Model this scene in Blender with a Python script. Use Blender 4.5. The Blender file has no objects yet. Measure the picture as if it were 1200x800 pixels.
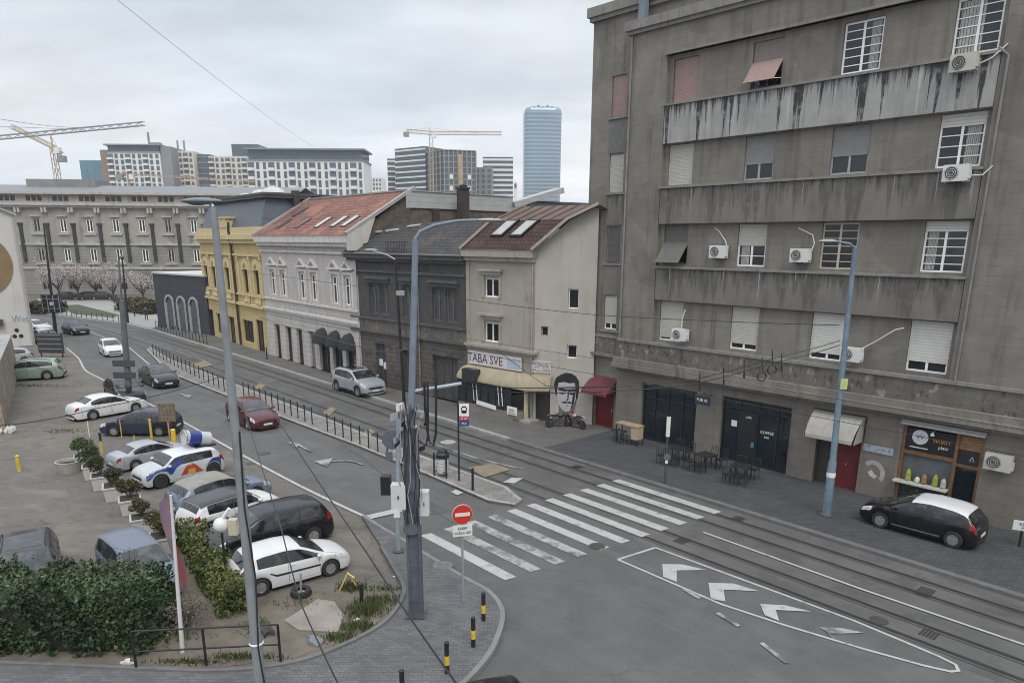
import bpy, bmesh, math, random
from mathutils import Vector, Matrix
random.seed(11)
SC = bpy.context.scene
COL = SC.collection
PI = math.pi

# ------------------------------------------------------------------ camera model (survey of the place)
F0, Y0, HY, ROLL, H = 832., 500., 283., 0.3, 10.5
P = math.atan((Y0 - HY) / F0)
CR, SR = math.cos(math.radians(ROLL)), math.sin(math.radians(ROLL))
RZ = -0.12                                  # level of the carriageway, pavements are at 0

def ray(x, y):
    dx, dy = x - 600, y - Y0
    dx, dy = dx * CR + dy * SR, -dx * SR + dy * CR
    return dx, F0 * math.cos(P) - dy * math.sin(P), -(F0 * math.sin(P) + dy * math.cos(P))

def G(x, y, z=0.):
    a, b, c = ray(x, y); t = (z - H) / c
    return (a * t, b * t)

def GR(x, y): return G(x, y, RZ)

def at(x, y, Y):
    """point seen in direction (x, y) at forward distance Y"""
    a, b, c = ray(x, y); t = Y / b
    return Vector((a * t, Y, H + c * t))

class Fac:
    def __init__(s, a, b):
        L = math.hypot(b[0] - a[0], b[1] - a[1]); s.L = L; s.a = a
        s.d = ((b[0] - a[0]) / L, (b[1] - a[1]) / L); s.n = (s.d[1], -s.d[0])
        s.rz = math.atan2(s.d[1], s.d[0])
    def w(s, u, y=0., z=0.):
        return Vector((s.a[0] + s.d[0] * u - s.n[0] * y, s.a[1] + s.d[1] * u - s.n[1] * y, z))
    def loc(s, p):
        dx, dy = p[0] - s.a[0], p[1] - s.a[1]
        return (dx * s.d[0] + dy * s.d[1], -(dx * s.n[0] + dy * s.n[1]))

# ------------------------------------------------------------------ materials
MATS = {}
def nd(nt, t, **kw):
    n = nt.nodes.new(t)
    for k, v in kw.items():
        if k in n.inputs.keys() and not hasattr(n, k): n.inputs[k].default_value = v
        else: setattr(n, k, v)
    return n

def mth(nt, op, a, b=None, c=None):
    n = nt.nodes.new('ShaderNodeMath'); n.operation = op
    for i, v in enumerate((a, b, c)):
        if v is None: continue
        if isinstance(v, (int, float)): n.inputs[i].default_value = v
        else: nt.links.new(v, n.inputs[i])
    return n.outputs[0]

def ramp(nt, fac, lo, hi):
    n = nt.nodes.new('ShaderNodeMapRange'); n.inputs[1].default_value = lo; n.inputs[2].default_value = hi
    n.clamp = True
    nt.links.new(fac, n.inputs[0]); return n.outputs[0]

def mixc(nt, fac, a, b, typ='MIX'):
    n = nt.nodes.new('ShaderNodeMix'); n.data_type = 'RGBA'; n.blend_type = typ
    for i, v in ((0, fac), (6, a), (7, b)):
        if isinstance(v, (int, float)): n.inputs[i].default_value = v
        elif isinstance(v, tuple): n.inputs[i].default_value = (*v[:3], 1)
        else: nt.links.new(v, n.inputs[i])
    return n.outputs[2]

def noise(nt, vec, scale, detail=5, rough=.6, mp=None):
    if mp:
        m = nt.nodes.new('ShaderNodeMapping'); m.inputs['Scale'].default_value = mp
        nt.links.new(vec, m.inputs[0]); vec = m.outputs[0]
    n = nt.nodes.new('ShaderNodeTexNoise'); n.inputs['Scale'].default_value = scale
    n.inputs['Detail'].default_value = detail; n.inputs['Roughness'].default_value = rough
    nt.links.new(vec, n.inputs['Vector']); return n.outputs[0]

def mat(name, col, rough=.8, var=.12, scale=2.5, big=.0, bigscale=.25, bump=0., bscale=60, metal=0., spec=.5,
        streak=None, joints=None, blotch=None, coat=0., brick=None, drips=None, lane=None, tiles=None, fine=0., cracks=None, patch=None):
    """procedural surface: base colour with noise, optional rain streaks, joints, stains, bricks"""
    if name in MATS: return MATS[name]
    m = bpy.data.materials.new(name); m.use_nodes = True; MATS[name] = m
    nt = m.node_tree; bs = nt.nodes['Principled BSDF']
    bs.inputs['Roughness'].default_value = rough; bs.inputs['Metallic'].default_value = metal
    bs.inputs['Specular IOR Level'].default_value = spec
    if coat: bs.inputs['Coat Weight'].default_value = coat; bs.inputs['Coat Roughness'].default_value = .08
    tc = nt.nodes.new('ShaderNodeTexCoord'); v = tc.outputs['Object']
    c = tuple(col)
    lo = tuple(x * (1 - var) for x in c); hi = tuple(min(1, x * (1 + var)) for x in c)
    n1 = noise(nt, v, scale, 6, .62)
    out = mixc(nt, ramp(nt, n1, .32, .68), lo, hi)
    sep = nt.nodes.new('ShaderNodeSeparateXYZ'); nt.links.new(v, sep.inputs[0])
    if fine:
        nf = noise(nt, v, 45, 3, .7)
        out = mixc(nt, mth(nt, 'MULTIPLY', ramp(nt, nf, .35, .75), fine), out, tuple(x * .45 for x in c))
    if brick:
        b = nt.nodes.new('ShaderNodeTexBrick'); sw = nt.nodes.new('ShaderNodeCombineXYZ')
        if brick.get('flat'):
            nt.links.new(sep.outputs[0], sw.inputs[0]); nt.links.new(sep.outputs[1], sw.inputs[1])
        else:
            nt.links.new(mth(nt, 'ADD', sep.outputs[0], sep.outputs[1]), sw.inputs[0]); nt.links.new(sep.outputs[2], sw.inputs[1])
        nt.links.new(sw.outputs[0], b.inputs['Vector'])
        b.inputs['Scale'].default_value = 1; b.inputs['Brick Width'].default_value = brick['w']; b.inputs['Row Height'].default_value = brick['h']
        b.inputs['Mortar Size'].default_value = brick.get('m', .012); b.inputs['Color1'].default_value = (.82, .82, .82, 1)
        b.inputs['Color2'].default_value = (1.15, 1.15, 1.15, 1); mo = brick.get('mc', .6); b.inputs['Mortar'].default_value = (mo, mo, mo, 1)
        out = mixc(nt, 1., out, b.outputs[0], 'MULTIPLY')
    if joints:
        for ax, sp, wd, dk in joints:
            f = mth(nt, 'FRACT', mth(nt, 'DIVIDE', sep.outputs['XYZ'.index(ax)], sp))
            k = mth(nt, 'LESS_THAN', f, wd / sp)
            out = mixc(nt, mth(nt, 'MULTIPLY', k, dk), out, (.01, .01, .01))
    if big:
        n2 = noise(nt, v, bigscale, 4, .6)
        out = mixc(nt, mth(nt, 'MULTIPLY', ramp(nt, n2, .42, .66), big), out, tuple(x * .45 for x in c))
    if blotch:
        n3 = noise(nt, v, blotch['s'], 7, .68)
        k = ramp(nt, n3, blotch.get('lo', .56), blotch.get('hi', .64))
        out = mixc(nt, mth(nt, 'MULTIPLY', k, blotch.get('f', .6)), out, blotch['c'])
    if patch:
        vo = nt.nodes.new('ShaderNodeTexVoronoi'); vo.inputs['Scale'].default_value = patch['s']; nt.links.new(v, vo.inputs['Vector'])
        sp2 = nt.nodes.new('ShaderNodeSeparateColor'); nt.links.new(vo.outputs['Color'], sp2.inputs[0])
        out = mixc(nt, mth(nt, 'MULTIPLY', mth(nt, 'GREATER_THAN', sp2.outputs[0], patch.get('t', .7)), patch['f']), out, patch['c'])
    if streak:
        xs = mth(nt, 'ADD', sep.outputs[0], sep.outputs[1])
        cb = nt.nodes.new('ShaderNodeCombineXYZ'); nt.links.new(xs, cb.inputs[0]); nt.links.new(sep.outputs[2], cb.inputs[2])
        n4 = noise(nt, cb.outputs[0], streak['s'], 5, .65, (1, 1, streak.get('zs', .07)))
        n5 = noise(nt, cb.outputs[0], 1.1, 3, .5, (1, 1, .5))
        k = mth(nt, 'MULTIPLY', ramp(nt, n4, streak.get('lo', .52), streak.get('hi', .62)), ramp(nt, n5, .3, .6))
        out = mixc(nt, mth(nt, 'MULTIPLY', k, streak['f']), out, streak['c'])
        if 'c2' in streak:
            cc = nt.nodes.new('ShaderNodeVectorMath'); cc.operation = 'ADD'; cc.inputs[1].default_value = (31.7, 4., 9.)
            nt.links.new(cb.outputs[0], cc.inputs[0])
            n6 = noise(nt, cc.outputs[0], streak['s'] * .8, 4, .6, (1, 1, streak.get('zs', .07)))
            out = mixc(nt, mth(nt, 'MULTIPLY', ramp(nt, n6, .6, .66), streak.get('f2', .6)), out, streak['c2'])
    if lane:
        mp = nt.nodes.new('ShaderNodeMapping'); mp.inputs['Rotation'].default_value = (0, 0, lane['rz']); nt.links.new(v, mp.inputs[0])
        for sc_, st, f_, c_, lo_, hi_ in lane['l']:
            k = ramp(nt, noise(nt, mp.outputs[0], sc_, 6, .62, (st, 1, 1)), lo_, hi_)
            out = mixc(nt, mth(nt, 'MULTIPLY', k, f_), out, c_)
        n12 = noise(nt, v, 14, 4, .75)
        out = mixc(nt, mth(nt, 'MULTIPLY', ramp(nt, n12, .52, .72), .35), out, tuple(x * 1.5 for x in c))
    for dr in drips or ():
        # run-off stains: columns of uneven length hanging from the upper edge
        xs = mth(nt, 'ADD', mth(nt, 'ADD', sep.outputs[0], sep.outputs[1]), dr.get('o', 0.))
        c1_ = nt.nodes.new('ShaderNodeCombineXYZ'); nt.links.new(xs, c1_.inputs[0])
        wob = mth(nt, 'MULTIPLY', mth(nt, 'SUBTRACT', noise(nt, v, 2.2, 2), .5), .07)
        nt.links.new(mth(nt, 'ADD', xs, wob), c1_.inputs[0])
        ln = ramp(nt, noise(nt, c1_.outputs[0], dr['s'], 4, .72), dr.get('lo', .48), dr.get('hi', .74))
        dz = mth(nt, 'SUBTRACT', dr['z1'], sep.outputs[2])
        k = ramp(nt, mth(nt, 'SUBTRACT', mth(nt, 'MULTIPLY', ln, dr['len']), dz), -.02, dr.get('soft', .25))
        k = mth(nt, 'MULTIPLY', k, ramp(nt, noise(nt, v, 2.6, 4), .22, .5))
        out = mixc(nt, mth(nt, 'MULTIPLY', k, dr['f']), out, dr['c'])
    if cracks:
        dv = nt.nodes.new('ShaderNodeTexVoronoi'); dv.feature = 'DISTANCE_TO_EDGE'; dv.inputs['Scale'].default_value = cracks['s']
        wv = nt.nodes.new('ShaderNodeVectorMath'); wv.operation = 'ADD'
        nn = nt.nodes.new('ShaderNodeTexNoise'); nn.inputs['Scale'].default_value = cracks['s'] * 3; nt.links.new(v, nn.inputs['Vector'])
        sc = nt.nodes.new('ShaderNodeVectorMath'); sc.operation = 'SCALE'; sc.inputs['Scale'].default_value = .6 / cracks['s'] * .6
        nt.links.new(nn.outputs['Color'], sc.inputs[0]); nt.links.new(v, wv.inputs[0]); nt.links.new(sc.outputs[0], wv.inputs[1])
        nt.links.new(wv.outputs[0], dv.inputs['Vector'])
        k = mth(nt, 'LESS_THAN', dv.outputs[0], cracks['w'] * cracks['s'])
        out = mixc(nt, mth(nt, 'MULTIPLY', k, cracks['f']), out, tuple(x * .3 for x in c))
    nt.links.new(out, bs.inputs['Base Color'])
    # roughness breakup
    nr = noise(nt, v, scale * 3, 3)
    rr = nt.nodes.new('ShaderNodeMapRange'); rr.inputs[3].default_value = max(0.02, rough - .08); rr.inputs[4].default_value = min(1, rough + .08)
    nt.links.new(nr, rr.inputs[0]); nt.links.new(rr.outputs[0], bs.inputs['Roughness'])
    if bump:
        nb = noise(nt, v, bscale, 4, .6)
        bp = nt.nodes.new('ShaderNodeBump'); bp.inputs['Strength'].default_value = bump; bp.inputs['Distance'].default_value = .02
        nt.links.new(nb, bp.inputs['Height']); nt.links.new(bp.outputs[0], bs.inputs['Normal'])
    return m

def glass(name, col=(.018, .022, .026), rough=.06):
    return mat(name, col, rough=rough, var=.25, scale=1.2, spec=.6)

# ------------------------------------------------------------------ mesh builder
class MB:
    def __init__(s): s.v = []; s.f = []; s.m = []
    def vert(s, p): s.v.append(tuple(p)); return len(s.v) - 1
    def face(s, pts, m=0):
        b = len(s.v); s.v += [tuple(p) for p in pts]; s.f.append(tuple(range(b, b + len(pts)))); s.m.append(m)
    def box(s, x0, x1, y0, y1, z0, z1, m=0, skip=''):
        if x0 > x1: x0, x1 = x1, x0
        if y0 > y1: y0, y1 = y1, y0
        if z0 > z1: z0, z1 = z1, z0
        b = len(s.v)
        s.v += [(x0, y0, z0), (x1, y0, z0), (x1, y1, z0), (x0, y1, z0), (x0, y0, z1), (x1, y0, z1), (x1, y1, z1), (x0, y1, z1)]
        for n, q in (('b', (0, 3, 2, 1)), ('t', (4, 5, 6, 7)), ('f', (0, 1, 5, 4)), ('r', (1, 2, 6, 5)), ('k', (2, 3, 7, 6)), ('l', (3, 0, 4, 7))):
            if n in skip: continue
            s.f.append(tuple(b + i for i in q)); s.m.append(m)
        return s
    def obox(s, c, ax, ay, az, hx, hy, hz, m=0):
        c = Vector(c); ax, ay, az = Vector(ax).normalized() * hx, Vector(ay).normalized() * hy, Vector(az).normalized() * hz
        b = len(s.v)
        for sz in (-1, 1):
            for sx, sy in ((-1, -1), (1, -1), (1, 1), (-1, 1)):
                s.v.append(tuple(c + ax * sx + ay * sy + az * sz))
        for q in ((0, 3, 2, 1), (4, 5, 6, 7), (0, 1, 5, 4), (1, 2, 6, 5), (2, 3, 7, 6), (3, 0, 4, 7)):
            s.f.append(tuple(b + i for i in q)); s.m.append(m)
        return s
    def bar(s, p0, p1, w, h=None, m=0):
        h = h or w; p0, p1 = Vector(p0), Vector(p1); d = p1 - p0
        if d.length < 1e-6: return s
        up = Vector((0, 0, 1)) if abs(d.normalized().z) < .95 else Vector((0, 1, 0))
        sx = d.cross(up).normalized(); uz = sx.cross(d).normalized()
        return s.obox((p0 + p1) / 2, d, sx, uz, d.length / 2, w / 2, h / 2, m)
    def tube(s, pts, r, n=8, m=0, caps=True):
        pts = [Vector(p) for p in pts]; k = len(pts)
        rs = r if isinstance(r, (list, tuple)) else [r] * k
        b = len(s.v); prev = None
        for i, p in enumerate(pts):
            d = (pts[min(i + 1, k - 1)] - pts[max(i - 1, 0)])
            if d.length < 1e-9: d = Vector((0, 0, 1))
            d.normalize()
            if prev is None:
                up = Vector((0, 0, 1)) if abs(d.z) < .9 else Vector((1, 0, 0))
                a = d.cross(up).normalized()
            else:
                a = prev - d * prev.dot(d)
                a = a.normalized() if a.length > 1e-6 else d.orthogonal().normalized()
            prev = a; c = d.cross(a)
            for j in range(n):
                t = 2 * PI * j / n; s.v.append(tuple(p + (a * math.cos(t) + c * math.sin(t)) * rs[i]))
        for i in range(k - 1):
            for j in range(n):
                q = (b + i * n + j, b + i * n + (j + 1) % n, b + (i + 1) * n + (j + 1) % n, b + (i + 1) * n + j)
                s.f.append(q); s.m.append(m)
        if caps:
            s.f.append(tuple(b + j for j in range(n - 1, -1, -1))); s.m.append(m)
            s.f.append(tuple(b + (k - 1) * n + j for j in range(n))); s.m.append(m)
        return s
    def cyl(s, p0, p1, r0, r1=None, n=12, m=0):
        return s.tube([p0, p1], [r0, r0 if r1 is None else r1], n, m)
    def lathe(s, prof, c=(0, 0, 0), n=16, m=0, axis='z', caps=True):
        b = len(s.v); k = len(prof)
        for r, z in prof:
            for j in range(n):
                t = 2 * PI * j / n; x, y = r * math.cos(t), r * math.sin(t)
                q = (x, y, z) if axis == 'z' else ((x, z, y) if axis == 'y' else (z, x, y))
                s.v.append((c[0] + q[0], c[1] + q[1], c[2] + q[2]))
        for i in range(k - 1):
            for j in range(n):
                s.f.append((b + i * n + j, b + i * n + (j + 1) % n, b + (i + 1) * n + (j + 1) % n, b + (i + 1) * n + j)); s.m.append(m)
        if caps:
            s.f.append(tuple(b + j for j in range(n))); s.m.append(m)
            s.f.append(tuple(b + (k - 1) * n + j for j in range(n))); s.m.append(m)
        return s
    def ell(s, c, rx, ry, rz, n=10, k=6, m=0):
        prof = [(max(math.sin(PI * i / k), 1e-3), -math.cos(PI * i / k)) for i in range(k + 1)]
        b = len(s.v); s.lathe(prof, (0, 0, 0), n, m)
        for i in range(b, len(s.v)):
            x, y, z = s.v[i]; s.v[i] = (c[0] + x * rx, c[1] + y * ry, c[2] + z * rz)
        return s
    def prism(s, poly, z0, z1, m=0):
        n = len(poly); s.face([(x, y, z1) for x, y in poly], m); s.face([(x, y, z0) for x, y in reversed(poly)], m)
        for i in range(n):
            (x, y), (X, Y) = poly[i], poly[(i + 1) % n]
            s.face([(x, y, z0), (X, Y, z0), (X, Y, z1), (x, y, z1)], m)
        return s
    def fprism(s, poly, y0, y1, m=0):
        """polygon in the x-z plane extruded along y"""
        n = len(poly); s.face([(x, y0, z) for x, z in poly], m); s.face([(x, y1, z) for x, z in reversed(poly)], m)
        for i in range(n):
            (x, z), (X, Z) = poly[i], poly[(i + 1) % n]
            s.face([(x, y0, z), (X, y0, Z), (X, y1, Z), (x, y1, z)], m)
        return s
    def grid(s, rows, m=0):
        b = len(s.v); k = len(rows[0])
        for r in rows: s.v += [tuple(p) for p in r]
        for i in range(len(rows) - 1):
            for j in range(k - 1):
                s.f.append((b + i * k + j, b + i * k + j + 1, b + (i + 1) * k + j + 1, b + (i + 1) * k + j)); s.m.append(m)
        return s
    def wall(s, u0, u1, z0, z1, holes, y=0., rev=.2, m=0, mr=None):
        """wall sheet in the x-z plane with rectangular openings and their reveals"""
        hs = [(max(a, u0), min(b, u1), max(c, z0), min(d, z1)) for a, b, c, d in holes]
        us = sorted({round(t, 4) for t in [u0, u1] + [h[0] for h in hs] + [h[1] for h in hs]})
        zs = sorted({round(t, 4) for t in [z0, z1] + [h[2] for h in hs] + [h[3] for h in hs]})
        for i in range(len(us) - 1):
            for j in range(len(zs) - 1):
                cu, cz = (us[i] + us[i + 1]) / 2, (zs[j] + zs[j + 1]) / 2
                if any(h[0] < cu < h[1] and h[2] < cz < h[3] for h in hs): continue
                s.face([(us[i], y, zs[j]), (us[i + 1], y, zs[j]), (us[i + 1], y, zs[j + 1]), (us[i], y, zs[j + 1])], m)
        mr = m if mr is None else mr; Y = y + rev
        for a, b, c, d in hs:
            s.face([(a, y, c), (a, y, d), (a, Y, d), (a, Y, c)], mr)
            s.face([(b, y, d), (b, y, c), (b, Y, c), (b, Y, d)], mr)
            s.face([(a, y, d), (b, y, d), (b, Y, d), (a, Y, d)], mr)
            if c > z0 + .01: s.face([(a, y, c), (a, Y, c), (b, Y, c), (b, y, c)], mr)
        return s
    def build(s, name, mats, parent=None, smooth=None):
        me = bpy.data.meshes.new(name)
        me.from_pydata(s.v, [], s.f)
        for mm in (mats if isinstance(mats, (list, tuple)) else [mats]): me.materials.append(mm)
        me.polygons.foreach_set('material_index', s.m)
        bm = bmesh.new(); bm.from_mesh(me)
        bmesh.ops.remove_doubles(bm, verts=bm.verts, dist=2e-4)
        bmesh.ops.recalc_face_normals(bm, faces=bm.faces)
        bm.to_mesh(me); bm.free()
        if smooth:
            me.polygons.foreach_set('use_smooth', [True] * len(me.polygons))
            me.set_sharp_from_angle(angle=math.radians(smooth))
        me.update()
        o = bpy.data.objects.new(name, me); COL.objects.link(o)
        if parent is not None: o.parent = parent
        return o

def tag(o, label=None, cat=None, group=None, kind=None):
    if label: o['label'] = label
    if cat: o['category'] = cat
    if group: o['group'] = group
    if kind: o['kind'] = kind
    return o
def thing(name, label, cat, loc=(0, 0, 0), rz=0., group=None):
    o = bpy.data.objects.new(name, None); COL.objects.link(o); o.empty_display_size = .2
    o.location = loc; o.rotation_euler = (0, 0, rz)
    return tag(o, label, cat, group)
def dup(root, loc, rz, label=None, group=None, s=None):
    def cp(o, p):
        c = o.copy(); COL.objects.link(c)
        if p is not None: c.parent = p
        for ch in KIDS.get(o.name, [k for k in o.children]): cp(ch, c)
        return c
    r = cp(root, None); r.location = loc; r.rotation_euler = (0, 0, rz)
    if s: r.scale = (s, s, s)
    if label: r['label'] = label
    if group: r['group'] = group
    return r
KIDS = {}
def struct(name, mb, mats, smooth=None):
    return tag(mb.build(name, mats, None, smooth), kind='structure')

def text(body, size, m, parent=None, loc=(0, 0, 0), rot=(PI / 2, 0, 0), name='lettering', ext=.004, sx=1., align='CENTER'):
    cu = bpy.data.curves.new('tmp', 'FONT'); cu.body = body; cu.size = size; cu.extrude = ext
    cu.align_x = align; cu.align_y = 'CENTER'; cu.resolution_u = 2
    to = bpy.data.objects.new('tmp', cu); COL.objects.link(to)
    dg = bpy.context.evaluated_depsgraph_get()
    me = bpy.data.meshes.new_from_object(to.evaluated_get(dg)); me.name = name
    bpy.data.objects.remove(to); bpy.data.curves.remove(cu)
    me.transform(Matrix.Translation(loc) @ Matrix.Rotation(rot[2], 4, 'Z') @ Matrix.Rotation(rot[1], 4, 'Y') @ Matrix.Rotation(rot[0], 4, 'X') @ Matrix.Diagonal((sx, 1, 1, 1)))
    me.materials.clear(); me.materials.append(m)
    o = bpy.data.objects.new(name, me); COL.objects.link(o)
    if parent is not None: o.parent = parent
    return o

# ------------------------------------------------------------------ shared materials
WHITE = mat('white_frame_paint', (.78, .78, .76), .45, .05, 4)
BLACK = mat('black_painted_steel', (.015, .015, .017), .45, .2, 6)
DGREY = mat('dark_grey_steel', (.06, .06, .065), .5, .2, 5)
GALV = mat('galvanised_steel', (.30, .33, .36), .45, .15, 6, metal=.3)
POLEBLUE = mat('blue_grey_pole_paint', (.155, .19, .235), .5, .16, 3, blotch=dict(s=1.2, c=(.20, .19, .17), f=.4))
RUBBER = mat('tyre_rubber', (.02, .02, .02), .85, .2, 10)
GLASS = glass('window_glass')
GLASSC = glass('clear_pale_glass', (.10, .11, .12), .1)
WOOD = mat('light_wood', (.36, .22, .11), .6, .25, 8)
RED = mat('red_paint', (.12, .012, .016), .5, .15, 4)
YELLOW = mat('yellow_paint', (.62, .42, .03), .55, .15, 4)
CREAMM = mat('cream_plastic', (.62, .60, .54), .5, .06, 5)
# ================================================================== world, sun, camera
w = bpy.data.worlds.new('World'); SC.world = w; w.use_nodes = True
nt = w.node_tree; bg = nt.nodes['Background']
SUN_EL, SUN_ROT = math.radians(52), math.radians(160)
sky = nt.nodes.new('ShaderNodeTexSky'); sky.sky_type = 'NISHITA'; sky.sun_disc = False
sky.sun_elevation = SUN_EL; sky.sun_rotation = SUN_ROT; sky.air_density = 1.2; sky.dust_density = 2.5
tc = nt.nodes.new('ShaderNodeTexCoord'); v = tc.outputs['Generated']
sp = nt.nodes.new('ShaderNodeSeparateXYZ'); nt.links.new(v, sp.inputs[0])
cr = nt.nodes.new('ShaderNodeValToRGB'); nt.links.new(sp.outputs[2], cr.inputs[0])
el = cr.color_ramp.elements
el[0].position = 0.; el[0].color = (.80, .805, .82, 1); el[1].position = 1.; el[1].color = (1.6, 1.64, 1.7, 1)
for p_, c_ in ((.12, (.77, .785, .81)), (.30, (.66, .69, .72)), (.42, (.85, .88, .92)), (.6, (1.3, 1.34, 1.4))):
    e = el.new(p_); e.color = (*c_, 1)
# cloud cover: soft streaky banks, projected on a flat ceiling
zz = mth(nt, 'ADD', mth(nt, 'MAXIMUM', sp.outputs[2], 0.), .22)
cx = nt.nodes.new('ShaderNodeCombineXYZ')
nt.links.new(mth(nt, 'DIVIDE', sp.outputs[0], zz), cx.inputs[0]); nt.links.new(mth(nt, 'DIVIDE', sp.outputs[1], zz), cx.inputs[1])
c1 = noise(nt, cx.outputs[0], 1.3, 7, .55, (1, 1.8, 1)); c2 = noise(nt, cx.outputs[0], .45, 4, .5)
mod = mth(nt, 'ADD', mth(nt, 'MULTIPLY', ramp(nt, c1, .38, .66), .26), mth(nt, 'MULTIPLY', ramp(nt, c2, .35, .65), .16))
mod = mth(nt, 'ADD', mod, .84)
mv = nt.nodes.new('ShaderNodeVectorMath'); mv.operation = 'SCALE'
nt.links.new(cr.outputs[0], mv.inputs[0]); nt.links.new(mth(nt, 'MULTIPLY', mod, 10.5), mv.inputs['Scale'])
tint = mixc(nt, ramp(nt, c2, .36, .62), (.86, .94, 1.03), (1.06, 1.05, 1.03))
mv2 = mixc(nt, 1., mv.outputs[0], tint, 'MULTIPLY')
col = mixc(nt, .93, sky.outputs[0], mv2)
nt.links.new(col, bg.inputs[0]); bg.inputs[1].default_value = .1

sl = bpy.data.lights.new('sun', 'SUN'); sl.energy = 1.3; sl.angle = math.radians(20); sl.color = (1., .96, .9)
so = bpy.data.objects.new('sun', sl); COL.objects.link(so)
so.rotation_euler = (PI / 2 - SUN_EL, 0, PI - SUN_ROT)
so.location = (0, 0, 60)

cam = bpy.data.cameras.new('camera'); co = bpy.data.objects.new('camera', cam); COL.objects.link(co)
co.matrix_world = Matrix.Translation((0, 0, H)) @ Matrix.Rotation(PI / 2 - P, 4, 'X') @ Matrix.Rotation(math.radians(ROLL), 4, 'Z')
cam.sensor_width = 36; cam.lens = F0 / 1200 * 36; cam.shift_y = (Y0 - 400) / 1200
cam.clip_start = .1; cam.clip_end = 6000
SC.camera = co
SC.view_settings.view_transform = 'Standard'; SC.view_settings.look = 'None'
SC.view_settings.exposure = .16; SC.view_settings.gamma = 1; SC.view_settings.use_curve_mapping = False
SC.cycles.filter_width = 1.0
SC.render.resolution_x = 1024; SC.render.resolution_y = 682

# ================================================================== ground
ASPH = mat('asphalt', (.098, .096, .094), .88, .14, .8, big=.24, bigscale=.12, bump=.25, bscale=90, fine=.3, cracks=dict(s=.10, w=.016, f=.2), streak=None,
           blotch=dict(s=.35, c=(.118, .115, .111), f=.5, lo=.5, hi=.6), lane=dict(rz=.84, l=[(.55, .045, .45, (.066, .065, .065), .5, .66), (1.6, .03, .35, (.125, .122, .117), .54, .66), (1.1, .35, .5, (.055, .054, .054), .64, .7)]))
LOTM = mat('old_lot_asphalt', (.150, .133, .112), .95, .2, .6, big=.40, bigscale=.3, bump=.4, bscale=30, fine=.35, cracks=dict(s=.22, w=.02, f=.4),
           blotch=dict(s=.7, c=(.075, .069, .061), f=.65, lo=.52, hi=.6), patch=dict(s=.22, t=.72, c=(.105, .10, .094), f=.5), lane=dict(rz=.3, l=[(.9, .5, .5, (.20, .18, .155), .54, .68), (2.6, .45, .5, (.075, .068, .06), .56, .66), (.35, .6, .5, (.085, .078, .068), .55, .66)]))
TRACK = mat('tram_lane_concrete', (.108, .104, .099), .9, .16, .7, big=.3, bigscale=.25, bump=.25, bscale=50, fine=.3, blotch=dict(s=.6, c=(.06, .058, .057), f=.6, lo=.52, hi=.6))
DPAVE = mat('dark_setts', (.066, .067, .073), .85, .18, 1.2, big=.22, bigscale=.3, bump=.3, bscale=25, brick=dict(w=.24, h=.13, m=.012, mc=.5, flat=True), fine=.2)
CPAVE = mat('grey_block_paving', (.118, .118, .12), .88, .14, 1., big=.28, bigscale=.3, bump=.25, bscale=25, brick=dict(w=.22, h=.11, m=.009, mc=.6, flat=True), fine=.2)
FPAVE = mat('footway_asphalt', (.115, .11, .105), .9, .14, .8, big=.3, bigscale=.3, bump=.2, fine=.25)
KERB = mat('kerb_stone', (.30, .295, .285), .85, .18, 1.5, big=.3, bigscale=.6, joints=[('X', 1.0, .02, .6)])
KERBD = mat('worn_dark_kerb', (.12, .12, .122), .85, .2, 2)
SOIL = mat('bare_soil', (.15, .125, .10), .98, .25, 1.5, big=.45, bigscale=.7, bump=.6, bscale=18, fine=.3)
PAINT = mat('worn_white_paint', (.385, .385, .37), .8, .1, 3, blotch=dict(s=2.6, c=(.14, .138, .134), f=.75, lo=.56, hi=.68), fine=.3)
PAINTW = mat('very_worn_white_paint', (.34, .34, .33), .8, .1, 3, blotch=dict(s=1.6, c=(.09, .089, .09), f=.95, lo=.44, hi=.60), fine=.4)
YPAINT = mat('worn_yellow_paint', (.27, .20, .09), .85, .1, 3, blotch=dict(s=1.5, c=(.15, .14, .125), f=.9, lo=.40, hi=.56), fine=.3)
RAIL = mat('rail_steel', (.042, .041, .042), .5, .2, 3, metal=.3)
PLAZA = mat('pale_paving', (.27, .26, .245), .9, .12, .5, big=.2)
GRASS = mat('lawn', (.05, .064, .03), .95, .35, 2.5, big=.3, bump=.5)

K = Fac(GR(389, 452.3), GR(1057, 660))
def kp(u, off, z=RZ): return K.w(u, -off, z)
def sheet(name, pts, z, m, kind='structure'):
    mb = MB(); mb.face([(p[0], p[1], z) for p in pts]); o = mb.build(name, m); return tag(o, kind=kind)
def slab(name, pts, z0, z1, m):
    mb = MB(); mb.prism([(p[0], p[1]) for p in pts], z0, z1); return struct(name, mb, m)
def offpath(pts, o):
    """polyline moved sideways (to the right of its direction) by o"""
    r = []
    for i, p in enumerate(pts):
        a = Vector(pts[max(i - 1, 0)][:2]); b = Vector(pts[min(i + 1, len(pts) - 1)][:2]); d = (b - a).normalized()
        r.append((p[0] + d.y * o, p[1] - d.x * o))
    return r
def strip(mb, pts, o0, o1, z, m=0, z0=None):
    a, b = offpath(pts, o0), offpath(pts, o1)
    for i in range(len(pts) - 1):
        mb.face([(*a[i], z), (*a[i + 1], z), (*b[i + 1], z), (*b[i], z)], m)
        if z0 is not None:
            for q in (a, b): mb.face([(*q[i], z0), (*q[i + 1], z0), (*q[i + 1], z), (*q[i], z)], m)
    if z0 is not None:
        for i in (0, -1): mb.face([(*a[i], z0), (*b[i], z0), (*b[i], z), (*a[i], z)], m)
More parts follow.
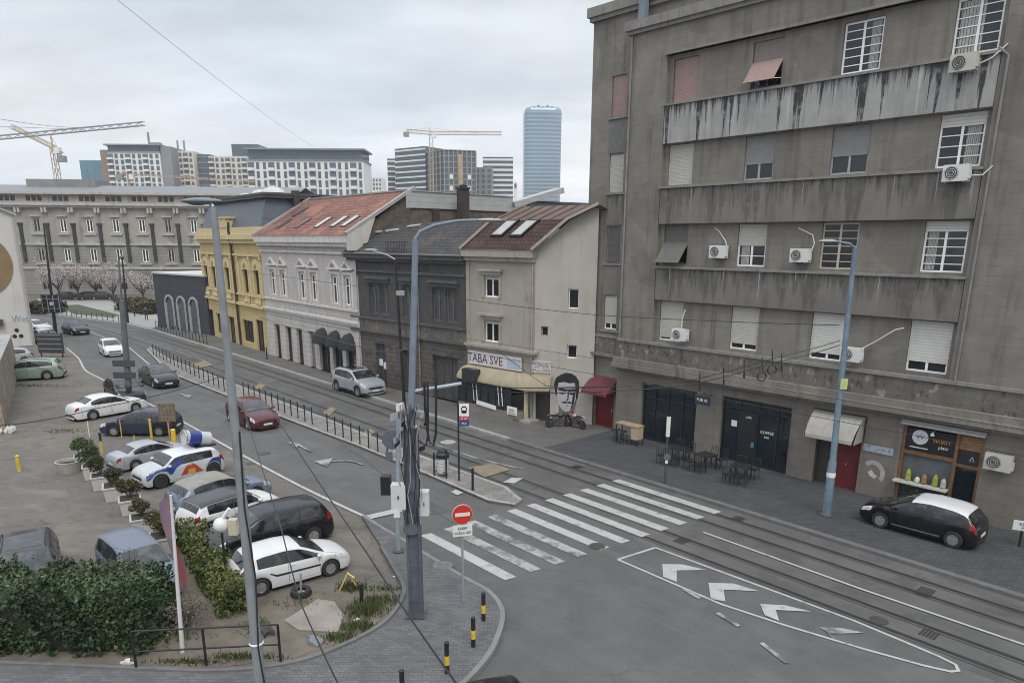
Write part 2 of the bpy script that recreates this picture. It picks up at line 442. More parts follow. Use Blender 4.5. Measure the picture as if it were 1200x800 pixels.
def smoothpath(pts, n=6):
    out = []
    for i in range(len(pts) - 1):
        p0, p1, p2, p3 = (Vector(pts[max(i - 1, 0)][:2]), Vector(pts[i][:2]), Vector(pts[i + 1][:2]), Vector(pts[min(i + 2, len(pts) - 1)][:2]))
        for k in range(n):
            t = k / n
            out.append(tuple(.5 * ((2 * p1) + (-p0 + p2) * t + (2 * p0 - 5 * p1 + 4 * p2 - p3) * t * t + (-p0 + 3 * p1 - 3 * p2 + p3) * t ** 3)))
    out.append(tuple(pts[-1][:2])); return out

mb = MB(); mb.face([(-1200, -150, -.2), (1200, -150, -.2), (1200, 1300, -.2), (-1200, 1300, -.2)])
struct('ground', mb, FPAVE)
kfar = [GR(180, 388), GR(148, 380), GR(100, 374), GR(40, 366), GR(-60, 353)]
KLINE = [tuple(kp(u, 0)[:2]) for u in (75, 40, 20, 0, -20)] + kfar          # kerb of the far pavement, running away from the viewer
sheet('road', [(p[0], p[1]) for p in KLINE] + [GR(-60, 410), (-70, 40), (-60, -30), (75, -30)], RZ, ASPH)
# far pavement and plaza
a = offpath(KLINE, .28)
fp = a + [(-150, 150), (-150, 175), (-20, 175), (40, 60), tuple(kp(75, -40)[:2])]
sheet('pavement', a[1:] + [(-150, 150), (-150, 175), (0, 175), tuple(kp(40, -30)[:2])], 0, FPAVE)
sheet('pavement', [tuple(kp(22.6, -.28)[:2]), tuple(kp(22.6, -9)[:2]), tuple(kp(75, -30)[:2]), tuple(kp(75, -.28)[:2])], .004, DPAVE)
mb = MB(); strip(mb, KLINE[2:], 0, .28, .006, z0=RZ - .02); struct('kerb', mb, KERB)
mb = MB(); strip(mb, KLINE[:3], 0, .28, .006, z0=RZ - .02); struct('kerb', mb, KERBD)
# parking lot
lotline = [(78, 408), (92, 420), (100, 434), (118, 444), (206, 490), (272, 527), (350, 569), (430, 607)]
inner = [(447, 640), (462, 665), (474, 690), (465, 713), (444, 734), (402, 756), (345, 776), (260, 786), (150, 783), (0, 777), (-300, 770)]
lot = [GR(*p) for p in lotline] + offpath(smoothpath([G(*p) for p in inner], 5), -.22) + [GR(*p) for p in [(-420, 600), (-150, 430), (-40, 400), (10, 400), (42, 397), (62, 400)]]
sheet('parking_lot', lot, RZ + .004, LOTM)
# corner pavement of the side street
outer = [(424, 604), (447, 619), (470, 632), (495, 648), (543, 677), (572, 694), (586, 716), (580, 745), (566, 770), (538, 800), (480, 850), (380, 900)]
op = smoothpath([G(*p) for p in outer], 5); ip = smoothpath([G(*p) for p in inner], 5)
slab('pavement', op + [G(-500, 900)] + ip[::-1], -.2, 0., CPAVE)
mb = MB(); strip(mb, op, -.14, 0.004, .012, z0=RZ - .02); struct('kerb', mb, mat('grey_kerb_stone', (.185, .182, .178), .85, .15, 1.5, big=.3))
mb = MB(); strip(mb, ip, -.05, .07, .05, z0=RZ - .02); struct('kerb', mb, KERBD)
# soil corner with weeds
sp_ = [GR(*p) for p in ((250, 712), (290, 700), (345, 694), (410, 690), (440, 690), (466, 690), (460, 712), (440, 731), (400, 752), (345, 771), (262, 781), (232, 760))]
sheet('soil', sp_, RZ + .012, SOIL)
sheet('soil', [GR(*p) for p in ((-80, 760), (0, 735), (190, 700), (222, 640), (205, 610), (228, 600), (262, 640), (300, 715), (255, 780), (150, 779), (0, 773))], RZ + .009, SOIL)
mb = MB(); mb.prism([GR(*p) for p in ((352, 716), (372, 703), (392, 706), (403, 722), (396, 742), (350, 739), (333, 728))], RZ, RZ + .05)
struct('broken_concrete', mb, mat('old_concrete', (.24, .215, .185), .95, .2, 1.5, big=.4, bump=.4))
# tram platform
pf = [(171, 409), (197, 436), (271, 465.4), (345, 494), (420, 522), (500, 555), (572, 586), (603, 591)]
pb = [(612, 585), (594, 570), (495, 534), (440, 513), (380, 489), (300, 459), (250, 440), (200, 421), (176, 407)]
PLM = mat('platform_slabs', (.205, .19, .175), .9, .15, .8, big=.3, bump=.15, brick=dict(w=.4, h=.4, m=.012, mc=.7, flat=True))
slab('tram_platform', [G(*p) for p in pf + pb], RZ - .02, 0, PLM)
mb = MB(); strip(mb, [G(*p) for p in pf], -.16, 0, .008, z0=RZ); strip(mb, [G(*p) for p in pb], -.16, 0, .008, z0=RZ); struct('kerb', mb, KERB)
# tram lane and rails
mb = MB(); strip(mb, KLINE, -5.4, -.02, RZ + .004); struct('tram_lane', mb, TRACK)
mb = MB()
for o in (.85, 1.85, 3.85, 4.85):
    strip(mb, KLINE, -o - .075, -o + .075, RZ + .012); strip(mb, KLINE, -o - .20, -o - .16, RZ + .009)
struct('tram_rails', mb, RAIL)
# repaired patches and tar seams
mb = MB()
for i, (u, o_, l, wd, a_) in enumerate(((22, 8.6, 4.5, 1.0, 0), (12, 9.2, 2.2, 1.3, .05), (2, 8.6, 5, .9, 0), (-10, 10, 3, 1.2, 0))):
    c_, s_ = math.cos(a_), math.sin(a_); z_ = RZ + .004 + .001 * i
    mb.face([tuple(kp(u + x * c_ - y * s_, o_ + x * s_ + y * c_, z_)) for x, y in ((0, 0), (l, .1), (l * .97, wd), (.05, wd * .95))], i % 2)
struct('asphalt_patches', mb, [mat('dark_new_asphalt', (.078, .077, .077), .85, .12, 1.2, fine=.3), mat('grey_old_asphalt', (.10, .097, .094), .92, .12, 1.2, fine=.4)])
mb = MB()
for k_, (u0, o0, u1, o1) in enumerate(((14, 7.1, 27.5, 9.4), (-5, 8.4, 10, 7.6))):
    pts = [tuple(kp(u0 + (u1 - u0) * t / 14, o0 + (o1 - o0) * t / 14 + random.gauss(0, .07))[:2]) for t in range(15)]
    strip(mb, pts, -.012, .012, RZ + .013)
struct('tar_seams', mb, mat('tar', (.05, .05, .05), .6, .2, 5))
# ------------------------------------------------ road markings
mk = MB()
def mpoly(px, m=0): MZ[0] += .0012; mk.face([(*GR(*p), RZ + .017 + MZ[0]) for p in px], m)
MZ = [0.]
def mline(px, wd, m=0, sm=0):
    p = [GR(*q) for q in px]
    if sm: p = smoothpath(p, sm)
    MZ[0] += .0012; strip(mk, p, -wd / 2, wd / 2, RZ + .017 + MZ[0], m)
for i in range(11):
    o = .45 + i * 1.02; l, r = 28.35 - .06 * i, 33.75 - .12 * i
    m = 1 if i in (7, 8, 9) else 0
    mk.face([tuple(kp(l, o, RZ + .017)), tuple(kp(r, o, RZ + .017)), tuple(kp(r - .05, o + .44, RZ + .017)), tuple(kp(l - .05, o + .44, RZ + .017))], m)
mline([(724, 655.7), (768, 641.7)], .12)
mline([(768, 641.7), (1000, 727), (1100, 769), (1120, 779), (1123, 786), (1114, 787), (1083, 780), (1013, 760.7), (920, 732.7), (845, 708), (794, 686), (724, 655.7)], .10)
z7 = lambda x, y: (640 + x * .4667, 560 + y * .4667)
for q1, q2, m in (([(776, 661), (800, 661.5), (828, 668), (793, 668.5)], [(776, 661), (793, 668.5), (793, 682), (777, 676)], 0), ([(830, 683), (860, 684), (890, 693), (848, 691)], [(830, 683), (848, 691), (850, 705), (833, 702)], 0),
                  ([(890.5, 708), (920, 709.5), (951, 717), (909, 715)], [(890.5, 708), (909, 715), (913, 728), (896, 721)], 0), ([(959.5, 735.5), (985, 736), (1014, 742), (975, 743)], [(966, 738), (974, 743), (979, 750), (972, 746)], 1)):
    mpoly(q1, m); mpoly(q2, m)
for d in (((345, 280), (385, 303)), ((430, 340), (483, 373)), ((540, 415), (605, 466))): mline([z7(*q) for q in d], .14, 1)
mline([(824, 624), (1010, 691), (1200, 756), (1320, 800)], .11)
mline([(103, 388), (128, 398), (152, 408), (171, 424), (186, 437)], .14)
mline([(108, 381), (172, 400), (240, 423)], .10, 1)
mline([(500, 518), (560, 538), (612, 550)], .12, 1)
mline(lotline, .16, 0, 5)
mline([(430, 607), (470, 598)], .45)
mpoly([(589, 566), (600, 560), (613, 561), (603, 567)]); mpoly([(528, 577), (534, 574), (543, 578), (536, 581)])
for px in ([(548, 549), (578, 543), (598, 551), (568, 560)], [(378, 484), (388, 477), (394, 480), (386, 488)], [(298, 455), (304, 449), (311, 452), (305, 458)], [(222, 428), (240, 423), (250, 428), (232, 432)], [(425, 508), (432, 503), (440, 506), (434, 512)]): mpoly(px, 2)
# turn arrows
mline([(388, 541.5), (402, 540.5), (414, 541.5), (425, 545)], .16, 1, 4); mpoly([(368, 541), (390, 537.5), (383, 548)], 1)
mline([(340, 519), (352, 523), (364, 530)], .14, 1, 3)
mpoly([(337, 518), (352, 521), (347, 526)], 1); mpoly([(208, 461), (225, 464), (222, 468)], 1)
struct('road_markings', mk, [PAINT, PAINTW, YPAINT])
mb = MB()
for x, y, r, m in ((525, 518, .42, 1), (310, 531, .32, 0), (294, 543, .25, 0), (519, 666, .35, 2), (700, 640, .3, 0), (1030, 727, .25, 0)):
    X, Y = GR(x, y); zz_ = RZ + .02 if m < 2 else .012
    mb.lathe([(r, zz_ - .01), (r, zz_), (.001, zz_ + .001)], (X, Y, 0), 20, m)
struct('manhole_covers', mb, [mat('iron_cover', (.05, .048, .046), .6, .3, 8), mat('pale_cover', (.30, .29, .275), .8, .2, 4), mat('paved_cover', (.125, .125, .125), .8, .2, 6)])
mb = MB()
for u, o_, l in ((34.4, .35, .5), (34.2, 3.9, .5), (41.6, 1.3, .7), (42.6, 4.0, .5), (25.6, .3, .5)):
    for k in range(5): mb.face([tuple(kp(u + k * .09, o_, RZ + .02)), tuple(kp(u + k * .09 + .05, o_, RZ + .02)), tuple(kp(u + k * .09 + .05, o_ + l, RZ + .02)), tuple(kp(u + k * .09, o_ + l, RZ + .02))])
struct('drain_grates', mb, RAIL)
# far lawn, paths
sheet('lawn', [G(*p) for p in ((70, 358), (92, 357), (140, 369), (133, 372.5), (86, 368))], .02, GRASS)
sheet('lawn', [G(*p) for p in ((128, 352), (150, 352), (186, 367), (165, 367))], .02, GRASS)
sheet('plaza', [G(*p) for p in ((44, 350), (230, 350), (188, 380), (178, 385), (150, 378), (100, 372), (50, 365))], .01, PLAZA)
# ================================================================== building helpers
def window(par, u0, u1, z0, z1, y, cols=2, rows=1, fm=WHITE, gm=GLASS, fw=.07, bar=.035, blind=0., bm_=None, sill=0., label=None, dep=.07, name='window'):
    mb = MB(); Y = y + dep
    mb.box(u0, u0 + fw, y, Y, z0, z1); mb.box(u1 - fw, u1, y, Y, z0, z1)
    mb.box(u0 + fw, u1 - fw, y, Y, z0, z0 + fw); mb.box(u0 + fw, u1 - fw, y, Y, z1 - fw, z1)
    for i in range(1, cols):
        c = u0 + (u1 - u0) * i / cols; mb.box(c - fw * .65, c + fw * .65, y + .004, Y, z0 + fw, z1 - fw)
    for j in range(1, rows):
        c = z0 + (z1 - z0) * j / rows; mb.box(u0 + fw, u1 - fw, y + .012, Y, c - bar / 2, c + bar / 2)
    o = mb.build(name, fm, par)
    if label: o['label'] = label
    g = MB(); g.face([(u0 + fw * .5, y + .045, z0 + fw * .5), (u1 - fw * .5, y + .045, z0 + fw * .5), (u1 - fw * .5, y + .045, z1 - fw * .5), (u0 + fw * .5, y + .045, z1 - fw * .5)])
    g.build('pane', gm, o)
    if blind > 0:
        b = MB(); zb = z1 - (z1 - z0) * blind
        n = max(3, int((z1 - zb) / .06))
        for k in range(n):
            za, zc = zb + (z1 - zb) * k / n, zb + (z1 - zb) * (k + 1) / n
            b.face([(u0 + .03, y - .012, za), (u1 - .03, y - .012, za), (u1 - .03, y - .004, zc), (u0 + .03, y - .004, zc)])
        b.box(u0 + .03, u1 - .03, y - .02, y - .003, zb - .04, zb)
        b.build('roller_blind', bm_ or WHITE, o)
    if sill:
        s = MB(); s.box(u0 - .06, u1 + .06, y - sill, y + .02, z0 - .06, z0 - .005); s.build('sill', fm, o)
    return o

def bld(name, label, F, cat='building', group=None):
    return thing(name, label, cat, (F.a[0], F.a[1], 0), F.rz, group)

# ================================================================== right: concrete apartment building
R = Fac(G(720, 506), G(1175, 620))
CONC = mat('board_concrete', (.212, .193, .167), .92, .16, 1.1, big=.4, bigscale=.22, bump=.25, bscale=30, fine=.18,
           joints=[('Z', .36, .022, .22)], streak=dict(s=2.2, c=(.05, .047, .043), f=.5, lo=.5, hi=.64, zs=.05), blotch=dict(s=.45, c=(.245, .226, .2), f=.55, lo=.5, hi=.66), patch=dict(s=.55, t=.8, c=(.11, .10, .088), f=.35))
CONCG = mat('ground_floor_stone', (.19, .172, .147), .92, .14, 1.3, big=.3, bigscale=.4, bump=.2, fine=.2, joints=[('Z', .46, .02, .3), ('X', 1.05, .015, .2)],
            streak=dict(s=1.8, c=(.08, .075, .07), f=.4, lo=.5, hi=.66, zs=.09))
def panelmat(n, z0, z1, c, drips): return mat(n, c, .92, .13, 1.1, big=.3, bigscale=.5, bump=.15, fine=.15, joints=[('X', 2.35, .02, .3)], streak=dict(s=2.2, c=(.07, .068, .066), f=.45, lo=.5, hi=.66, zs=.05), drips=[dict(z1=z1, len=(z1 - z0) * a, s=b, c=cc, f=f, o=o, lo=lo, hi=hi, soft=sf) for a, b, cc, f, o, lo, hi, sf in drips])
DKS, WTS = (.022, .021, .021), (.43, .42, .40)
SPL = panelmat('pale_streaked_panel', 15.2, 16.92, (.34, .335, .32), [(1.5, 1.5, DKS, .92, 3.3, .50, .62, .5), (1.2, 3.2, DKS, .85, 11.7, .52, .68, .3), (.7, 6., (.06, .058, .056), .6, 20., .45, .7, .25), (1.3, 2.2, (.5, .49, .47), .5, 41., .56, .64, .3)])
SPD = panelmat('dark_stained_panel', 11.4, 13.1, (.185, .172, .154), [(1.5, 1.1, (.075, .072, .068), .65, 5., .42, .62, .5), (1.4, 1.9, WTS, .65, 14.2, .58, .66, .3), (.9, 4, DKS, .6, 9.1, .5, .68, .3)])
SPD2 = panelmat('dark_stained_panel_low', 7.62, 9.22, (.178, .166, .148), [(1.3, 1.0, (.07, .067, .063), .65, 8.1, .40, .62, .5), (1.3, 2.3, WTS, .65, 1.8, .58, .66, .3), (.8, 4, DKS, .6, 2.6, .48, .68, .3)])
BAND = mat('weathered_band_render', (.15, .138, .122), .95, .18, 1.5, big=.3, bump=.3, fine=.25, joints=[('Z', .30, .02, .25)],
           streak=dict(s=4, c=(.035, .034, .033), f=.75, lo=.52, hi=.60, zs=.55, c2=(.36, .34, .31), f2=.5))
LEDGE = mat('sill_concrete', (.215, .205, .188), .9, .15, 2, streak=dict(s=2.5, c=(.1, .1, .1), f=.5, zs=.2))
BL_W = mat('white_roller_blind', (.56, .545, .51), .6, .06, 4, joints=[('Z', .12, .02, .3)])
BL_C = mat('cream_roller_blind', (.44, .42, .375), .6, .06, 4, joints=[('Z', .12, .02, .3)], big=.2)
BL_G = mat('grey_roller_blind', (.20, .195, .185), .6, .08, 4)
BL_D = mat('brown_roller_blind', (.105, .098, .092), .6, .1, 4)
BL_P = mat('faded_pink_blind', (.29, .195, .178), .7, .10, 3)
WFR = mat('grey_window_frame', (.34, .335, .33), .6, .1, 4)
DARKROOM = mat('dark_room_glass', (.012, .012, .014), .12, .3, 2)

rb = bld('apartment_building', 'tall grey concrete apartment building with streaked bands, shops and cafe on its ground floor', R)
rb['category'] = 'building'
UE = 25.
BAY0, BAY1 = 2.25, 16.4
shops = [(1.8, 5.25, -.2, 3.15), (6.7, 10.3, -.2, 3.2), (11.55, 13.5, -.2, 2.75), (15.05, 17.95, -.2, 3.4)]
mb = MB()
mb.wall(0, UE, 4.3, 21., [(BAY0, BAY1, 5.4, 19.2)], 0, .24, 0)
mb.wall(0, UE, -.25, 4.3, shops, 0, .3, 1)
mb.face([(0, 0, -.2), (0, 0, 21), (0, .55, 21), (0, .55, -.2)], 0)
mb.wall(-2.95, 0, -.25, 22.3, [(-1.95, -.55, -.2, 2.05), (-1.53, -.55, 16.9, 18.9), (-1.53, -.55, 13.1, 15.05), (-1.53, -.55, 9.38, 11.35), (-1.53, -.62, 5.7, 7.58)], .5, .2, 0)
mb.box(-2.95, UE, .5, 15, -.2, 20.9, 0, 'fb'); mb.box(-2.95, UE, .5, 15, 20.9, 22.3, 0, 'fb'); mb.face([(0, .5, 20.8), (UE, .5, 20.8), (UE, .5, 22.3), (0, .5, 22.3)], 0)
wins = []
cols4 = [(2.5, 3.93), (6.68, 8.12), (10.65, 12.2), (14.68, 16.2)]
rows = [(5.52, 7.55), (9.42, 11.34), (13.25, 15.14), (17.08, 18.99)]
wl = [(a, b, c, d) for a, b in cols4 for c, d in rows]
mb.wall(BAY0, BAY1, 5.4, 19.2, wl, .24, .14, 0)
for a, b, c, d in wl: pass
mb.build('wall', [CONC, CONCG], rb)
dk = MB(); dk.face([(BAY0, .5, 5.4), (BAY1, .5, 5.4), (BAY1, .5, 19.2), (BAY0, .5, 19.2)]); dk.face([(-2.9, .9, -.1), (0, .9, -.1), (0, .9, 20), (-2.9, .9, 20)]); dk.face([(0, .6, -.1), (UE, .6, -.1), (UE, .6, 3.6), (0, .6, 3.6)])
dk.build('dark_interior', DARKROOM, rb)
for z0, z1, m in ((15.2, 16.92, SPL), (11.4, 13.1, SPD), (7.62, 9.22, SPD2)):
    mb = MB(); mb.box(BAY0 + .06, BAY1 - .02, -.03, .235, z0, z1); o = mb.build('spandrel_panel', m, rb)
    mb = MB(); mb.box(BAY0 - .03, BAY1 + .02, -.11, .235, z1, z1 + .10); mb.build('ledge', LEDGE, o)
mb = MB(); mb.box(BAY0 - .1, BAY1 + .1, -.10, .235, 19.2, 19.3); mb.build('ledge', LEDGE, rb)
mb = MB(); mb.box(0.02, UE, -.17, -.004, 5.26, 5.4); mb.box(-3.02, 0.015, .34, .496, 5.26, 5.4); mb.build('ledge', LEDGE, rb)
mb = MB(); mb.box(0., UE, -.10, -.004, 4.36, 5.26); mb.box(-2.98, -.004, .40, .496, 4.36, 5.26); mb.build('stained_band', BAND, rb)
mb = MB(); mb.box(-.05, UE, -.36, -.003, 4.10, 4.36); mb.box(-.05, UE, -.52, -.003, 3.86, 4.10); mb.box(-.05, UE, -.28, -.003, 3.70, 3.86)
mb.box(-2.98, -.056, .2, .497, 4.2, 4.36); mb.build('cornice', CONC, rb)
mb = MB(); mb.box(-.22, UE, -.28, .45, 20.62, 21.04); mb.box(-.12, UE, -.16, .3, 20.45, 20.62); mb.build('parapet_coping', LEDGE, rb)
mb = MB(); mb.box(-3.2, UE, .2, 1., 21.9, 22.36); mb.box(-3.1, UE, .32, .9, 21.7, 21.9); mb.build('parapet_coping', LEDGE, rb)
mb = MB(); mb.box(.45, .85, -.1, .19, 21.05, 24.); mb.build('roof_pipe_casing', POLEBLUE, rb)
# bay windows, row by row
def bw(c, r, **k):
    a, b = cols4[c]; z0, z1 = rows[r]; return window(rb, a + .01, b - .01, z0 + .01, z1 - .01, .33, **k)
bw(0, 3, fm=BL_D, blind=.97, bm_=BL_P, label='window closed by a faded pink blind')
o = bw(1, 3, fm=BL_D, gm=DARKROOM, label='dark window under a pink blind swung outwards')
mb = MB(); a, b = cols4[1]; mb.obox(((a + b) / 2, -.03, 17.75), (1, 0, 0), (0, -.62, -.78), (0, .78, -.62), (b - a) / 2, .62, .012); mb.build('swung_out_blind', BL_P, o)
mb = MB(); mb.box(a + .03, b - .03, .30, .32, 18.2, 18.97); mb.build('roller_blind', mat('grey_pink_blind', (.2, .16, .15), .7, .1, 3), o)
for q in (a + .02, b - .02): mb = MB(); mb.bar((q, .3, 17.4), (q, -.42, 17.28), .025); mb.build('blind_arm', WHITE, o)
bw(2, 3, rows=6, label='white window with many glazing bars')
bw(3, 3, rows=6, label='white window with curtains')
bw(0, 2, blind=.98, bm_=BL_C); bw(1, 2, blind=.62, bm_=BL_G, fm=WFR); bw(2, 2, blind=.60, bm_=BL_G, fm=WFR); bw(3, 2, rows=5, blind=.22, bm_=BL_W)
o = bw(0, 1, fm=BL_D, gm=DARKROOM, label='dark window under a brown blind swung outwards')
a, b = cols4[0]; mb = MB(); mb.obox(((a + b) / 2, -.05, 10.05), (1, 0, 0), (0, -.62, -.78), (0, .78, -.62), (b - a) / 2, .68, .012); mb.build('swung_out_blind', BL_D, o)
mb = MB(); mb.box(a + .03, b - .03, .30, .32, 10.5, 11.3); mb.build('roller_blind', BL_D, o)
bw(1, 1, rows=4, blind=.48, bm_=BL_C); bw(2, 1, rows=6, fm=mat('yellowed_white_frame', (.45, .41, .34), .6, .1, 4), gm=DARKROOM); bw(3, 1, rows=6, blind=.18, bm_=BL_W)
bw(0, 0, blind=.9, bm_=BL_C); bw(1, 0, blind=.84, bm_=BL_C); bw(2, 0, blind=.84, bm_=BL_W); bw(3, 0, blind=.78, bm_=BL_W)
for (z0, z1, bm2, bl) in ((16.9, 18.9, BL_P, .97), (13.1, 15.05, BL_C, .97), (9.38, 11.35, BL_D, .97), (5.7, 7.58, BL_C, .8)):
    window(rb, -1.52, -.56, z0 + .01, z1 - .01, .58, fm=WFR if bm2 != BL_C else WHITE, blind=bl, bm_=bm2)
    mb = MB(); mb.box(-1.7, -.004, .40, .495, z0 - .12, z0 - .02); mb.build('ledge', LEDGE, rb)
for z0, z1 in ((15.1, 16.75), (11.4, 12.95), (7.65, 9.22)):
    mb = MB(); mb.box(-1.62, -.3, .47, .495, z0, z1); mb.build('spandrel_panel', SPD, rb)
mb = MB(); mb.tube([(.12, -.06, 5.4), (.12, -.06, 20.4)], .05, 8); mb.build('drainpipe', LEDGE, rb)
mb = MB(); mb.tube([(16.62, -.05, 5.4), (16.62, -.05, 16.8), (16.3, -.1, 17.1)], .045, 8); mb.build('drainpipe', LEDGE, rb)
CURT = mat('net_curtain', (.36, .35, .33), .9, .12, 3)
def curtain(o, u0, u1, z0, z1, y):
    mb = MB(); n = 24; mb.grid([[(u0 + (u1 - u0) * i / n, y + .018 + .012 * math.sin(i * 1.9), z) for i in range(n + 1)] for z in (z0, z1)]); mb.build('curtain', CURT, o, 60)
for c_, r_, f0, f1 in ((3, 3, .05, .62), (2, 3, .7, .95), (3, 1, .05, .3), (1, 1, .08, .4), (3, 2, .62, .95)):
    a, b = cols4[c_]; z0, z1 = rows[r_]; o = [q for q in rb.children if q.name.startswith('window') and abs((q.data.vertices[0].co.x) - (a + .01)) < .05 and abs(q.data.vertices[0].co.z - (z0 + .01)) < .3][0]
    curtain(o, a + .08 + (b - a - .16) * f0, a + .08 + (b - a - .16) * f1, z0 + .1, z1 - .1, .35)
# shopfronts
SHOPF = mat('black_aluminium', (.018, .02, .024), .4, .15, 4)
SHOPG = glass('dark_shop_glass', (.014, .02, .026), .04)
def shopfront(u0, u1, z0, z1, y, posts, rail, lab):
    mb = MB(); mb.box(u0, u1, y, y + .08, z0, z0 + .12); mb.box(u0, u1, y, y + .08, z1 - .10, z1)
    for p in [u0 + .04, u1 - .04] + posts: mb.box(p - .04, p + .04, y - .004, y + .084, z0 + .12, z1 - .1)
    mb.box(u0 + .04, u1 - .04, y + .004, y + .07, rail - .04, rail + .04)
    o = mb.build('shopfront', SHOPF, rb); o['label'] = lab
    e = [u0] + posts + [u1]
    for i in range(len(e) - 1):
        g = MB(); g.face([(e[i] + .03, y + .04, z0 + .1), (e[i + 1] - .03, y + .04, z0 + .1), (e[i + 1] - .03, y + .04, z1 - .1), (e[i] + .03, y + .04, z1 - .1)]); g.build('pane', SHOPG, o)
    return o
shopfront(1.82, 5.23, 0, 3.13, .15, [2.6, 3.45, 4.35], 2.35, 'black glazed shopfront with four tall panes')
sf = shopfront(6.72, 10.28, 0, 3.18, .15, [7.65, 8.6, 9.6], 2.7, 'black glazed cafe front with a door and posters')
mb = MB(); mb.box(7.70, 8.55, .13, .145, .1, 2.62); o = mb.build('door', SHOPF, sf)
PAPER = mat('white_paper', (.7, .7, .68), .7, .05, 6); BLUEP = mat('blue_sticker', (.05, .2, .33), .5, .1, 5)
mb = MB(); mb.box(7.2, 7.5, .165, .18, 1.75, 2.05); mb.build('poster', PAPER, sf)
text('cafe', .2, PAPER, sf, (8.12, .12, 2.35), name='lettering')
text('COFFEE', .2, PAPER, sf, (9.1, .17, 1.75)); text('BAR', .14, PAPER, sf, (9.1, .17, 1.52))
mb = MB(); mb.box(8.36, 8.52, .105, .12, .9, 1.15); mb.build('sticker', BLUEP, sf)
for z in (1., 1.6, 2.2): mb = MB(); mb.box(2.0, 2.55, .35, .4, z, z + .05); mb.build('shelf', WOOD, rb)
# red door and awning in the set-back part
mb = MB(); mb.box(-1.93, -.57, .6, .64, 0, 2.03); o = mb.build('door', RED, rb); o['label'] = 'red metal door under the red awning'
for z in (.3, .65, 1., 1.35): h = MB(); h.box(-1.85, -.65, .585, .597, z, z + .03); h.build('door_rib', RED, o)
h = MB(); h.box(-.78, -.72, .57, .6, .95, 1.1); h.build('handle', GALV, o)
AWR = mat('dark_red_awning_cloth', (.125, .03, .038), .85, .15, 3)
mb = MB(); mb.grid([[(-2.15, .48, 2.95), (-.25, .48, 2.95)], [(-2.15, .0, 2.65), (-.25, .0, 2.65)], [(-2.15, -.55, 2.22), (-.25, -.55, 2.22)], [(-2.15, -.56, 2.05), (-.25, -.56, 2.05)]])
mb.face([(-2.15, .48, 2.95), (-2.15, -.55, 2.22), (-2.15, .48, 2.2)]); mb.face([(-.25, .48, 2.95), (-.25, -.55, 2.22), (-.25, .48, 2.2)]); mb.build('awning', AWR, rb)
# doorway with pale canopy
mb = MB(); mb.box(12.35, 13.45, .2, .25, 0, 2.3); o = mb.build('door', RED, rb); o['label'] = 'dark red house door under the pale canopy'
for u in (12.45, 12.98): h = MB(); h.box(u, u + .4, .185, .197, .25, 1.1); h.box(u, u + .4, .185, .197, 1.3, 2.1); h.build('door_panel', RED, o)
h = MB(); h.tube([(12.9, .17, 1.05), (12.9, .14, 1.08), (12.9, .17, 1.15)], .02, 6); h.build('handle', GALV, o)
mb = MB(); mb.box(11.57, 12.33, .2, .26, 0, 2.7); mb.box(12.35, 13.48, .2, .26, 2.32, 2.74); mb.build('dark_door_panel', mat('dark_brown_panel', (.035, .03, .028), .7, .2, 4), rb)
AWC = mat('pale_canopy_cloth', (.34, .325, .295), .8, .14, 2.5, big=.25)
mb = MB(); pr = [(.0, 3.35), (-.25, 3.28), (-.5, 3.08), (-.75, 2.8), (-.95, 2.45), (-.97, 2.3)]
mb.grid([[(11.35 + .1 * i / 5, y, z), (12.0, y, z - .01), (12.6, y, z), (13.55 - .1 * i / 5, y, z)] for i, (y, z) in enumerate(pr)])
for u in (11.36, 13.54): mb.face([(u, y, z) for y, z in pr] + [(u, 0, 2.3)])
o = mb.build('awning', AWC, rb)
mb = MB(); mb.tube([(11.3, -.03, 3.4), (13.6, -.03, 3.4)], .025, 6); mb.tube([(13.58, -.03, 3.4), (13.58, -.05, 2.3)], .02, 6); mb.build('canopy_frame', BLACK, o)
# sausage shop
WOODB = mat('brown_wood_trim', (.17, .085, .038), .55, .25, 6); SLAT = mat('orange_wood_slats', (.26, .14, .06), .6, .25, 6, joints=[('Z', .13, .02, .6)])
mb = MB(); mb.box(15.05, 15.18, .04, .2, 0, 3.38); mb.box(16.98, 17.1, .04, .2, 0, 3.38); mb.box(17.85, 17.95, .04, .2, 0, 3.38); mb.box(15.18, 16.98, .05, .19, 2.18, 2.34); mb.box(17.1, 17.85, .05, .19, 2.05, 2.17)
o = mb.build('shopfront', WOODB, rb); o['label'] = 'brown timber shopfront of the sausage shop'
mb = MB(); mb.face([(15.18, .16, 1.05), (16.98, .16, 1.05), (16.98, .16, 2.18), (15.18, .16, 2.18)]); mb.build('pane', GLASSC, o)
mb = MB(); mb.face([(17.1, .16, 0), (17.85, .16, 0), (17.85, .16, 2.05), (17.1, .16, 2.05)]); mb.build('door_pane', SHOPG, o)
mb = MB(); mb.box(17.1, 17.85, .12, .17, 2.75, 3.3); mb.build('slat_panel', SLAT, o); mb = MB(); mb.box(17.1, 17.85, .12, .17, 2.17, 2.75); mb.build('dark_panel', SHOPF, o)
t = MB(); t.tube([(17.6 + .09 * math.cos(q), .11, 2.4 + .11 * math.sin(q)) for q in (PI / 2, PI * 7 / 6, PI * 11 / 6, PI / 2)], .012, 4); t.build('emblem', PAPER, o)
mb = MB(); mb.box(15.0, 17.0, -.28, .1, .98, 1.06); mb.build('counter', mat('pale_counter', (.5, .49, .46), .5, .08, 4), o)
mb = MB(); mb.box(15.06, 16.97, .1, .2, .0, .97); mb.build('dark_base', mat('menu_board_black', (.03, .03, .032), .6, .3, 4, blotch=dict(s=6, c=(.25, .24, .22), f=.6, lo=.58, hi=.62)), o)
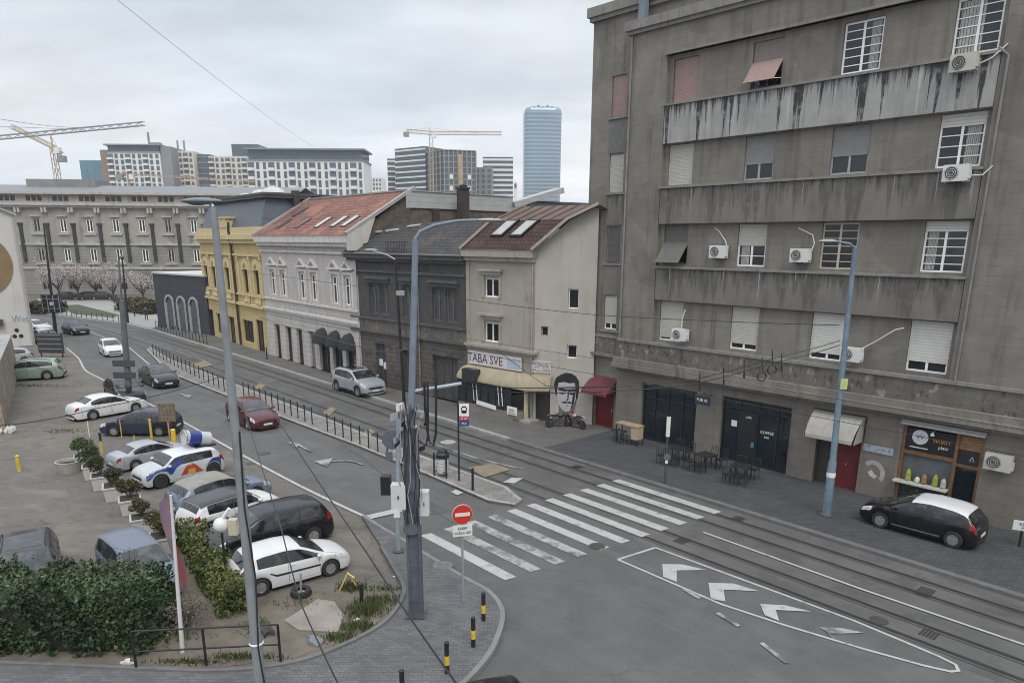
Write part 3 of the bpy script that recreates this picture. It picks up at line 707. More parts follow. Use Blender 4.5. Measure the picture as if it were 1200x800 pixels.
for u, h_, c_ in ((15.5, .5, (.30, .32, .05)), (15.85, .25, (.6, .55, .45)), (16.1, .42, (.25, .16, .08)), (16.5, .5, (.28, .30, .04)), (16.8, .4, (.45, .42, .38))):
    mb = MB(); mb.lathe([(.05, 0), (.11, .05), (.1, h_ * .7), (.04, h_)], (u, -.02, 1.065), 8)
    tag(mb.build('counter_jar', mat('jar_%d' % int(u * 100), c_, .5, .3, 12), None), {15.5: 'tall green bottle at the left end of the shop counter', 15.85: 'small cream bowl on the shop counter', 16.1: 'brown jar in the middle of the shop counter', 16.5: 'yellow green bottle right of the brown jar on the counter', 16.8: 'pale jar at the right end of the shop counter'}[u], 'jar', 'jars on the shop counter')
    bpy.data.objects[COL.objects[-1].name].matrix_world = Matrix.Translation((R.a[0], R.a[1], 0)) @ Matrix.Rotation(R.rz, 4, 'Z')
mb = MB(); mb.tube([(15.0, -.2, 3.46), (17.98, -.2, 3.46)], .06, 10); mb.box(15.0, 17.98, -.12, -.004, 3.44, 3.6); mb.build('awning_roll', mat('grey_awning_case', (.33, .33, .33), .5, .1, 4), rb)
def Rthing(name, label, cat, u, y, z, group=None): 
    p = R.w(u, y, z); return thing(name, label, cat, p, R.rz, group)
SIGNBK = mat('black_signboard', (.012, .012, .016), .45, .2, 4); ORANGE = mat('orange_lettering', (.65, .25, .03), .5, .1, 4)
s = Rthing('shop_sign', 'black sausage shop sign with round white badge and orange lettering', 'sign', 16.08, 0, 2.36)
mb = MB(); mb.box(-.88, .88, .06, .12, 0, .92); mb.build('board', SIGNBK, s)
mb = MB(); mb.lathe([(.30, .045), (.30, .058), (.001, .058)], (-.38, 0, .58), 24, axis='y'); bd = mb.build('badge', mat('badge_white', (.6, .6, .62), .6, .15, 9), s)
text('W', .30, mat('violet_grey_ink', (.16, .14, .28), .6, .1, 5), bd, (-.38, .036, .58))
text('WURST', .2, ORANGE, s, (.42, .052, .52), sx=.95); text('platz', .19, PAPER, s, (.5, .052, .30)); mb = MB(); mb.box(-.72, -.05, .05, .058, .12, .16); mb.build('underline', PAPER, s)
mb = MB(); mb.tube([(.1, .06, .95), (.1, -.12, .9)], .015, 6); mb.lathe([(.03, .0), (.09, -.12), (.001, -.125)], (.1, -.15, .9), 10); mb.build('lamp', CREAMM, s)
s = Rthing('hanging_sign', 'small dark blue sign jutting from the wall above the cafe', 'sign', 5.95, 0, 2.92)
mb = MB(); mb.box(-.42, .42, -.62, -.56, -.22, .22); mb.build('board', mat('navy_board', (.02, .03, .05), .5, .2, 4), s); text('PUB 42', .2, PAPER, s, (0, -.63, 0.02))
mb = MB(); mb.bar((-.2, -.6, .24), (-.2, 0, .24), .03); mb.bar((.2, -.6, .24), (.2, 0, .24), .03); mb.build('bracket', BLACK, s)
s = Rthing('wall_sign', 'long faded blue and white name strip beside the red house door', 'sign', 14.2, 0, 2.1)
mb = MB(); mb.box(-.6, .6, -.03, -.004, -.15, .15); mb.build('board', mat('faded_blue_print', (.36, .40, .46), .6, .15, 7, blotch=dict(s=7, c=(.1, .13, .2), f=.7, lo=.52, hi=.56)), s)
s = Rthing('graffiti', 'pale round graffiti on the stone beside the red house door', 'graffiti', 14.1, 0, 1.05)
mb = MB()
for i in range(16):
    t0, t1 = -.6 + i * .2, -.4 + i * .2
    if t0 > 2.2: break
    mb.face([(q * math.cos(t), -.005, q * 1.1 * math.sin(t)) for q, t in ((.5, t0), (.5, t1), (.32, t1), (.32, t0))])
mb.build('ring', mat('chalky_paint', (.36, .35, .32), .9, .15, 4), s)
mb = MB(); mb.fprism([(-.2, .0), (-.05, .12), (.05, -.02), (.2, -.12), (.1, -.25), (-.1, -.15)], -.006, -.002); mb.build('face', mat('chalky_white', (.5, .5, .48), .9, .2, 7), s)
# ---- air conditioners
ACW = mat('ac_white_metal', (.60, .60, .58), .45, .05, 4)
def ac(u, z, label, y=0., pipe=None, s=1., dirty=False):
    t = Rthing('air_conditioner', label, 'air conditioner', u, y, z, 'air conditioners on the concrete facade')
    m = mat('ac_yellowed_metal', (.46, .44, .39), .5, .1, 4) if dirty else ACW
    mb = MB(); w_, h_ = .42 * s, .29 * s; mb.box(-w_, w_, -.42, -.1, -h_, h_); mb.build('casing', m, t)
    mb = MB(); mb.lathe([(.235 * s, 0), (.235 * s, .012), (.001, .012)], (-.13 * s, -.435, 0), 20, axis='y')
    f = mb.build('fan_grille', mat('fan_dark', (.06, .06, .06), .6, .2, 8), t)
    mb = MB()
    for r_ in (.08, .15, .22): mb.tube([((-.13 + r_ * math.cos(q * PI / 8)) * s, -.44, r_ * math.sin(q * PI / 8) * s) for q in range(17)], .008, 4, caps=False)
    mb.build('grille_rings', m, f)
    mb = MB(); mb.box(w_, w_ + .06, -.38, -.2, -.2 * s, .08); mb.build('side_cover', m, t)
    mb = MB()
    for q in (-.3 * s, .3 * s): mb = MB(); mb.bar((q, -.42, -h_ - .02), (q, 0, -h_ - .02), .035); mb.bar((q, -.02, -h_ - .035), (q, -.02, -h_ + .3), .03); mb.build('bracket', GALV, t)
    if pipe: mb = MB(); mb.tube(pipe, .03, 6); mb.build('pipe', mat('white_hose', (.55, .53, .48), .6, .08, 5), t)
    return t
pj = lambda *a: [Vector(q) for q in a]
ac(5.87, 10.08, 'white air conditioner between the swung brown blind and the half-blinded window', .24, pj((.35, -.1, .2), (.2, -.06, .5), (-.2, -.03, .95), (-.45, 0, 1.1)))
ac(9.93, 9.98, 'white air conditioner with a white hose curling up, left of the yellowed window', .24, pj((.4, -.15, .15), (.48, -.08, .5), (.35, -.05, .85), (-.1, -.02, 1.05), (-.35, 0, 1.15)))
ac(4.15, 5.98, 'white air conditioner with black fan below the left cream blind', .05, pj((-.05, -.1, .28), (-.08, -.05, .8), (.03, 0, 1.25)))
ac(12.7, 5.98, 'bluish white air conditioner behind the tall blue street lamp', .05, pj((.3, -.1, .25), (.8, -.05, .6), (1.5, -.04, 1.15), (1.8, 0, 1.25)))
ac(15.35, 16.72, 'air conditioner under the top right window with curtains', -.05, pj((.4, -.15, -.1), (.8, -.1, .05), (1.2, 0, .45)), dirty=True)
ac(15.65, 13.0, 'air conditioner under the right window with a short white blind', -.05, pj((.4, -.15, -.1), (.8, -.1, -.1), (1.05, 0, .2)))
ac(18.55, 2.62, 'cream air conditioner low on the wall right of the sausage shop', 0, None, 1.05, True)
# ================================================================== left row of houses
A2, B2, C1 = G(322, 417), G(415, 445), G(625, 492)
S1, S2, S3 = Fac(B2, C1), Fac(A2, B2), Fac(G(250, 393), A2)

class Pl:
    """roof plane: picture direction -> point on the plane"""
    def __init__(s, o, e1, e2): s.o = Vector(o); s.n = Vector(e1).cross(Vector(e2))
    def pt(s, x, y, off=0.):
        r = Vector(ray(x, y)); c = Vector((0, 0, H)); t = (s.o - c).dot(s.n) / r.dot(s.n); n = s.n.normalized()
        if n.z < 0: n = -n
        return c + r * t + n * off
def local(F, p): x, y = F.loc(p); return (x, y, p[2])

# ------------------------------------------------------------------ pale lavender house
PALE = mat('pale_lavender_render', (.46, .422, .412), .9, .07, 1.5, big=.18, bigscale=.4, streak=dict(s=2, c=(.2, .185, .18), f=.35, zs=.08))
PALER = mat('pale_rusticated_stone', (.48, .455, .43), .9, .08, 1.5, big=.22, joints=[('Z', .42, .035, .45)], streak=dict(s=2, c=(.2, .19, .18), f=.4, zs=.08))
TRIM = mat('off_white_trim', (.56, .54, .51), .85, .08, 2, streak=dict(s=2.5, c=(.22, .21, .2), f=.45, zs=.15))
REDTILE = mat('red_roof_tiles', (.21, .09, .066), .85, .28, 1.2, big=.3, bigscale=.5, bump=.3, bscale=14, brick=dict(w=.3, h=.24, m=.035, mc=.45), blotch=dict(s=.5, c=(.34, .15, .09), f=.5, lo=.52, hi=.6))
h = bld('pale_house', 'pale lavender two-storey house with red tiled roof and paired white windows', S2)
pu = [(.25, 1.85), (2.5, 4.05), (6.4, 8.0), (8.55, 10.15), (12.3, 13.85), (14.35, 15.9)]
gd = [(.45, 1.65, 0, 3.05), (2.9, 4.1, 0, 3.05), (5.15, 6.35, 0, 3.1), (7.65, 8.7, 0, 3.1), (9.55, 11.4, 0, 2.75), (11.95, 13.6, 0, 2.75), (14.2, 15.85, 0, 2.75)]
mb = MB(); mb.wall(-1.3, 16.45, 4.4, 10.4, [(a + .2, b - .2, 5.7, 7.85) for a, b in pu], 0, .18, 0); mb.wall(-1.3, 16.45, -.2, 4.4, gd, 0, .3, 1)
mb.box(-1.3, 16.45, .02, 10, -.2, 10.3, 0, 'f'); mb.build('wall', [PALE, PALER], h)
mb = MB(); mb.box(-1.4, 16.6, -.12, -.003, 4.2, 4.4); mb.box(-1.4, 16.6, -.22, -.003, 4.4, 4.55); mb.box(-1.35, 16.5, -.12, -.003, 5.3, 5.45); mb.build('string_course', TRIM, h)
mb = MB(); mb.box(-1.45, 16.7, -.55, -.003, 10.35, 10.9); mb.box(-1.4, 16.6, -.35, -.003, 10.05, 10.35); mb.box(-1.38, 16.55, -.15, -.003, 9.5, 9.65)
mb.build('cornice', TRIM, h)
for a, b in pu:
    o = window(h, a + .21, b - .21, 5.71, 7.84, .1, cols=2, rows=1, fw=.11)
    m2 = MB(); m2.box(a + .2, b - .2, .095, .17, 7.15, 7.25); m2.build('transom', WHITE, o)
    m2 = MB(); m2.box(a + .02, a + .195, -.09, -.003, 5.55, 8.0); m2.box(b - .195, b - .02, -.09, -.003, 5.55, 8.0); m2.box(a + .02, b - .02, -.1, -.003, 8.0, 8.2)
    m2.build('surround', TRIM, o)
    m2 = MB(); c = (a + b) / 2; m2.fprism([(a - .05, 8.45), (b + .05, 8.45), (c, 9.1)], -.22, -.003); m2.box(a - .1, b + .1, -.26, -.003, 8.35, 8.45); p = m2.build('pediment', TRIM, o)
    m2 = MB(); m2.fprism([(a + .3, 8.52), (b - .3, 8.52), (c, 8.9)], -.235, -.222); m2.build('pediment_shadow_panel', mat('grey_pediment_shade', (.2, .19, .185), .9, .1, 3), p)  # shade inside the pediment put in as a darker grey panel
for i, (a, b, c, d) in enumerate(gd):
    if i < 4:
        o = window(h, a + .02, b - .02, .02, d - .02, .22, cols=2, fm=DGREY if i < 3 else mat('pink_grey_door', (.22, .18, .17), .7, .1, 3), gm=DARKROOM if i < 3 else mat('pink_grey_door2', (.2, .165, .155), .7, .1, 3), name='doorway')
    else:
        o = window(h, a + .02, b - .02, .02, d - .02, .22, cols=2, fm=DGREY, gm=DARKROOM, name='doorway')
        m2 = MB(); c0, rr = (a + b) / 2, (b - a) / 2
        for k in range(8):
            t0, t1 = PI * k / 8, PI * (k + 1) / 8
            rowsq = []
            for ph in (0, .4, .8, 1.2, 1.57):
                rowsq.append([(c0 - rr * math.cos(t) * (1 if ph == 0 else 1), -.95 * math.sin(ph) * (.35 + .65 * math.sin(t)), 2.35 + (1.25 * math.cos(ph) + .05) * math.sin(t)) for t in (t0, t1)])
            m2.grid(rowsq)
        m2.build('arched_awning', mat('black_awning_cloth', (.022, .022, .025), .85, .2, 4), o, 40)
ROOFP = Pl(S2.w(0, -.5, 10.92), S2.w(1, 0, 0) - S2.w(0, 0, 0), S2.w(0, 5.7, 3.35) - S2.w(0, 0, 0))
mb = MB(); mb.grid([[(-1.45, -.62, 10.9), (16.5, -.62, 10.9)], [(-1.3, 5.2, 14.25), (16.4, 5.2, 14.25)], [(-1.3, 10.5, 11), (16.4, 10.5, 11)]]); rf = mb.build('roof', REDTILE, h)
mb = MB()
mb.bar((16.62, -.75, 10.98), (16.62, 5.2, 14.43), .36, .22); mb.bar((-1.42, -.6, 10.98), (-1.42, 5.2, 14.4), .25, .18); mb.bar((-1.3, 5.2, 14.3), (16.6, 5.2, 14.3), .2, .12)
mb.build('verge', mat('white_verge_metal', (.32, .31, .295), .6, .15, 2, big=.3), rf)
mb = MB(); mb.face([(16.83, -.7, 9.9), (16.83, -.7, 10.9), (16.83, 1.6, 12.2), (16.83, .9, 10.4)]); mb.box(16.5, 16.82, -.68, .5, 9.8, 10.95)
mb.build('gable_end', mat('cream_gable', (.46, .44, .40), .85, .1, 2, streak=dict(s=2, c=(.25, .23, .2), f=.4)), h)
mb = MB(); GBR = mat('dirty_brick', (.12, .095, .075), .95, .3, 2.5, big=.4, bump=.3, brick=dict(w=.27, h=.09, m=.015, mc=1.3)); mb.face([(16.47, 0, 8), (16.47, 10, 8), (16.47, 10, 11), (16.47, 5.2, 14.2), (16.47, 0, 10.9)]); mb.build('gable_wall', GBR, h); mb = MB(); mb.face([(-1.31, 0, 8), (-1.31, 10, 8), (-1.31, 10, 11), (-1.31, 5.2, 14.2), (-1.31, 0, 10.9)]); mb.build('gable_wall', GBR, h)
SKYW = mat('skylight_glass', (.42, .42, .41), .2, .1, 3)
for i, (x, y) in enumerate(((411, 260), (398, 260.5), (379, 261.5), (355, 262.5), (352, 249), (333, 263))):
    p = ROOFP.pt(x, y, .06); lp = Vector(local(S2, p)); e = Vector((0, 5.7, 3.35)).normalized(); nrm = Vector((0, -3.35, 5.7)).normalized()
    mb = MB(); mb.obox(lp, (1, 0, 0), e, nrm, .36, .8, .05); o = mb.build('skylight', DGREY, rf)
    if i in (3, 4, 5): mb = MB(); mb.obox(lp + nrm * .055, (1, 0, 0), e, nrm, .28, .7, .01); mb.build('pane', mat('dim_pane', (.10, .07, .06), .3, .2, 3), o)
    else: mb = MB(); mb.obox(lp + nrm * .055, (1, 0, 0), e, nrm, .30, .74, .01); mb.build('pane', SKYW, o)
# ------------------------------------------------------------------ dark house
DARK = mat('sooty_render', (.068, .064, .063), .92, .18, 1.3, big=.3, bump=.2, blotch=dict(s=1.1, c=(.13, .12, .11), f=.6, lo=.6, hi=.66))
DARKG = mat('sooty_rustication', (.112, .101, .09), .92, .2, 1.3, big=.35, joints=[('Z', .33, .05, .55)], blotch=dict(s=1.2, c=(.035, .034, .034), f=.7, lo=.52, hi=.6))
DECAY = mat('peeling_band', (.12, .105, .09), .95, .25, 2, bump=.4, blotch=dict(s=1.3, c=(.23, .18, .14), f=.8, lo=.55, hi=.62), streak=dict(s=2, c=(.04, .04, .04), f=.6))
DTRIM = mat('dark_trim', (.085, .082, .08), .9, .2, 2)
DROOF = mat('black_roof_tiles', (.058, .055, .053), .9, .3, 1.4, big=.35, bump=.5, bscale=10, brick=dict(w=.25, h=.2, m=.03, mc=.5), blotch=dict(s=.7, c=(.10, .07, .055), f=.5, lo=.56, hi=.62))
h = bld('dark_house', 'sooty dark grey old house with crumbling plaster and black tiled roof', S1)
dw = [(2.45, 3.55), (3.75, 4.85), (6.35, 7.4), (9.45, 10.6), (10.8, 11.95)]
dg = [(2.95, 4.15, 0, 3.2), (6.1, 7.6, 0, 3.0), (9.35, 11.9, 0, 3.0)]
mb = MB(); mb.wall(.15, 12.78, 4.95, 9.3, [(a, b, 5.3, 7.45) for a, b in dw], 0, .2, 0); mb.wall(.15, 12.78, -.2, 4., dg, 0, .3, 1); mb.wall(.15, 12.78, 4., 4.95, [], 0, .1, 2)
mb.box(.15, 12.78, .02, 9, -.2, 9.3, 0, 'f'); mb.build('wall', [DARK, DARKG, DECAY], h)
mb = MB(); mb.box(.1, 12.76, -.2, -.003, 3.95, 4.12); mb.box(.1, 12.76, -.13, -.003, 4.92, 5.06); mb.box(.1, 12.76, -.10, -.003, 8.3, 8.45); mb.build('string_course', DTRIM, h)
mb = MB(); mb.box(.05, 12.78, -.45, -.003, 9.3, 9.6); mb.box(.1, 12.78, -.25, -.003, 9.1, 9.3); mb.build('cornice', DTRIM, h)
mb = MB(); mb.tube([(.0, -.52, 9.62), (12.8, -.52, 9.62)], .07, 6); mb.tube([(8.1, -.08, 9.5), (8.1, -.08, .1)], .06, 8); mb.build('gutter', mat('rusty_zinc', (.15, .145, .14), .6, .3, 3, blotch=dict(s=1, c=(.2, .1, .05), f=.6)), h)
GFR = mat('weathered_grey_frame', (.11, .108, .104), .8, .2, 3)
for a, b in dw: window(h, a + .01, b - .01, 5.31, 7.44, .13, cols=2, rows=2, fm=GFR, gm=mat('dusty_glass', (.06, .062, .064), .35, .3, 3), fw=.09)
for a, b in ((2.3, 5.0), (6.2, 7.55), (9.3, 12.1)):
    mb = MB(); mb.box(a, b, -.3, -.003, 7.85, 8.0); mb.box(a + .1, b - .1, -.14, -.003, 7.6, 7.85); mb.build('window_hood', DTRIM, h)
for a, b, c, d in dg[1:]: window(h, a + .02, b - .02, .02, d - .02, .22, cols=3, rows=1, fm=DGREY, gm=mat('steel_shutter', (.07, .068, .066), .7, .2, 3, joints=[('Z', .12, .03, .5)]), name='shop_shutter')
o = window(h, 2.97, 4.13, .02, 3.18, .22, cols=2, fm=mat('blue_grey_door', (.07, .075, .09), .7, .2, 3), gm=mat('blue_grey_leaf', (.055, .06, .075), .7, .2, 3), name='door', label='blue grey double door with pale posters')
mb = MB(); mb.box(3.1, 3.5, .19, .205, 1.5, 2.); mb.box(3.6, 3.95, .19, .205, 1.3, 1.8); mb.build('poster', PAPER, o)
for u in (1.6, 5.6, 8.6): mb = MB(); mb.box(u, u + .5, -.02, .02, 8.6, 8.95); mb.build('vent', BLACK, h)
mb = MB(); mb.grid([[(0, -.55, 9.62), (4, -.55, 9.66), (8, -.55, 9.6), (12.7, -.55, 9.64)], [(0, 1.2, 10.72), (4, 1.2, 10.7), (8, 1.2, 10.76), (12.7, 1.2, 10.72)], [(0, 2.7, 11.62), (4, 2.7, 11.7), (8, 2.7, 11.9), (12.7, 2.7, 12.0)], [(0, 7, 9.2), (4, 7, 9.2), (8, 7, 9.2), (12.7, 7, 9.2)]])
rf = mb.build('roof', DROOF, h)
mb = MB()
for k in range(14): mb.bar((5.3 + k * .17, -.5, 9.7), (5.3 + k * .17, -.5, 10.45), .025)
mb.bar((5.2, -.5, 10.45), (7.7, -.5, 10.45), .04); mb.bar((5.2, -.5, 9.95), (7.7, -.5, 9.95), .03); mb.build('snow_guard', BLACK, rf)
for (u, y, z, s_) in ((1.2, 1.6, 11.1, .25), (3.0, 1.9, 11.25, .2), (5.0, 2.3, 11.55, .2)):
    mb = MB(); mb.obox((u, y, z), (1, .2, .1), (0, 1, .56), (0, -.56, 1), s_ * 3, s_ * .5, .05); mb.build('loose_sheet', mat('bent_zinc', (.35, .35, .34), .5, .2, 4), rf)
# ------------------------------------------------------------------ beige corner house
BEIGE = mat('beige_render', (.34, .31, .27), .92, .06, 1.2, big=.22, bigscale=.35, bump=.15, streak=dict(s=2.2, c=(.2, .18, .155), f=.35, zs=.08))
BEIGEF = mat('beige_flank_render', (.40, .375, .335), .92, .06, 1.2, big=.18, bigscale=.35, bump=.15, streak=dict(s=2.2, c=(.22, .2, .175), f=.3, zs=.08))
BTRIM = mat('beige_trim', (.33, .295, .25), .9, .1, 2, streak=dict(s=3, c=(.15, .13, .11), f=.5, zs=.3))
BTILE = mat('brown_roof_tiles', (.085, .052, .040), .88, .35, 2, big=.35, bump=.4, bscale=14, brick=dict(w=.28, h=.22, m=.035, mc=.4), blotch=dict(s=.9, c=(.13, .065, .047), f=.5, lo=.56, hi=.64))
h = bld('beige_house', 'narrow beige corner house with brown tiled roof and a blank flank wall', S1)
FG = Fac(C1, (4.57, 40.96))
fdir = Vector(S1.loc(FG.w(1, 0)[:2])) - Vector(S1.loc(FG.w(0, 0)[:2])); UC = S1.L
def fl(s, off=0., z=0.):  # point on the flank in house coordinates
    q = S1.loc(FG.w(s, off)[:2]); return (q[0], q[1], z)
mb = MB(); mb.wall(12.8, UC, -.2, 10., [(14.42, 15.66, 7.18, 8.32), (14.42, 15.66, 4.42, 5.62), (12.95, 18.2, -.2, 2.3)], 0, .18, 0)
mb.face([(12.8, .02, 5), (12.8, 4, 5), (12.8, 4, 11.5), (12.8, .02, 10.1)], 0)
mb.face([(12.8, 8, -.2), (12.8, 8, 12.2), fl(5.5, 2, 12.2), fl(5.5, 2, -.2)], 0)
mb.build('wall', [BEIGE], h)
fw_ = thing('tmp', 'x', 'x', (0, 0, 0)); bpy.data.objects.remove(fw_)
mb = MB(); mb.wall(0, 3.6, -.2, 10.02, [(1.98, 2.6, 6.78, 7.9), (.4, .82, 5.13, 5.7), (1.98, 2.58, 3.9, 4.68), (.12, 1.02, -.2, 1.95)], 0, .2, 0)
mb.face([(0, 0, 10.02), (3.6, 0, 10.02), (3.6, 0, 12.45), (2.0, 0, 11.68)], 0)
ang = FG.rz - S1.rz
flank = mb.build('flank_wall', BEIGEF, h); flank.location = (UC, 0, 0); flank.rotation_euler = (0, 0, ang)
def fchild(o): o.location = (0, 0, 0); return o
for q in ((1.99, 2.59, 6.79, 7.89), (.41, .81, 5.14, 5.69), (1.99, 2.57, 3.91, 4.67)):
    window(flank, *q, .12, cols=1, fm=WHITE if q[0] > 1 else BTRIM, gm=DARKROOM, fw=.05, sill=.05)
mb = MB(); mb.box(.13, 1.01, .14, .19, 0, 1.94); o = mb.build('roller_door', mat('dark_roller', (.03, .028, .026), .7, .2, 3, joints=[('Z', .1, .03, .6)]), flank)
for a, b, c, d in ((14.42, 15.66, 7.18, 8.32), (14.42, 15.66, 4.42, 5.62)):
    o = window(h, a + .01, b - .01, c + .01, d - .01, .1, cols=2, fm=WHITE, gm=DARKROOM, sill=.08)
    mb = MB(); mb.box(a - .35, b + .35, -.3, -.003, d + .42, d + .56); mb.box(a - .22, b + .22, -.16, -.003, d + .2, d + .42); mb.box(a - .2, a - .01, -.06, -.003, c - .05, d + .2); mb.box(b + .01, b + .2, -.06, -.003, c - .05, d + .2); mb.build('window_hood', BTRIM, o)
mb = MB(); mb.box(12.75, UC + .1, -.45, -.003, 9.6, 10.); mb.box(12.8, UC + .05, -.25, -.003, 9.35, 9.6); mb.build('cornice', BTRIM, h)
mb = MB(); mb.box(12.8, UC + .35, -.3, -.003, 4.05, 4.22); mb.box(12.8, UC + .15, -.15, -.003, 3.9, 4.05); mb.build('string_course', BTRIM, h)
mb = MB(); mb.box(17.85, UC + .01, -.07, -.003, 4.23, 9.35); mb.build('pilaster', BTRIM, h); mb = MB(); mb.box(12.82, 13.1, -.07, -.003, 4.23, 9.35); mb.build('pilaster', BTRIM, h)
e0, e1 = Vector((12.75, -.5, 10.03)), Vector((UC + .12, -.5, 10.03))
v1 = Vector((*fdir, 0)) * 2.05 + Vector((0, 0, 1.68)); v2 = v1 + Vector((*fdir, 0)) * 1.7 + Vector((0, 0, .78))
mb = MB(); mb.grid([[e0, e1], [e0 + v1, e1 + v1]]); rf = mb.build('roof', BTILE, h)
mb = MB(); mb.grid([[e0 + v1, e1 + v1], [e0 + v2, e1 + v2]]); mb.grid([[e0 + v2, e1 + v2], [e0 + v2 + Vector((2, 4, -2)), e1 + v2 + Vector((2, 4, -2))]])
for k in range(7):
    q = e0 + v1 + (e1 - e0) * (k + .5) / 7; mb.bar(q + Vector((0, 0, .03)), q + (v2 - v1) + Vector((0, 0, .03)), .05, .05)
mb.build('tin_roof', mat('rusty_brown_tin', (.135, .09, .075), .65, .2, 2, blotch=dict(s=1.2, c=(.085, .055, .045), f=.6)), rf)
mb = MB(); z_ = Vector((0, 0, .04)); mb.bar(e1 + z_, e1 + v1 + z_, .22, .16); mb.bar(e1 + v1 + z_, e1 + v2 + z_, .22, .16); mb.build('verge', BTRIM, rf); mb = MB(); mb.bar(e0 + z_, e0 + v1 + z_, .2, .16); mb.build('verge', BTRIM, rf)
RP = Pl(S1.w(e0.x, e0.y, e0.z), S1.w(1, 0) - S1.w(0, 0), S1.w(v1.x, v1.y, v1.z) - S1.w(0, 0))
for cx_, cy_ in ((592, 268), (615, 268)):
    lp = Vector(local(S1, RP.pt(cx_, cy_, .06))); n_ = Vector((1, 0, 0)).cross(v1).normalized(); n_ = n_ if n_.z > 0 else -n_
    mb = MB(); mb.obox(lp, (1, 0, 0), v1, n_, .5, .72, .06); o = mb.build('skylight', BLACK, rf)
    mb = MB(); mb.obox(lp + n_ * .065, (1, 0, 0), v1, n_, .38, .6, .01); mb.build('pane', SKYW, o)
mb = MB(); mb.tube([(UC - .1, -.12, 9.9), (UC - .1, -.12, .1)], .05, 8); mb.build('drainpipe', BTRIM, h)
# corner kiosk under the cream canopy
CANV = mat('cream_canopy_cloth', (.34, .29, .20), .85, .12, 2, big=.4, joints=[('X', .75, .02, .35)], streak=dict(s=3, c=(.18, .15, .11), f=.5, zs=.3))
KG = mat('kiosk_dark_glass', (.03, .033, .042), .15, .3, 2)
k = thing('corner_kiosk', 'dark glazed snack kiosk under a cream canopy at the foot of the beige house', 'kiosk', S1.w(12.9, 0, 0), S1.rz)
L_ = UC - 12.9
mb = MB(); mb.box(0, L_ - .3, -.95, -.01, 0, .5); mb.build('base', mat('kiosk_base_stone', (.2, .175, .15), .9, .2, 2), k)
mb = MB()
for i in range(8): mb.box(L_ * i / 8 * .94, L_ * i / 8 * .94 + .07, -.97, -.9, .5, 2.0)
mb.box(0, L_ - .3, -.97, -.9, 1.93, 2.02); mb.build('frame', SHOPF, k)
for i in range(7): mb = MB(); mb.face([(L_ * i / 8 * .94 + .07, -.93, .5), (L_ * (i + 1) / 8 * .94, -.93, .5), (L_ * (i + 1) / 8 * .94, -.93, 1.95), (L_ * i / 8 * .94 + .07, -.93, 1.95)]); mb.build('pane', KG, k)
for u in (1.7, 3.9): mb = MB(); mb.bar((u, -1., 1.95), (u + .12, -1.0, .75), .06, .02); mb.build('white_banner_edge', PAPER, k); mb = MB(); mb.bar((u - .3, -1., 1.95), (u - .18, -1.0, .75), .05, .02); mb.build('white_banner_edge', PAPER, k)
mb = MB(); mb.obox((2.6, -1.0, .62), (1, 0, -.08), (0, 1, 0), (.08, 0, 1), .85, .02, .13); mb.build('price_strip', PAPER, k)
mb = MB(); mb.box(4.4, 5.2, -1.02, -.98, .35, .85); o = mb.build('menu_board', PAPER, k); text('GRILL', .2, RED, o, (4.8, -1.025, .65)); text('PIZZA', .2, RED, o, (4.8, -1.025, .45))
mb = MB(); pr = [(-.02, 2.8), (-.3, 2.76), (-.6, 2.62), (-.88, 2.4), (-1.06, 2.15), (-1.07, 2.0)]
us = [-.6, -.3, .2, 1.2, 2.5, 4, L_ - .1]
rw = []
for y, z in pr: rw.append([(u, y * (1 if i > 1 else (.25, .75)[i]), z - (0 if i > 1 else (.75, .15)[i] * (z - 1.95) )) for i, u in enumerate(us)])
ce = (L_, 0); fx = Vector((*fdir, 0))
for i, (y, z) in enumerate(pr):
    nf = Vector((fdir[1], -fdir[0], 0))
    a_ = Vector((L_, 0, z)) + (Vector((0, -1, 0)) + nf).normalized() * (-y) * 1.05; b_ = Vector((L_, 0, z)) + fx * 1.15 + nf * (-y) * .75
    rw[i] += [tuple(a_), tuple(b_)]
mb.grid(rw); mb.build('canopy', CANV, k, 35)
mb = MB(); mb.box(.75, 1.9, -1.32, -.8, 1.9, 2.75); mb.build('canopy_window', mat('canopy_dark_panel', (.03, .03, .034), .4, .2, 4), k)
mb = MB(); mb.box(L_ - .25, L_ - .05, -.6, -.42, 0, 2.0); mb.build('pillar', mat('cream_pillar', (.48, .41, .30), .85, .1, 2), k)
mb = MB(); mb.box(L_ - .9, L_ + .5, -.95, -.02, 0, .14); mb.build('step', KERB, k)
s = thing('shop_sign', 'long white shop sign with purple block letters above the cream canopy', 'sign', S1.w(15.3, -.05, 3.3), S1.rz)
mb = MB(); mb.box(-2.25, 2.35, -.09, 0, -.42, .42); mb.build('board', mat('white_sign_board', (.55, .53, .53), .6, .06, 3), s)
PURP = mat('purple_ink', (.09, .04, .10), .6, .2, 5)
text('TABA SVE', .78, PURP, s, (-.75, -.10, -.02), sx=.92); mb = MB(); mb.box(1.2, 2.25, -.1, -.09, -.3, .28); mb.build('pale_panel', mat('pale_blue_panel', (.38, .43, .52), .6, .1, 4), s)
s = thing('wall_sign', 'square white sign with three purple lines on the flank of the beige house', 'sign', FG.w(.48, -.06, 3.3), FG.rz)
mb = MB(); mb.box(-.56, .56, 0, .05, -.35, .35); mb.build('board', mat('white_sign_board', (.55, .53, .53)), s)
for i, t_ in enumerate(('DONOVACI', 'HOT DOG', 'PALACINKE')): text(t_, .24, PURP if i < 2 else mat('brown_ink', (.12, .06, .05), .6, .1, 5), s, (0, -.006, .21 - .215 * i), sx=.85)
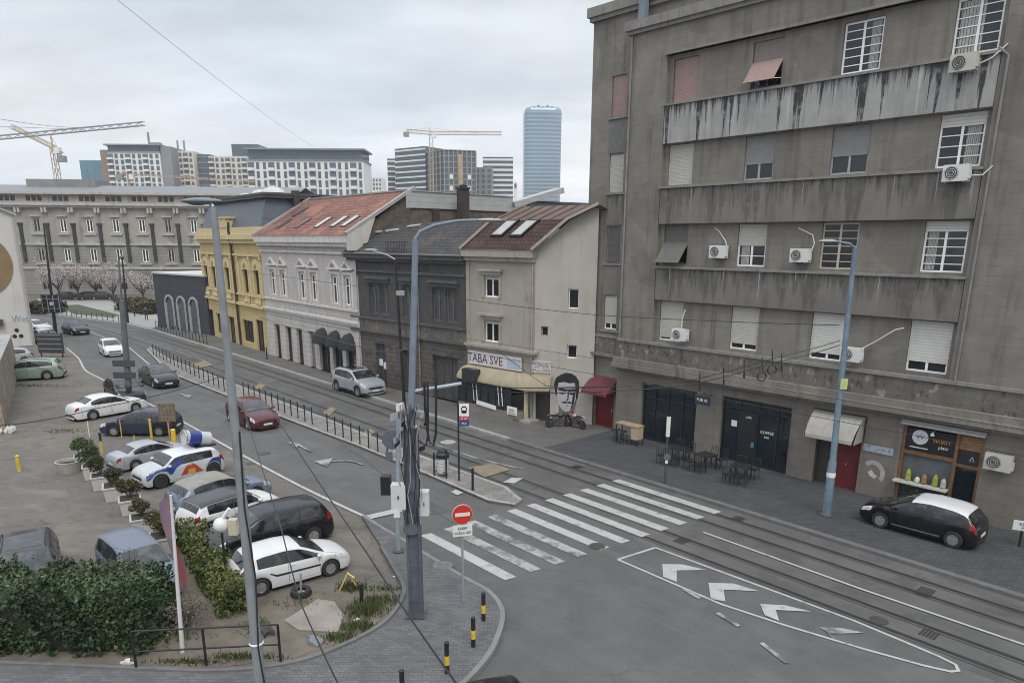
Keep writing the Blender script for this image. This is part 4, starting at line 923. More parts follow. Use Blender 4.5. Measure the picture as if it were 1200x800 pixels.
# painted portrait on the flank: generic moustached man
PB = mat('black_mural_paint', (.018, .018, .024), .85, .2, 5); PW = mat('white_mural_paint', (.42, .41, .42), .9, .1, 2, big=.25, bigscale=1.5); PG = mat('grey_mural_paint', (.13, .12, .135), .85, .15, 5)
s = thing('mural', 'black and white painted portrait of a man with moustache on the beige flank', 'mural', FG.w(2.05, -.012, 1.45), FG.rz)
def flat(name, poly, d, m, par):
    mb = MB(); mb.fprism(poly, -d - .004, -d); return mb.build(name, m, par)
flat('hair', [(-.72, .3), (-.8, .9), (-.68, 1.25), (-.4, 1.45), (-.1, 1.58), (.25, 1.55), (.52, 1.4), (.7, 1.1), (.72, .6), (.66, .1), (.58, -.1), (.5, .5), (-.52, .5), (-.6, .0)], .0, PB, s)
flat('neck', [(-.5, -.3), (-.46, -.9), (0, -1.0), (.42, -.9), (.55, -.3), (.62, .1), (.4, -.2), (-.4, -.2)], .0, PG, s)
flat('face', [(-.62, .15), (-.58, .62), (-.54, .95), (-.2, 1.02), (.1, .96), (.46, 1.0), (.52, .6), (.50, .0), (.38, -.4), (.22, -.68), (-.02, -.82), (-.28, -.66), (-.5, -.35)], .006, PW, s)
flat('brow', [(-.52, .5), (-.1, .45), (0, .5), (.12, .45), (.52, .5), (.52, .66), (.1, .6), (-.1, .6), (-.52, .66)], .012, PB, s)
for x in (-.28, .27): flat('eye', [(x - .15, .33), (x, .4), (x + .15, .33), (x, .26)], .012, PB, s)
flat('nose', [(.04, .45), (.12, .45), (.10, -.05), (.0, -.12), (-.1, -.08), (.03, -.03)], .012, PB, s)
flat('moustache', [(-.36, -.22), (-.12, -.14), (.02, -.18), (.16, -.14), (.4, -.22), (.2, -.26), (.02, -.24), (-.16, -.27)], .012, PB, s)
flat('mouth', [(-.12, -.40), (.02, -.37), (.15, -.40), (.02, -.44)], .012, PG, s)
flat('cheek_shadow', [(.5, .5), (.47, .0), (.38, -.4), (.22, -.68), (.3, -.35), (.34, .05), (.36, .4)], .016, PB, s)
flat('ear', [(-.72, .1), (-.64, .2), (-.6, -.1), (-.68, -.2)], .012, PW, s)
flat('shoulders', [(-.95, -1.45), (-.88, -1.1), (-.55, -.9), (-.35, -.75), (0, -.98), (.3, -.78), (.6, -.95), (.95, -1.2), (1.05, -1.45)], .006, PG, s)
flat('collar', [(-.4, -.8), (0, -1.0), (.35, -.82), (.2, -1.12), (0, -1.05), (-.25, -1.1)], .012, mat('red_orange_mural', (.35, .10, .05), .85, .15, 5), s)
# ------------------------------------------------------------------ yellow house
YEL = mat('ochre_render', (.50, .39, .185), .9, .1, 1.4, big=.2, bigscale=.4, streak=dict(s=2.2, c=(.25, .19, .09), f=.4, zs=.1))
YTR = mat('ochre_trim', (.55, .45, .25), .88, .08, 2, streak=dict(s=3, c=(.28, .21, .1), f=.4, zs=.3))
MANS = mat('blue_grey_sheet_roof', (.075, .088, .11), .5, .12, 1.5, joints=[('X', .6, .03, .4)])
h = bld('yellow_house', 'ornate ochre yellow house with blue grey mansard roof and arched windows', S3)
yw = [(-.75, .65), (2.0, 3.4), (6.55, 7.95), (12.1, 13.5), (15.15, 16.5)]
yd = [(-1.1, .65, 0, 2.95), (1.9, 3.7, .5, 2.7), (6.0, 7.8, 0, 2.7), (10.5, 13.4, .55, 2.75), (14.3, 16.2, -.1, 3.05)]
mb = MB(); mb.wall(-1.6, 17.3, -.2, 11., [(a, b, 5.5, 7.75) for a, b in yw] + yd, 0, .22, 0); mb.box(-1.6, 17.3, .02, 10, -.2, 11, 0, 'f'); mb.build('wall', YEL, h)
mb = MB(); mb.box(-1.75, 17.4, -.5, -.003, 10.55, 11.0); mb.box(-1.7, 17.35, -.3, -.003, 10.2, 10.55); mb.box(-1.65, 17.3, -.2, -.003, 9.0, 9.2); mb.build('cornice', YTR, h)
mb = MB(); mb.box(-1.65, 17.3, -.25, -.003, 4.2, 4.45); mb.box(-1.65, 17.3, -.15, -.003, 5.2, 5.35); mb.build('string_course', YTR, h)
mb = MB(); mb.box(-1.6, 8.9, -.25, .3, 11.0, 11.7); mb.box(9.9, 17.3, -.25, .3, 11.0, 11.7); mb.box(4.9, 8.9, -.3, .9, 11.7, 12.6); mb.box(4.7, 9.1, -.4, 1., 12.6, 12.75); mb.build('attic_parapet', YTR, h)
for u in (-1.5, 1.1, 4.4, 5.6, 8.6, 10.6, 13.9, 16.9):
    mb = MB(); mb.box(u, u + .35, -.12, -.003, 5.36, 9.0); mb.box(u - .06, u + .41, -.2, -.003, 8.7, 8.95); mb.build('pilaster', YTR, h)
for a, b in yw:
    c = (a + b) / 2; o = window(h, a + .01, b - .01, 5.51, 7.74, .12, cols=2, rows=2, fm=mat('dark_brown_frame', (.05, .035, .025), .7, .2, 3), gm=DARKROOM)
    mb = MB(); ar = [(a - .25, 7.75)] + [(c - (c - a + .25) * math.cos(t * PI / 8), 7.75 + 1.0 * math.sin(t * PI / 8)) for t in range(1, 8)] + [(b + .25, 7.75)]
    mb.fprism(ar, -.16, -.003); mb.box(a - .3, a - .02, -.14, -.003, 5.4, 7.75); mb.box(b + .02, b + .3, -.14, -.003, 5.4, 7.75); p = mb.build('arched_surround', YTR, o)
    mb = MB(); mb.fprism([(c - .35 * math.cos(t * PI / 8), 7.85 + .5 * math.sin(t * PI / 8)) for t in range(9)], -.175, -.162); mb.build('tympanum', mat('ochre_deep', (.27, .19, .08), .9, .2, 5), p)
    mb = MB()
    for q in range(6): mb.lathe([(.05, 4.5), (.1, 4.7), (.05, 4.95), (.07, 5.15)], (a + (b - a) * (q + .5) / 6, -.12, 0), 8)
    mb.build('balusters', YTR, o)
for i, (a, b, c, d) in enumerate(yd): window(h, a + .02, b - .02, c + .02, d - .02, .16, cols=2 if i != 3 else 3, fm=DGREY, gm=DARKROOM, name='doorway' if i in (0, 2, 4) else 'shop_window')
mb = MB(); mb.tube([(9.45, -.2, 12.2), (9.4, -.25, 11.4), (9.6, -.2, 9.5), (9.6, -.12, 5), (9.75, -.2, 4.2), (9.6, -.1, .1)], .12, 8); mb.build('drainpipe', mat('black_pipe', (.03, .022, .018), .6, .2, 3), h)
mb = MB(); mb.grid([[(-1.3, .2, 11.6), (17., .2, 11.6)], [(-.6, 1.2, 14.3), (16.4, 1.2, 14.3)]]); mb.face([(-1.3, .2, 11.6), (-.6, 1.2, 14.3), (-.6, 8, 14.3), (-1.3, 9, 11.6)]); mb.face([(17, .2, 11.6), (16.4, 1.2, 14.3), (16.4, 8, 14.3), (17, 9, 11.6)]); mb.build('mansard_roof', MANS, h)
mb = MB(); mb.box(-1.1, 17, .8, 8, 14.3, 14.55); mb.box(-1.2, 17.1, .7, 8.1, 14.55, 14.75); rf = mb.build('roof_ledge', mat('dark_roof_edge', (.06, .06, .065), .6, .2, 3), h)
for u, r_ in ((6, .7), (10.5, 1.0), (13.5, 1.1)): mb = MB(); mb.ell((u, 3, 14.9), r_ * 1.6, r_, r_ * .5); mb.build('roof_dome', mat('pale_dome', (.45, .45, .44), .4, .1, 3), rf, 40)
# ------------------------------------------------------------------ low dark building with white arches
LD = Fac(G(186, 383), G(243, 392))
NAVY = mat('dark_slate_render', (.044, .047, .058), .8, .15, 1, big=.3)
h = bld('low_dark_building', 'low dark slate building with white arched windows at the curve', LD)
mb = MB(); la = [(2.5, 4.45), (5.35, 7.25), (8.15, 10.1)]
mb.wall(0, 12.2, -.2, 6.5, [(a, b, .0, 3.9) for a, b in la], 0, .2, 0); mb.box(0, 12.2, .02, 14, -.2, 6.45, 0, 'f'); mb.build('wall', NAVY, h)
mb = MB(); mb.box(-.1, 12.25, -.12, 14, 6.5, 6.68); mb.build('roof_edge', mat('pale_coping', (.45, .45, .44), .7, .1, 2), h)
for a, b in la:
    c = (a + b) / 2; r_ = (b - a) / 2; mb = MB()
    path = [(a, 0)] + [(a, 3.1)] + [(c - r_ * math.cos(t * PI / 10), 3.1 + r_ * .95 * math.sin(t * PI / 10)) for t in range(1, 10)] + [(b, 3.1), (b, 0)]
    for i in range(len(path) - 1): mb.bar((path[i][0], -.03, path[i][1]), (path[i + 1][0], -.03, path[i + 1][1]), .12, .26)
    o = mb.build('arched_window', mat('white_arch_trim', (.36, .36, .37), .7, .1, 2), h)
    mb = MB(); mb.fprism([(x, z) for x, z in path], .08, .12); mb.build('pane', mat('grey_arch_glass', (.10, .105, .115), .3, .3, 2, joints=[('X', .6, .08, .5), ('Z', .8, .08, .5)]), o)
# ------------------------------------------------------------------ palace behind the square
PF = Fac(G(40, 345), G(230, 345))
PAL = mat('grey_palace_stone', (.32, .297, .265), .92, .1, .5, big=.35, bigscale=.12, streak=dict(s=.6, c=(.09, .085, .08), f=.55, zs=.15))
PALD = mat('dark_palace_stone', (.25, .235, .213), .92, .12, .5, big=.35, bigscale=.15, joints=[('Z', .6, .08, .35)])
PTR = mat('palace_trim', (.40, .375, .34), .9, .1, .8, streak=dict(s=1, c=(.12, .11, .1), f=.4, zs=.2))
h = bld('palace', 'long grey stone palace with rows of white windows behind the blossom trees', PF)
PU0, PU1 = -12, 52
mb = MB(); pk = [1.9 + 4.87 * k for k in range(-2, 11)]
mb.wall(PU0, PU1, 9.6, 16.6, [(a, a + 1.25, 11.8, 14.3) for a in pk], 0, .3, 0); mb.wall(PU0, PU1, -.2, 9.6, [(a, a + 1.25, 6.25, 8.8) for a in pk] + [(a - .1, a + 1.4, .9, 4.) for a in pk], 0, .3, 1)
mb.wall(PU0, PU1, 16.6, 19.0, [], .25, .1, 0); mb.box(PU0, PU1, .3, 30, -.2, 18.9, 0, 'f'); mb.build('wall', [PAL, PALD], h)
mb = MB(); mb.box(PU0, PU1, -1., .24, 16.7, 17.2); mb.box(PU0, PU1, -.6, .24, 16.3, 16.7); mb.box(PU0, PU1, -.5, .24, 18.75, 19.15); mb.build('cornice', PTR, h)
mb = MB(); mb.box(PU0, PU1, -.2, -.003, 9.4, 9.7); mb.box(PU0, PU1, -.25, -.003, 4.9, 5.3); mb.build('string_course', PTR, h)
mb = MB(); mb.face([(PU0, -.2, 19.15), (PU1, -.2, 19.15), (PU1, 8, 20.9), (PU0, 8, 20.9)]); mb.face([(PU0, 30, 19.15), (PU1, 30, 19.15), (PU1, 8, 20.9), (PU0, 8, 20.9)]); mb.build('roof', mat('grey_sheet_roof', (.17, .175, .18), .6, .1, 1), h)
for i, a in enumerate(pk):
    for z0, z1 in ((11.8, 14.3), (6.25, 8.8)):
        o = window(h, a + .01, a + 1.24, z0 + .01, z1 - .01, .15, cols=2, fm=WHITE if (i * 7 + int(z0)) % 5 else PTR, gm=DARKROOM, fw=.16)
        mb = MB()
        if z0 < 8: mb.fprism([(a - .6, z1 + .6), (a + 1.85, z1 + .6), (a + .62, z1 + 1.3)], -.35, -.003)
        else: mb.box(a - .3, a + 1.55, -.3, -.003, z1 + .35, z1 + .6)
        mb.build('window_hood', PTR, o); mb = MB(); mb.box(a - .5, a + 1.75, -.3, -.003, z0 - .5, z0 - .2); mb.build('window_apron', PTR, o)
    window(h, a - .08, a + 1.38, .92, 3.98, .18, cols=2, rows=2, fm=PALD, gm=DARKROOM, fw=.12)
    mb = MB(); mb.box(a + 2.25, a + 2.85, -.3, -.003, 6.3, 13.1); mb.box(a + 2.1, a + 3.0, -.4, -.003, 13.1, 13.5); mb.build('facade_shadow_strip', mat('shadow_strip_black', (.035, .034, .034), .8, .3, 1), h)  # shadow strips of the front put in as near-black boxes
    mb = MB(); mb.box(a + 2.1, a + 2.5, -.7, -.003, 15.4, 16.3); mb.build('console', PTR, h); mb = MB(); mb.box(a + 2.7, a + 3.1, -.7, -.003, 15.4, 16.3); mb.build('console', PTR, h)
    for q in (-.35, .7, 1.75): mb = MB(); mb.box(a + q - .4, a + q + .4, .22, .245, 17.55, 18.5); mb.build('attic_window', DARKROOM, h)
mb = MB(); mb.box(-1.5, 11.5, 6, 12, 20.3, 21.9); mb.build('roof_structure', mat('grey_rooftop', (.2, .2, .2), .8, .2, .5), h)
# ------------------------------------------------------------------ white house at the left with round disc, and the near wall
FW = Fac(G(10, 405), G(41, 403))
WHT = mat('white_limewash', (.50, .485, .465), .9, .05, 1, big=.15, streak=dict(s=1.5, c=(.3, .29, .27), f=.35, zs=.08))
h = bld('white_house', 'white windowless gable wall with drainpipe at the left edge', FW)
mb = MB(); mb.face([(-14, 0, -.2), (2.3, 0, -.2), (2.3, 0, 12.75), (-3.2, 0, 15.4), (-14, 0, 15.4)]); mb.face([(2.3, 0, -.2), (2.3, 9, -.2), (2.3, 9, 12.75), (2.3, 0, 12.75)])
mb.build('wall', WHT, h)
mb = MB(); mb.tube([(2.12, -.12, 12.6), (2.12, -.12, .1)], .1, 8); mb.build('drainpipe', mat('zinc_pipe', (.33, .33, .32), .5, .1, 3), h)
mb = MB(); mb.bar((-3.3, -.1, 15.5), (2.45, -.1, 12.8), .5, .15); mb.build('verge', mat('zinc_pipe', (.33, .33, .32)), h)
s = thing('round_sign', 'big round ochre brown disc on the white gable wall', 'sign', FW.w(-1.75, -.06, 8.05), FW.rz)
mb = MB(); mb.lathe([(3.25, 0), (3.25, .05), (.001, .05)], (0, -.01, 0), 48, axis='y'); mb.build('disc', mat('ochre_brown_disc', (.20, .135, .065), .8, .1, .7), s)
s = thing('graffiti', 'blue graffiti scrawl low on the white gable wall', 'graffiti', FW.w(1.35, -.012, 2.6), FW.rz)
text('Wet', .95, mat('blue_spray', (.15, .23, .32), .8, .2, 3), s, (0, 0, 0), sx=.8)
s = thing('graffiti', 'three black spray dots on the white gable wall', 'graffiti', FW.w(.9, -.012, 1.1), FW.rz)
mb = MB()
for x, z in ((-.25, -.2), (.3, -.2), (0, .4)): mb.lathe([(.2, -.006), (.2, 0), (.001, 0)], (x, -.0, z), 12, axis='y')
mb.build('dots', BLACK, s)
s = thing('air_conditioner', 'small dark air conditioner on the white gable wall', 'air conditioner', FW.w(-.5, 0, 2.4), FW.rz)
mb = MB(); mb.box(-.4, .4, -.5, -.02, -.3, .3); mb.build('casing', DGREY, s); mb = MB(); mb.lathe([(.2, -.012), (.2, 0), (.001, 0)], (0, -.51, 0), 14, axis='y'); mb.build('fan_grille', BLACK, s)
STONE = mat('rough_sandstone', (.30, .25, .19), .95, .2, 1.2, big=.3, bump=.5, bscale=8, brick=dict(w=.9, h=.4, m=.03, mc=.6))
p0, p1 = G(9, 438), G(-12, 500)
NW = Fac(p0, p1)
o = thing('stone_wall', 'rough sandstone wall end at the left edge of the car park', 'wall', (p0[0], p0[1], 0), NW.rz)
mb = MB(); mb.fprism([(0, -.2), (NW.L, -.2), (NW.L, 3.1), (1.2, 3.1), (.5, 2.7), (0, 1.9)], 0, .7); mb.build('masonry', STONE, o)
mb = MB(); mb.box(1, NW.L, -.06, .76, 3.1, 3.25); mb.build('coping', KERB, o)
# ------------------------------------------------------------------ brick ruin with white coping behind the dark house, roofs to the right of it
RUIN = mat('ruin_brick', (.125, .10, .08), .95, .35, 1.2, big=.45, bump=.4, bscale=8, brick=dict(w=.27, h=.10, m=.018, mc=1.25), blotch=dict(s=.6, c=(.055, .048, .042), f=.7, lo=.52, hi=.6))
WCOP = mat('white_flashing', (.36, .36, .35), .6, .1, 1.2, joints=[('Z', .4, .03, .35)])
q0, q1, q2 = at(484, 224, 53.5), at(600, 233, 60), at(727, 212, 66)
BF = Fac((q0.x, q0.y), (q1.x, q1.y))
h = thing('brick_firewall', 'bare brick firewall capped with white metal behind the dark house', 'wall', (q0.x, q0.y, 0), BF.rz)
zt = 13.95
mb = MB(); mb.box(0, BF.L, 0, .5, 0, zt - 1.15); mb.build('masonry', RUIN, h)
mb = MB(); mb.box(-.2, BF.L, -.12, .62, zt - 1.15, zt); mb.box(-.2, BF.L, -.2, .7, zt, zt + .07); mb.build('coping', WCOP, h)
for u, z_ in ((1.6, 12.8), (4.1, 12.6)): mb = MB(); mb.box(u, u + .5, -.3, -.003, 8, z_); mb.build('buttress', mat('burnt_brick', (.05, .04, .035), .95, .3, 2), h)
c0 = at(543, 262, 55)
o = thing('chimney', 'tall dark brick chimney in front of the white capped firewall', 'chimney', (c0.x, c0.y, 0), BF.rz)
mb = MB(); mb.box(-.36, .36, -.3, .3, 8, 14.2); mb.box(-.42, .42, -.36, .36, 14.2, 14.35); mb.build('shaft', mat('burnt_brick', (.05, .04, .035)), o); mb = MB(); mb.box(-.2, .2, -.2, .2, 14.35, 14.5); mb.build('flue', BLACK, o)
h2 = thing('side_house', 'low house with white sloping canopy roof between firewall and concrete building', 'house', (q1.x, q1.y, 0), math.atan2(q2.y - q1.y, q2.x - q1.x))
L2 = math.hypot(q2.x - q1.x, q2.y - q1.y)
mb = MB(); mb.box(0, L2, 0, 6, 0, 12.3, 0); mb.build('wall', RUIN, h2)
e_ = at(671, 211, 62); lx = (e_ - q1); 
mb = MB(); mb.obox((2.4, .2, 14.0), (1, 0, .27), (0, 1, 0), (-.27, 0, 1), 2.5, .7, .22); mb.build('canopy_roof', WCOP, h2)
mb = MB(); mb.box(1.9, 8, .4, 5, 12.3, 13.6); mb.build('white_barrack', mat('white_boarding', (.46, .46, .45), .8, .06, 2, joints=[('X', .3, .03, .3)]), h2)
mb = MB(); mb.box(1.8, 8.2, .1, 5.2, 13.6, 13.75); mb.build('flat_roof', DGREY, h2)
for u in (4.5, 5.5): window(h2, u, u + .8, 12.5, 13.4, .33, cols=1, fm=WHITE, gm=DARKROOM, fw=.06)
mb = MB()
for i in range(7): mb.bar((.9 + i * .16, -.4, 11.6), (.9 + i * .16, -.4, 13.0), .03)
mb.bar((.8, -.4, 13.), (2.1, -.4, 13.), .05); mb.build('iron_railing', BLACK, h2)
# rubble roofs between the yellow and pale house
p = at(332, 245, 72)
h = thing('ruined_attic', 'pinkish ruined brick attic and chimneys behind the yellow house', 'house', (p.x, p.y, 0), S2.rz)
mb = MB(); mb.box(-4, 4, 0, 4, 5, 13.2); mb.box(-1, 3.4, .5, 4, 13.2, 14.0); mb.build('wall', mat('pink_brick', (.24, .165, .13), .95, .3, 1.5, big=.4, brick=dict(w=.3, h=.12, m=.02, mc=1.2)), h)
for u, z_ in ((-2.4, 14.9), (-1.0, 14.5), (2.5, 15.)): mb = MB(); mb.box(u, u + .55, -.2, .4, 12, z_); mb.build('chimney', mat('burnt_brick', (.05, .04, .035)), h)
# ================================================================== far city
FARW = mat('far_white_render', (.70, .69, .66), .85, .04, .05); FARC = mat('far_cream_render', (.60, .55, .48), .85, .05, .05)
FARG = mat('far_grey_panel', (.22, .235, .25), .6, .08, .05); FARGL = mat('far_window_glass', (.09, .115, .14), .12, .25, .1)
FARTEAL = mat('far_teal_glass', (.10, .20, .25), .12, .2, .06, joints=[('X', 4., .5, .25)]); FARB = mat('far_brown_cladding', (.24, .175, .13), .8, .1, .05)
FARD = mat('far_dark_glass', (.075, .10, .125), .12, .2, .08)
FARCON = mat('far_raw_concrete', (.27, .255, .24), .9, .1, .08)
def farblock(name, label, x0, x1, yt, Y, wallm, cat='apartment block', dep=22, turn=0., rows=0, cols=0, wm=None, wfrac=(.55, .6), top=None, yb=262, bal=False, fl=3.2):
    a, b = at(x0, (yt + yb) / 2, Y), at(x1, (yt + yb) / 2, Y + turn); F = Fac((a.x, a.y), (b.x, b.y)); zt = at((x0 + x1) / 2, yt, Y + turn / 2).z
    o = thing(name, label, cat, (a.x, a.y, 0), F.rz, 'far apartment blocks on the skyline' if cat == 'apartment block' else None)
    zt0 = zt - (top or 0)
    mb = MB(); mb.box(0, F.L, 0, dep, 0, zt0); mb.build('wall', wallm, o)
    if top:
        mb = MB(); mb.box(F.L * .01, F.L * .985, .8, dep, zt0 + .4, zt - .8); mb.build('glass_storey', FARD, o)
        mb = MB(); mb.box(-1, F.L + 1, -1.2, dep, zt - .8, zt); mb.box(-.5, F.L + .5, -.6, dep, zt0, zt0 + .4); mb.build('flat_roof', FARG, o)
    zl = max(8, at((x0 + x1) / 2, 250, Y).z)
    for j in range(rows):
        z1 = zt0 - 1.0 - j * fl
        if z1 - fl < zl - 6: break
        for i in range(cols):
            w_ = F.L / cols; u = w_ * (i + .5); hw = w_ * wfrac[0] / 2
            if bal and i % 3 == 0: hw = w_ * .45
            mb = MB(); mb.box(u - hw, u + hw, -.25, .1, z1 - fl * wfrac[1], z1); mb.build('window', wm or FARGL, o)
            if bal and i % 3 == 0: mb = MB(); mb.box(u - hw, u + hw, -1.4, -.26, z1 - fl * .95, z1 - fl * .62); mb.build('balcony', wallm, o)
    return o, F, zt
farblock('glass_block', 'small teal glass office block left of the white flats', 98, 124, 188, 470, FARTEAL, rows=0)
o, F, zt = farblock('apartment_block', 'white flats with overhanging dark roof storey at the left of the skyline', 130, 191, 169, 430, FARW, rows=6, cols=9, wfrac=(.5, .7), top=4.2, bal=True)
mb = MB(); mb.box(-4.5, -.3, 1, 18, 0, zt - 3); mb.build('brown_stair_tower', FARB, o); mb = MB(); mb.box(F.L + .2, F.L + 6, 1, 20, 0, zt - 1); mb.build('grey_wing', FARG, o)
mb = MB(); mb.box(F.L * .72, F.L * .75, 5, 6, zt, zt + 7); mb.box(F.L * .75, F.L * .95, 4, 8, zt, zt + 1.5); mb.build('roof_vent', FARG, o)
o, F, zt = farblock('apartment_block', 'cream flats with recessed balconies and two thin flues', 200, 230, 177, 440, FARC, rows=7, cols=5, wfrac=(.5, .55), bal=True)
for f_ in (.35, .6): mb = MB(); mb.box(F.L * f_, F.L * f_ + .7, 2, 3, zt, zt + 6); mb.build('flue', FARG, o)
farblock('apartment_block', 'narrow dark glass block between two cream blocks', 230, 250, 181, 445, FARD, rows=7, cols=1, wfrac=(.9, .18), wm=FARG)
farblock('apartment_block', 'cream flats right of the narrow dark glass block', 248, 292, 183, 440, FARC, rows=5, cols=7, wfrac=(.5, .6), bal=True)
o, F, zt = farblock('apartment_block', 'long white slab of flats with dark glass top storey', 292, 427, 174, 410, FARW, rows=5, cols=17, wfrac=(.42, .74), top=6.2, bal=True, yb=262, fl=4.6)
farblock('glass_block', 'dark glass top floors peeping over the long white slab', 275, 306, 169, 470, FARD, rows=0)
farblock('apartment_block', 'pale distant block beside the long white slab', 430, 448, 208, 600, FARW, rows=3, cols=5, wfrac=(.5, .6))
farblock('apartment_block', 'grey tower with white balcony bands left of the building site', 464, 499, 173, 480, FARD, rows=15, cols=1, wfrac=(1.02, .3), wm=FARW, turn=-15)
farblock('apartment_block', 'lower grey banded tower at the left of the pair', 455, 466, 186, 490, FARD, rows=12, cols=1, wfrac=(1.02, .3), wm=FARW)
# block under construction: bare slabs and columns
a, b = at(521, 215, 450), at(558, 215, 455); F = Fac((a.x, a.y), (b.x, b.y)); zt = at(540, 175, 450).z
o = thing('building_site', 'concrete frame of a tower under construction beneath the crane', 'building', (a.x, a.y, 0), F.rz)
c = at(494, 215, 470)
lc = F.loc((c.x, c.y))
mb = MB(); mb.prism([(0.3, .5), (F.L - .3, .5), (F.L - .3, 18), (lc[0] + .5, lc[1] + 12), (lc[0] + .4, lc[1] + .5)], 0, zt - 1); mb.build('dark_interior', FARD, o)
nf = int(zt / 3.3)
for j in range(nf):
    z = zt - j * 3.3
    if z < 18: break
    mb = MB(); mb.prism([(0, 0), (F.L, 0), (F.L, 18), (lc[0], lc[1] + 12), (lc[0], lc[1])], z - .5, z); mb.build('floor_slab', FARCON, o)
for i in range(8):
    u = F.L * i / 7; mb = MB(); mb.box(u - .3, u + .3, -.2, .6, 0, zt - .6); mb.build('column', FARCON, o)
for i in range(1, 6):
    t = i / 6; mb = MB(); mb.box(lc[0] * t - .35, lc[0] * t + .35, lc[1] * t - .3, lc[1] * t + .4, 0, zt - .6); mb.build('column', FARCON, o)
mb = MB(); mb.box(F.L * .44, F.L * .56, -.6, -.22, 0, zt - 2.5); mb.build('hoist_shaft', mat('far_orange', (.40, .27, .14), .8, .2, .2), o)
for j in range(4):
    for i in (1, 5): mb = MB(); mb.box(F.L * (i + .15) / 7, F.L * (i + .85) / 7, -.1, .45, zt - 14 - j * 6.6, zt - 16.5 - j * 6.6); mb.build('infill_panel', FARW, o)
farblock('apartment_block', 'white banded block with rounded corner right of the building site', 566, 601, 184, 500, FARD, rows=14, cols=1, wfrac=(1.03, .42), wm=FARW)
farblock('apartment_block', 'dark grey stepped block in front of the white banded block', 556, 577, 196, 470, FARG, rows=8, cols=3, wfrac=(.6, .6))
farblock('apartment_block', 'small white gabled block left of the glass tower', 602, 606, 213, 420, FARW, rows=1, cols=1, wfrac=(.6, .7))
# glass tower: rounded plan, floor bands
a = at(634.5, 200, 850); zt = at(634, 127, 850).z; rx = 20.5
TWR = mat('haze_paled_blue_tower_glass', (.16, .245, .30), .1, .18, .02)  # distance haze put into a paler glass colour
o = thing('glass_tower', 'tall blue glass tower with rounded corners rising over the roofs', 'skyscraper', (a.x, a.y, 0), .05)
def rr(hx, hy, r, n=6):
    out = []
    for cx_, cy_, t0 in ((hx - r, -hy + r, -PI / 2), (hx - r, hy - r, 0), (-hx + r, hy - r, PI / 2), (-hx + r, -hy + r, PI)):
        for i in range(n + 1): t = t0 + PI / 2 * i / n; out.append((cx_ + r * math.cos(t), cy_ + r * math.sin(t)))
    return out
mb = MB(); mb.prism(rr(rx, 16, 6), 0, zt - 6)
sec = [(rx, zt - 6), (rx - .4, zt - 4), (rx - 1.2, zt - 2.2), (rx - 2.6, zt - .8)]
for (h0, z0), (h1, z1) in zip(sec, sec[1:]):
    p, q = rr(h0, 16 - (rx - h0), 6), rr(h1, 16 - (rx - h1), 6)
    for i in range(len(p)): j = (i + 1) % len(p); mb.face([(*p[i], z0), (*p[j], z0), (*q[j], z1), (*q[i], z1)])
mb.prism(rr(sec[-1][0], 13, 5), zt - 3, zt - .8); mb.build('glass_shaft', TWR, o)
BANDM = mat('haze_paled_tower_spandrel', (.33, .41, .46), .35, .1, .05)  # band colour likewise paled to suggest haze over the distance
for j in range(40):
    z = zt - 7 - j * 4.1
    if z < 20: break
    mb = MB(); p, q = rr(rx + .12, 16.12, 6), None
    for i in range(len(p)): k = (i + 1) % len(p); mb.face([(*p[i], z), (*p[k], z), (*p[k], z + 1.1), (*p[i], z + 1.1)])
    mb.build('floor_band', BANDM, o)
for k_ in range(5): mb = MB(); mb.box(-11 + k_ * 5, -8 + k_ * 5, -4, 4, zt - .8, zt + 1.6 + (k_ % 2)); mb.build('roof_plant', FARG, o)
# ------------------------------------------------------------------ cranes
CRY = mat('crane_yellow', (.46, .37, .23), .6, .1, 1); CRG = mat('crane_grey', (.26, .265, .27), .6, .1, 1); CRO = mat('crane_orange', (.46, .30, .19), .6, .1, 1)
def lattice(mb, p0, p1, w, n, t=.16):
    p0, p1 = Vector(p0), Vector(p1); d = (p1 - p0).normalized(); up = Vector((0, 0, 1)) if abs(d.z) < .8 else Vector((0, 1, 0)); s_ = d.cross(up).normalized() * w / 2; u_ = s_.cross(d).normalized() * w / 2
    cs = [s_ + u_, -s_ + u_, -s_ - u_, s_ - u_]
    for c in cs: mb.bar(p0 + c, p1 + c, t * 1.5)
    for i in range(n):
        a, b = p0.lerp(p1, i / n), p0.lerp(p1, (i + 1) / n)
        for k in range(4):
            mb.bar(a + cs[k], b + cs[(k + 1) % 4], t)
def crane(label, mx, ytop, Y, jib, cjib, m, w=1.8, apex=None, ybase=262):
    base = at(mx, ybase, Y); top = at(mx, ytop, Y); o = thing('tower_crane', label, 'crane', (top.x, top.y, 0), 0, 'tower cranes on the skyline')
    O = Vector((top.x, top.y, 0)); mb = MB(); lattice(mb, (0, 0, 0), (0, 0, top.z), w, int(top.z / 4)); mb.build('mast', CRG if m is CRG else m, o)
    mb = MB(); J = at(*jib) - O; C = at(*cjib) - O; lattice(mb, (0, 0, top.z), J, w * .9, 22); mb.build('jib', m, o)
    mb = MB(); lattice(mb, (0, 0, top.z), C, w * .9, 6); mb.build('counter_jib', m, o)
    mb = MB(); mb.box(C.x - 1.6, C.x + 1.6, C.y - 1, C.y + 1, C.z - 3.2, C.z - .6); mb.build('counterweight', FARG, o)
    mb = MB(); mb.box(.9, 3., -1.2, 1.2, top.z - 2.8, top.z - .3); mb.build('cab', FARW, o)
    if apex:
        A = at(*apex) - O; mb = MB(); mb.bar((0, 0, top.z), A, .5); mb.bar(A, J * .7 + Vector((0, 0, top.z)) * .3, .15); mb.bar(A, C, .15); mb.build('apex_mast', m, o)
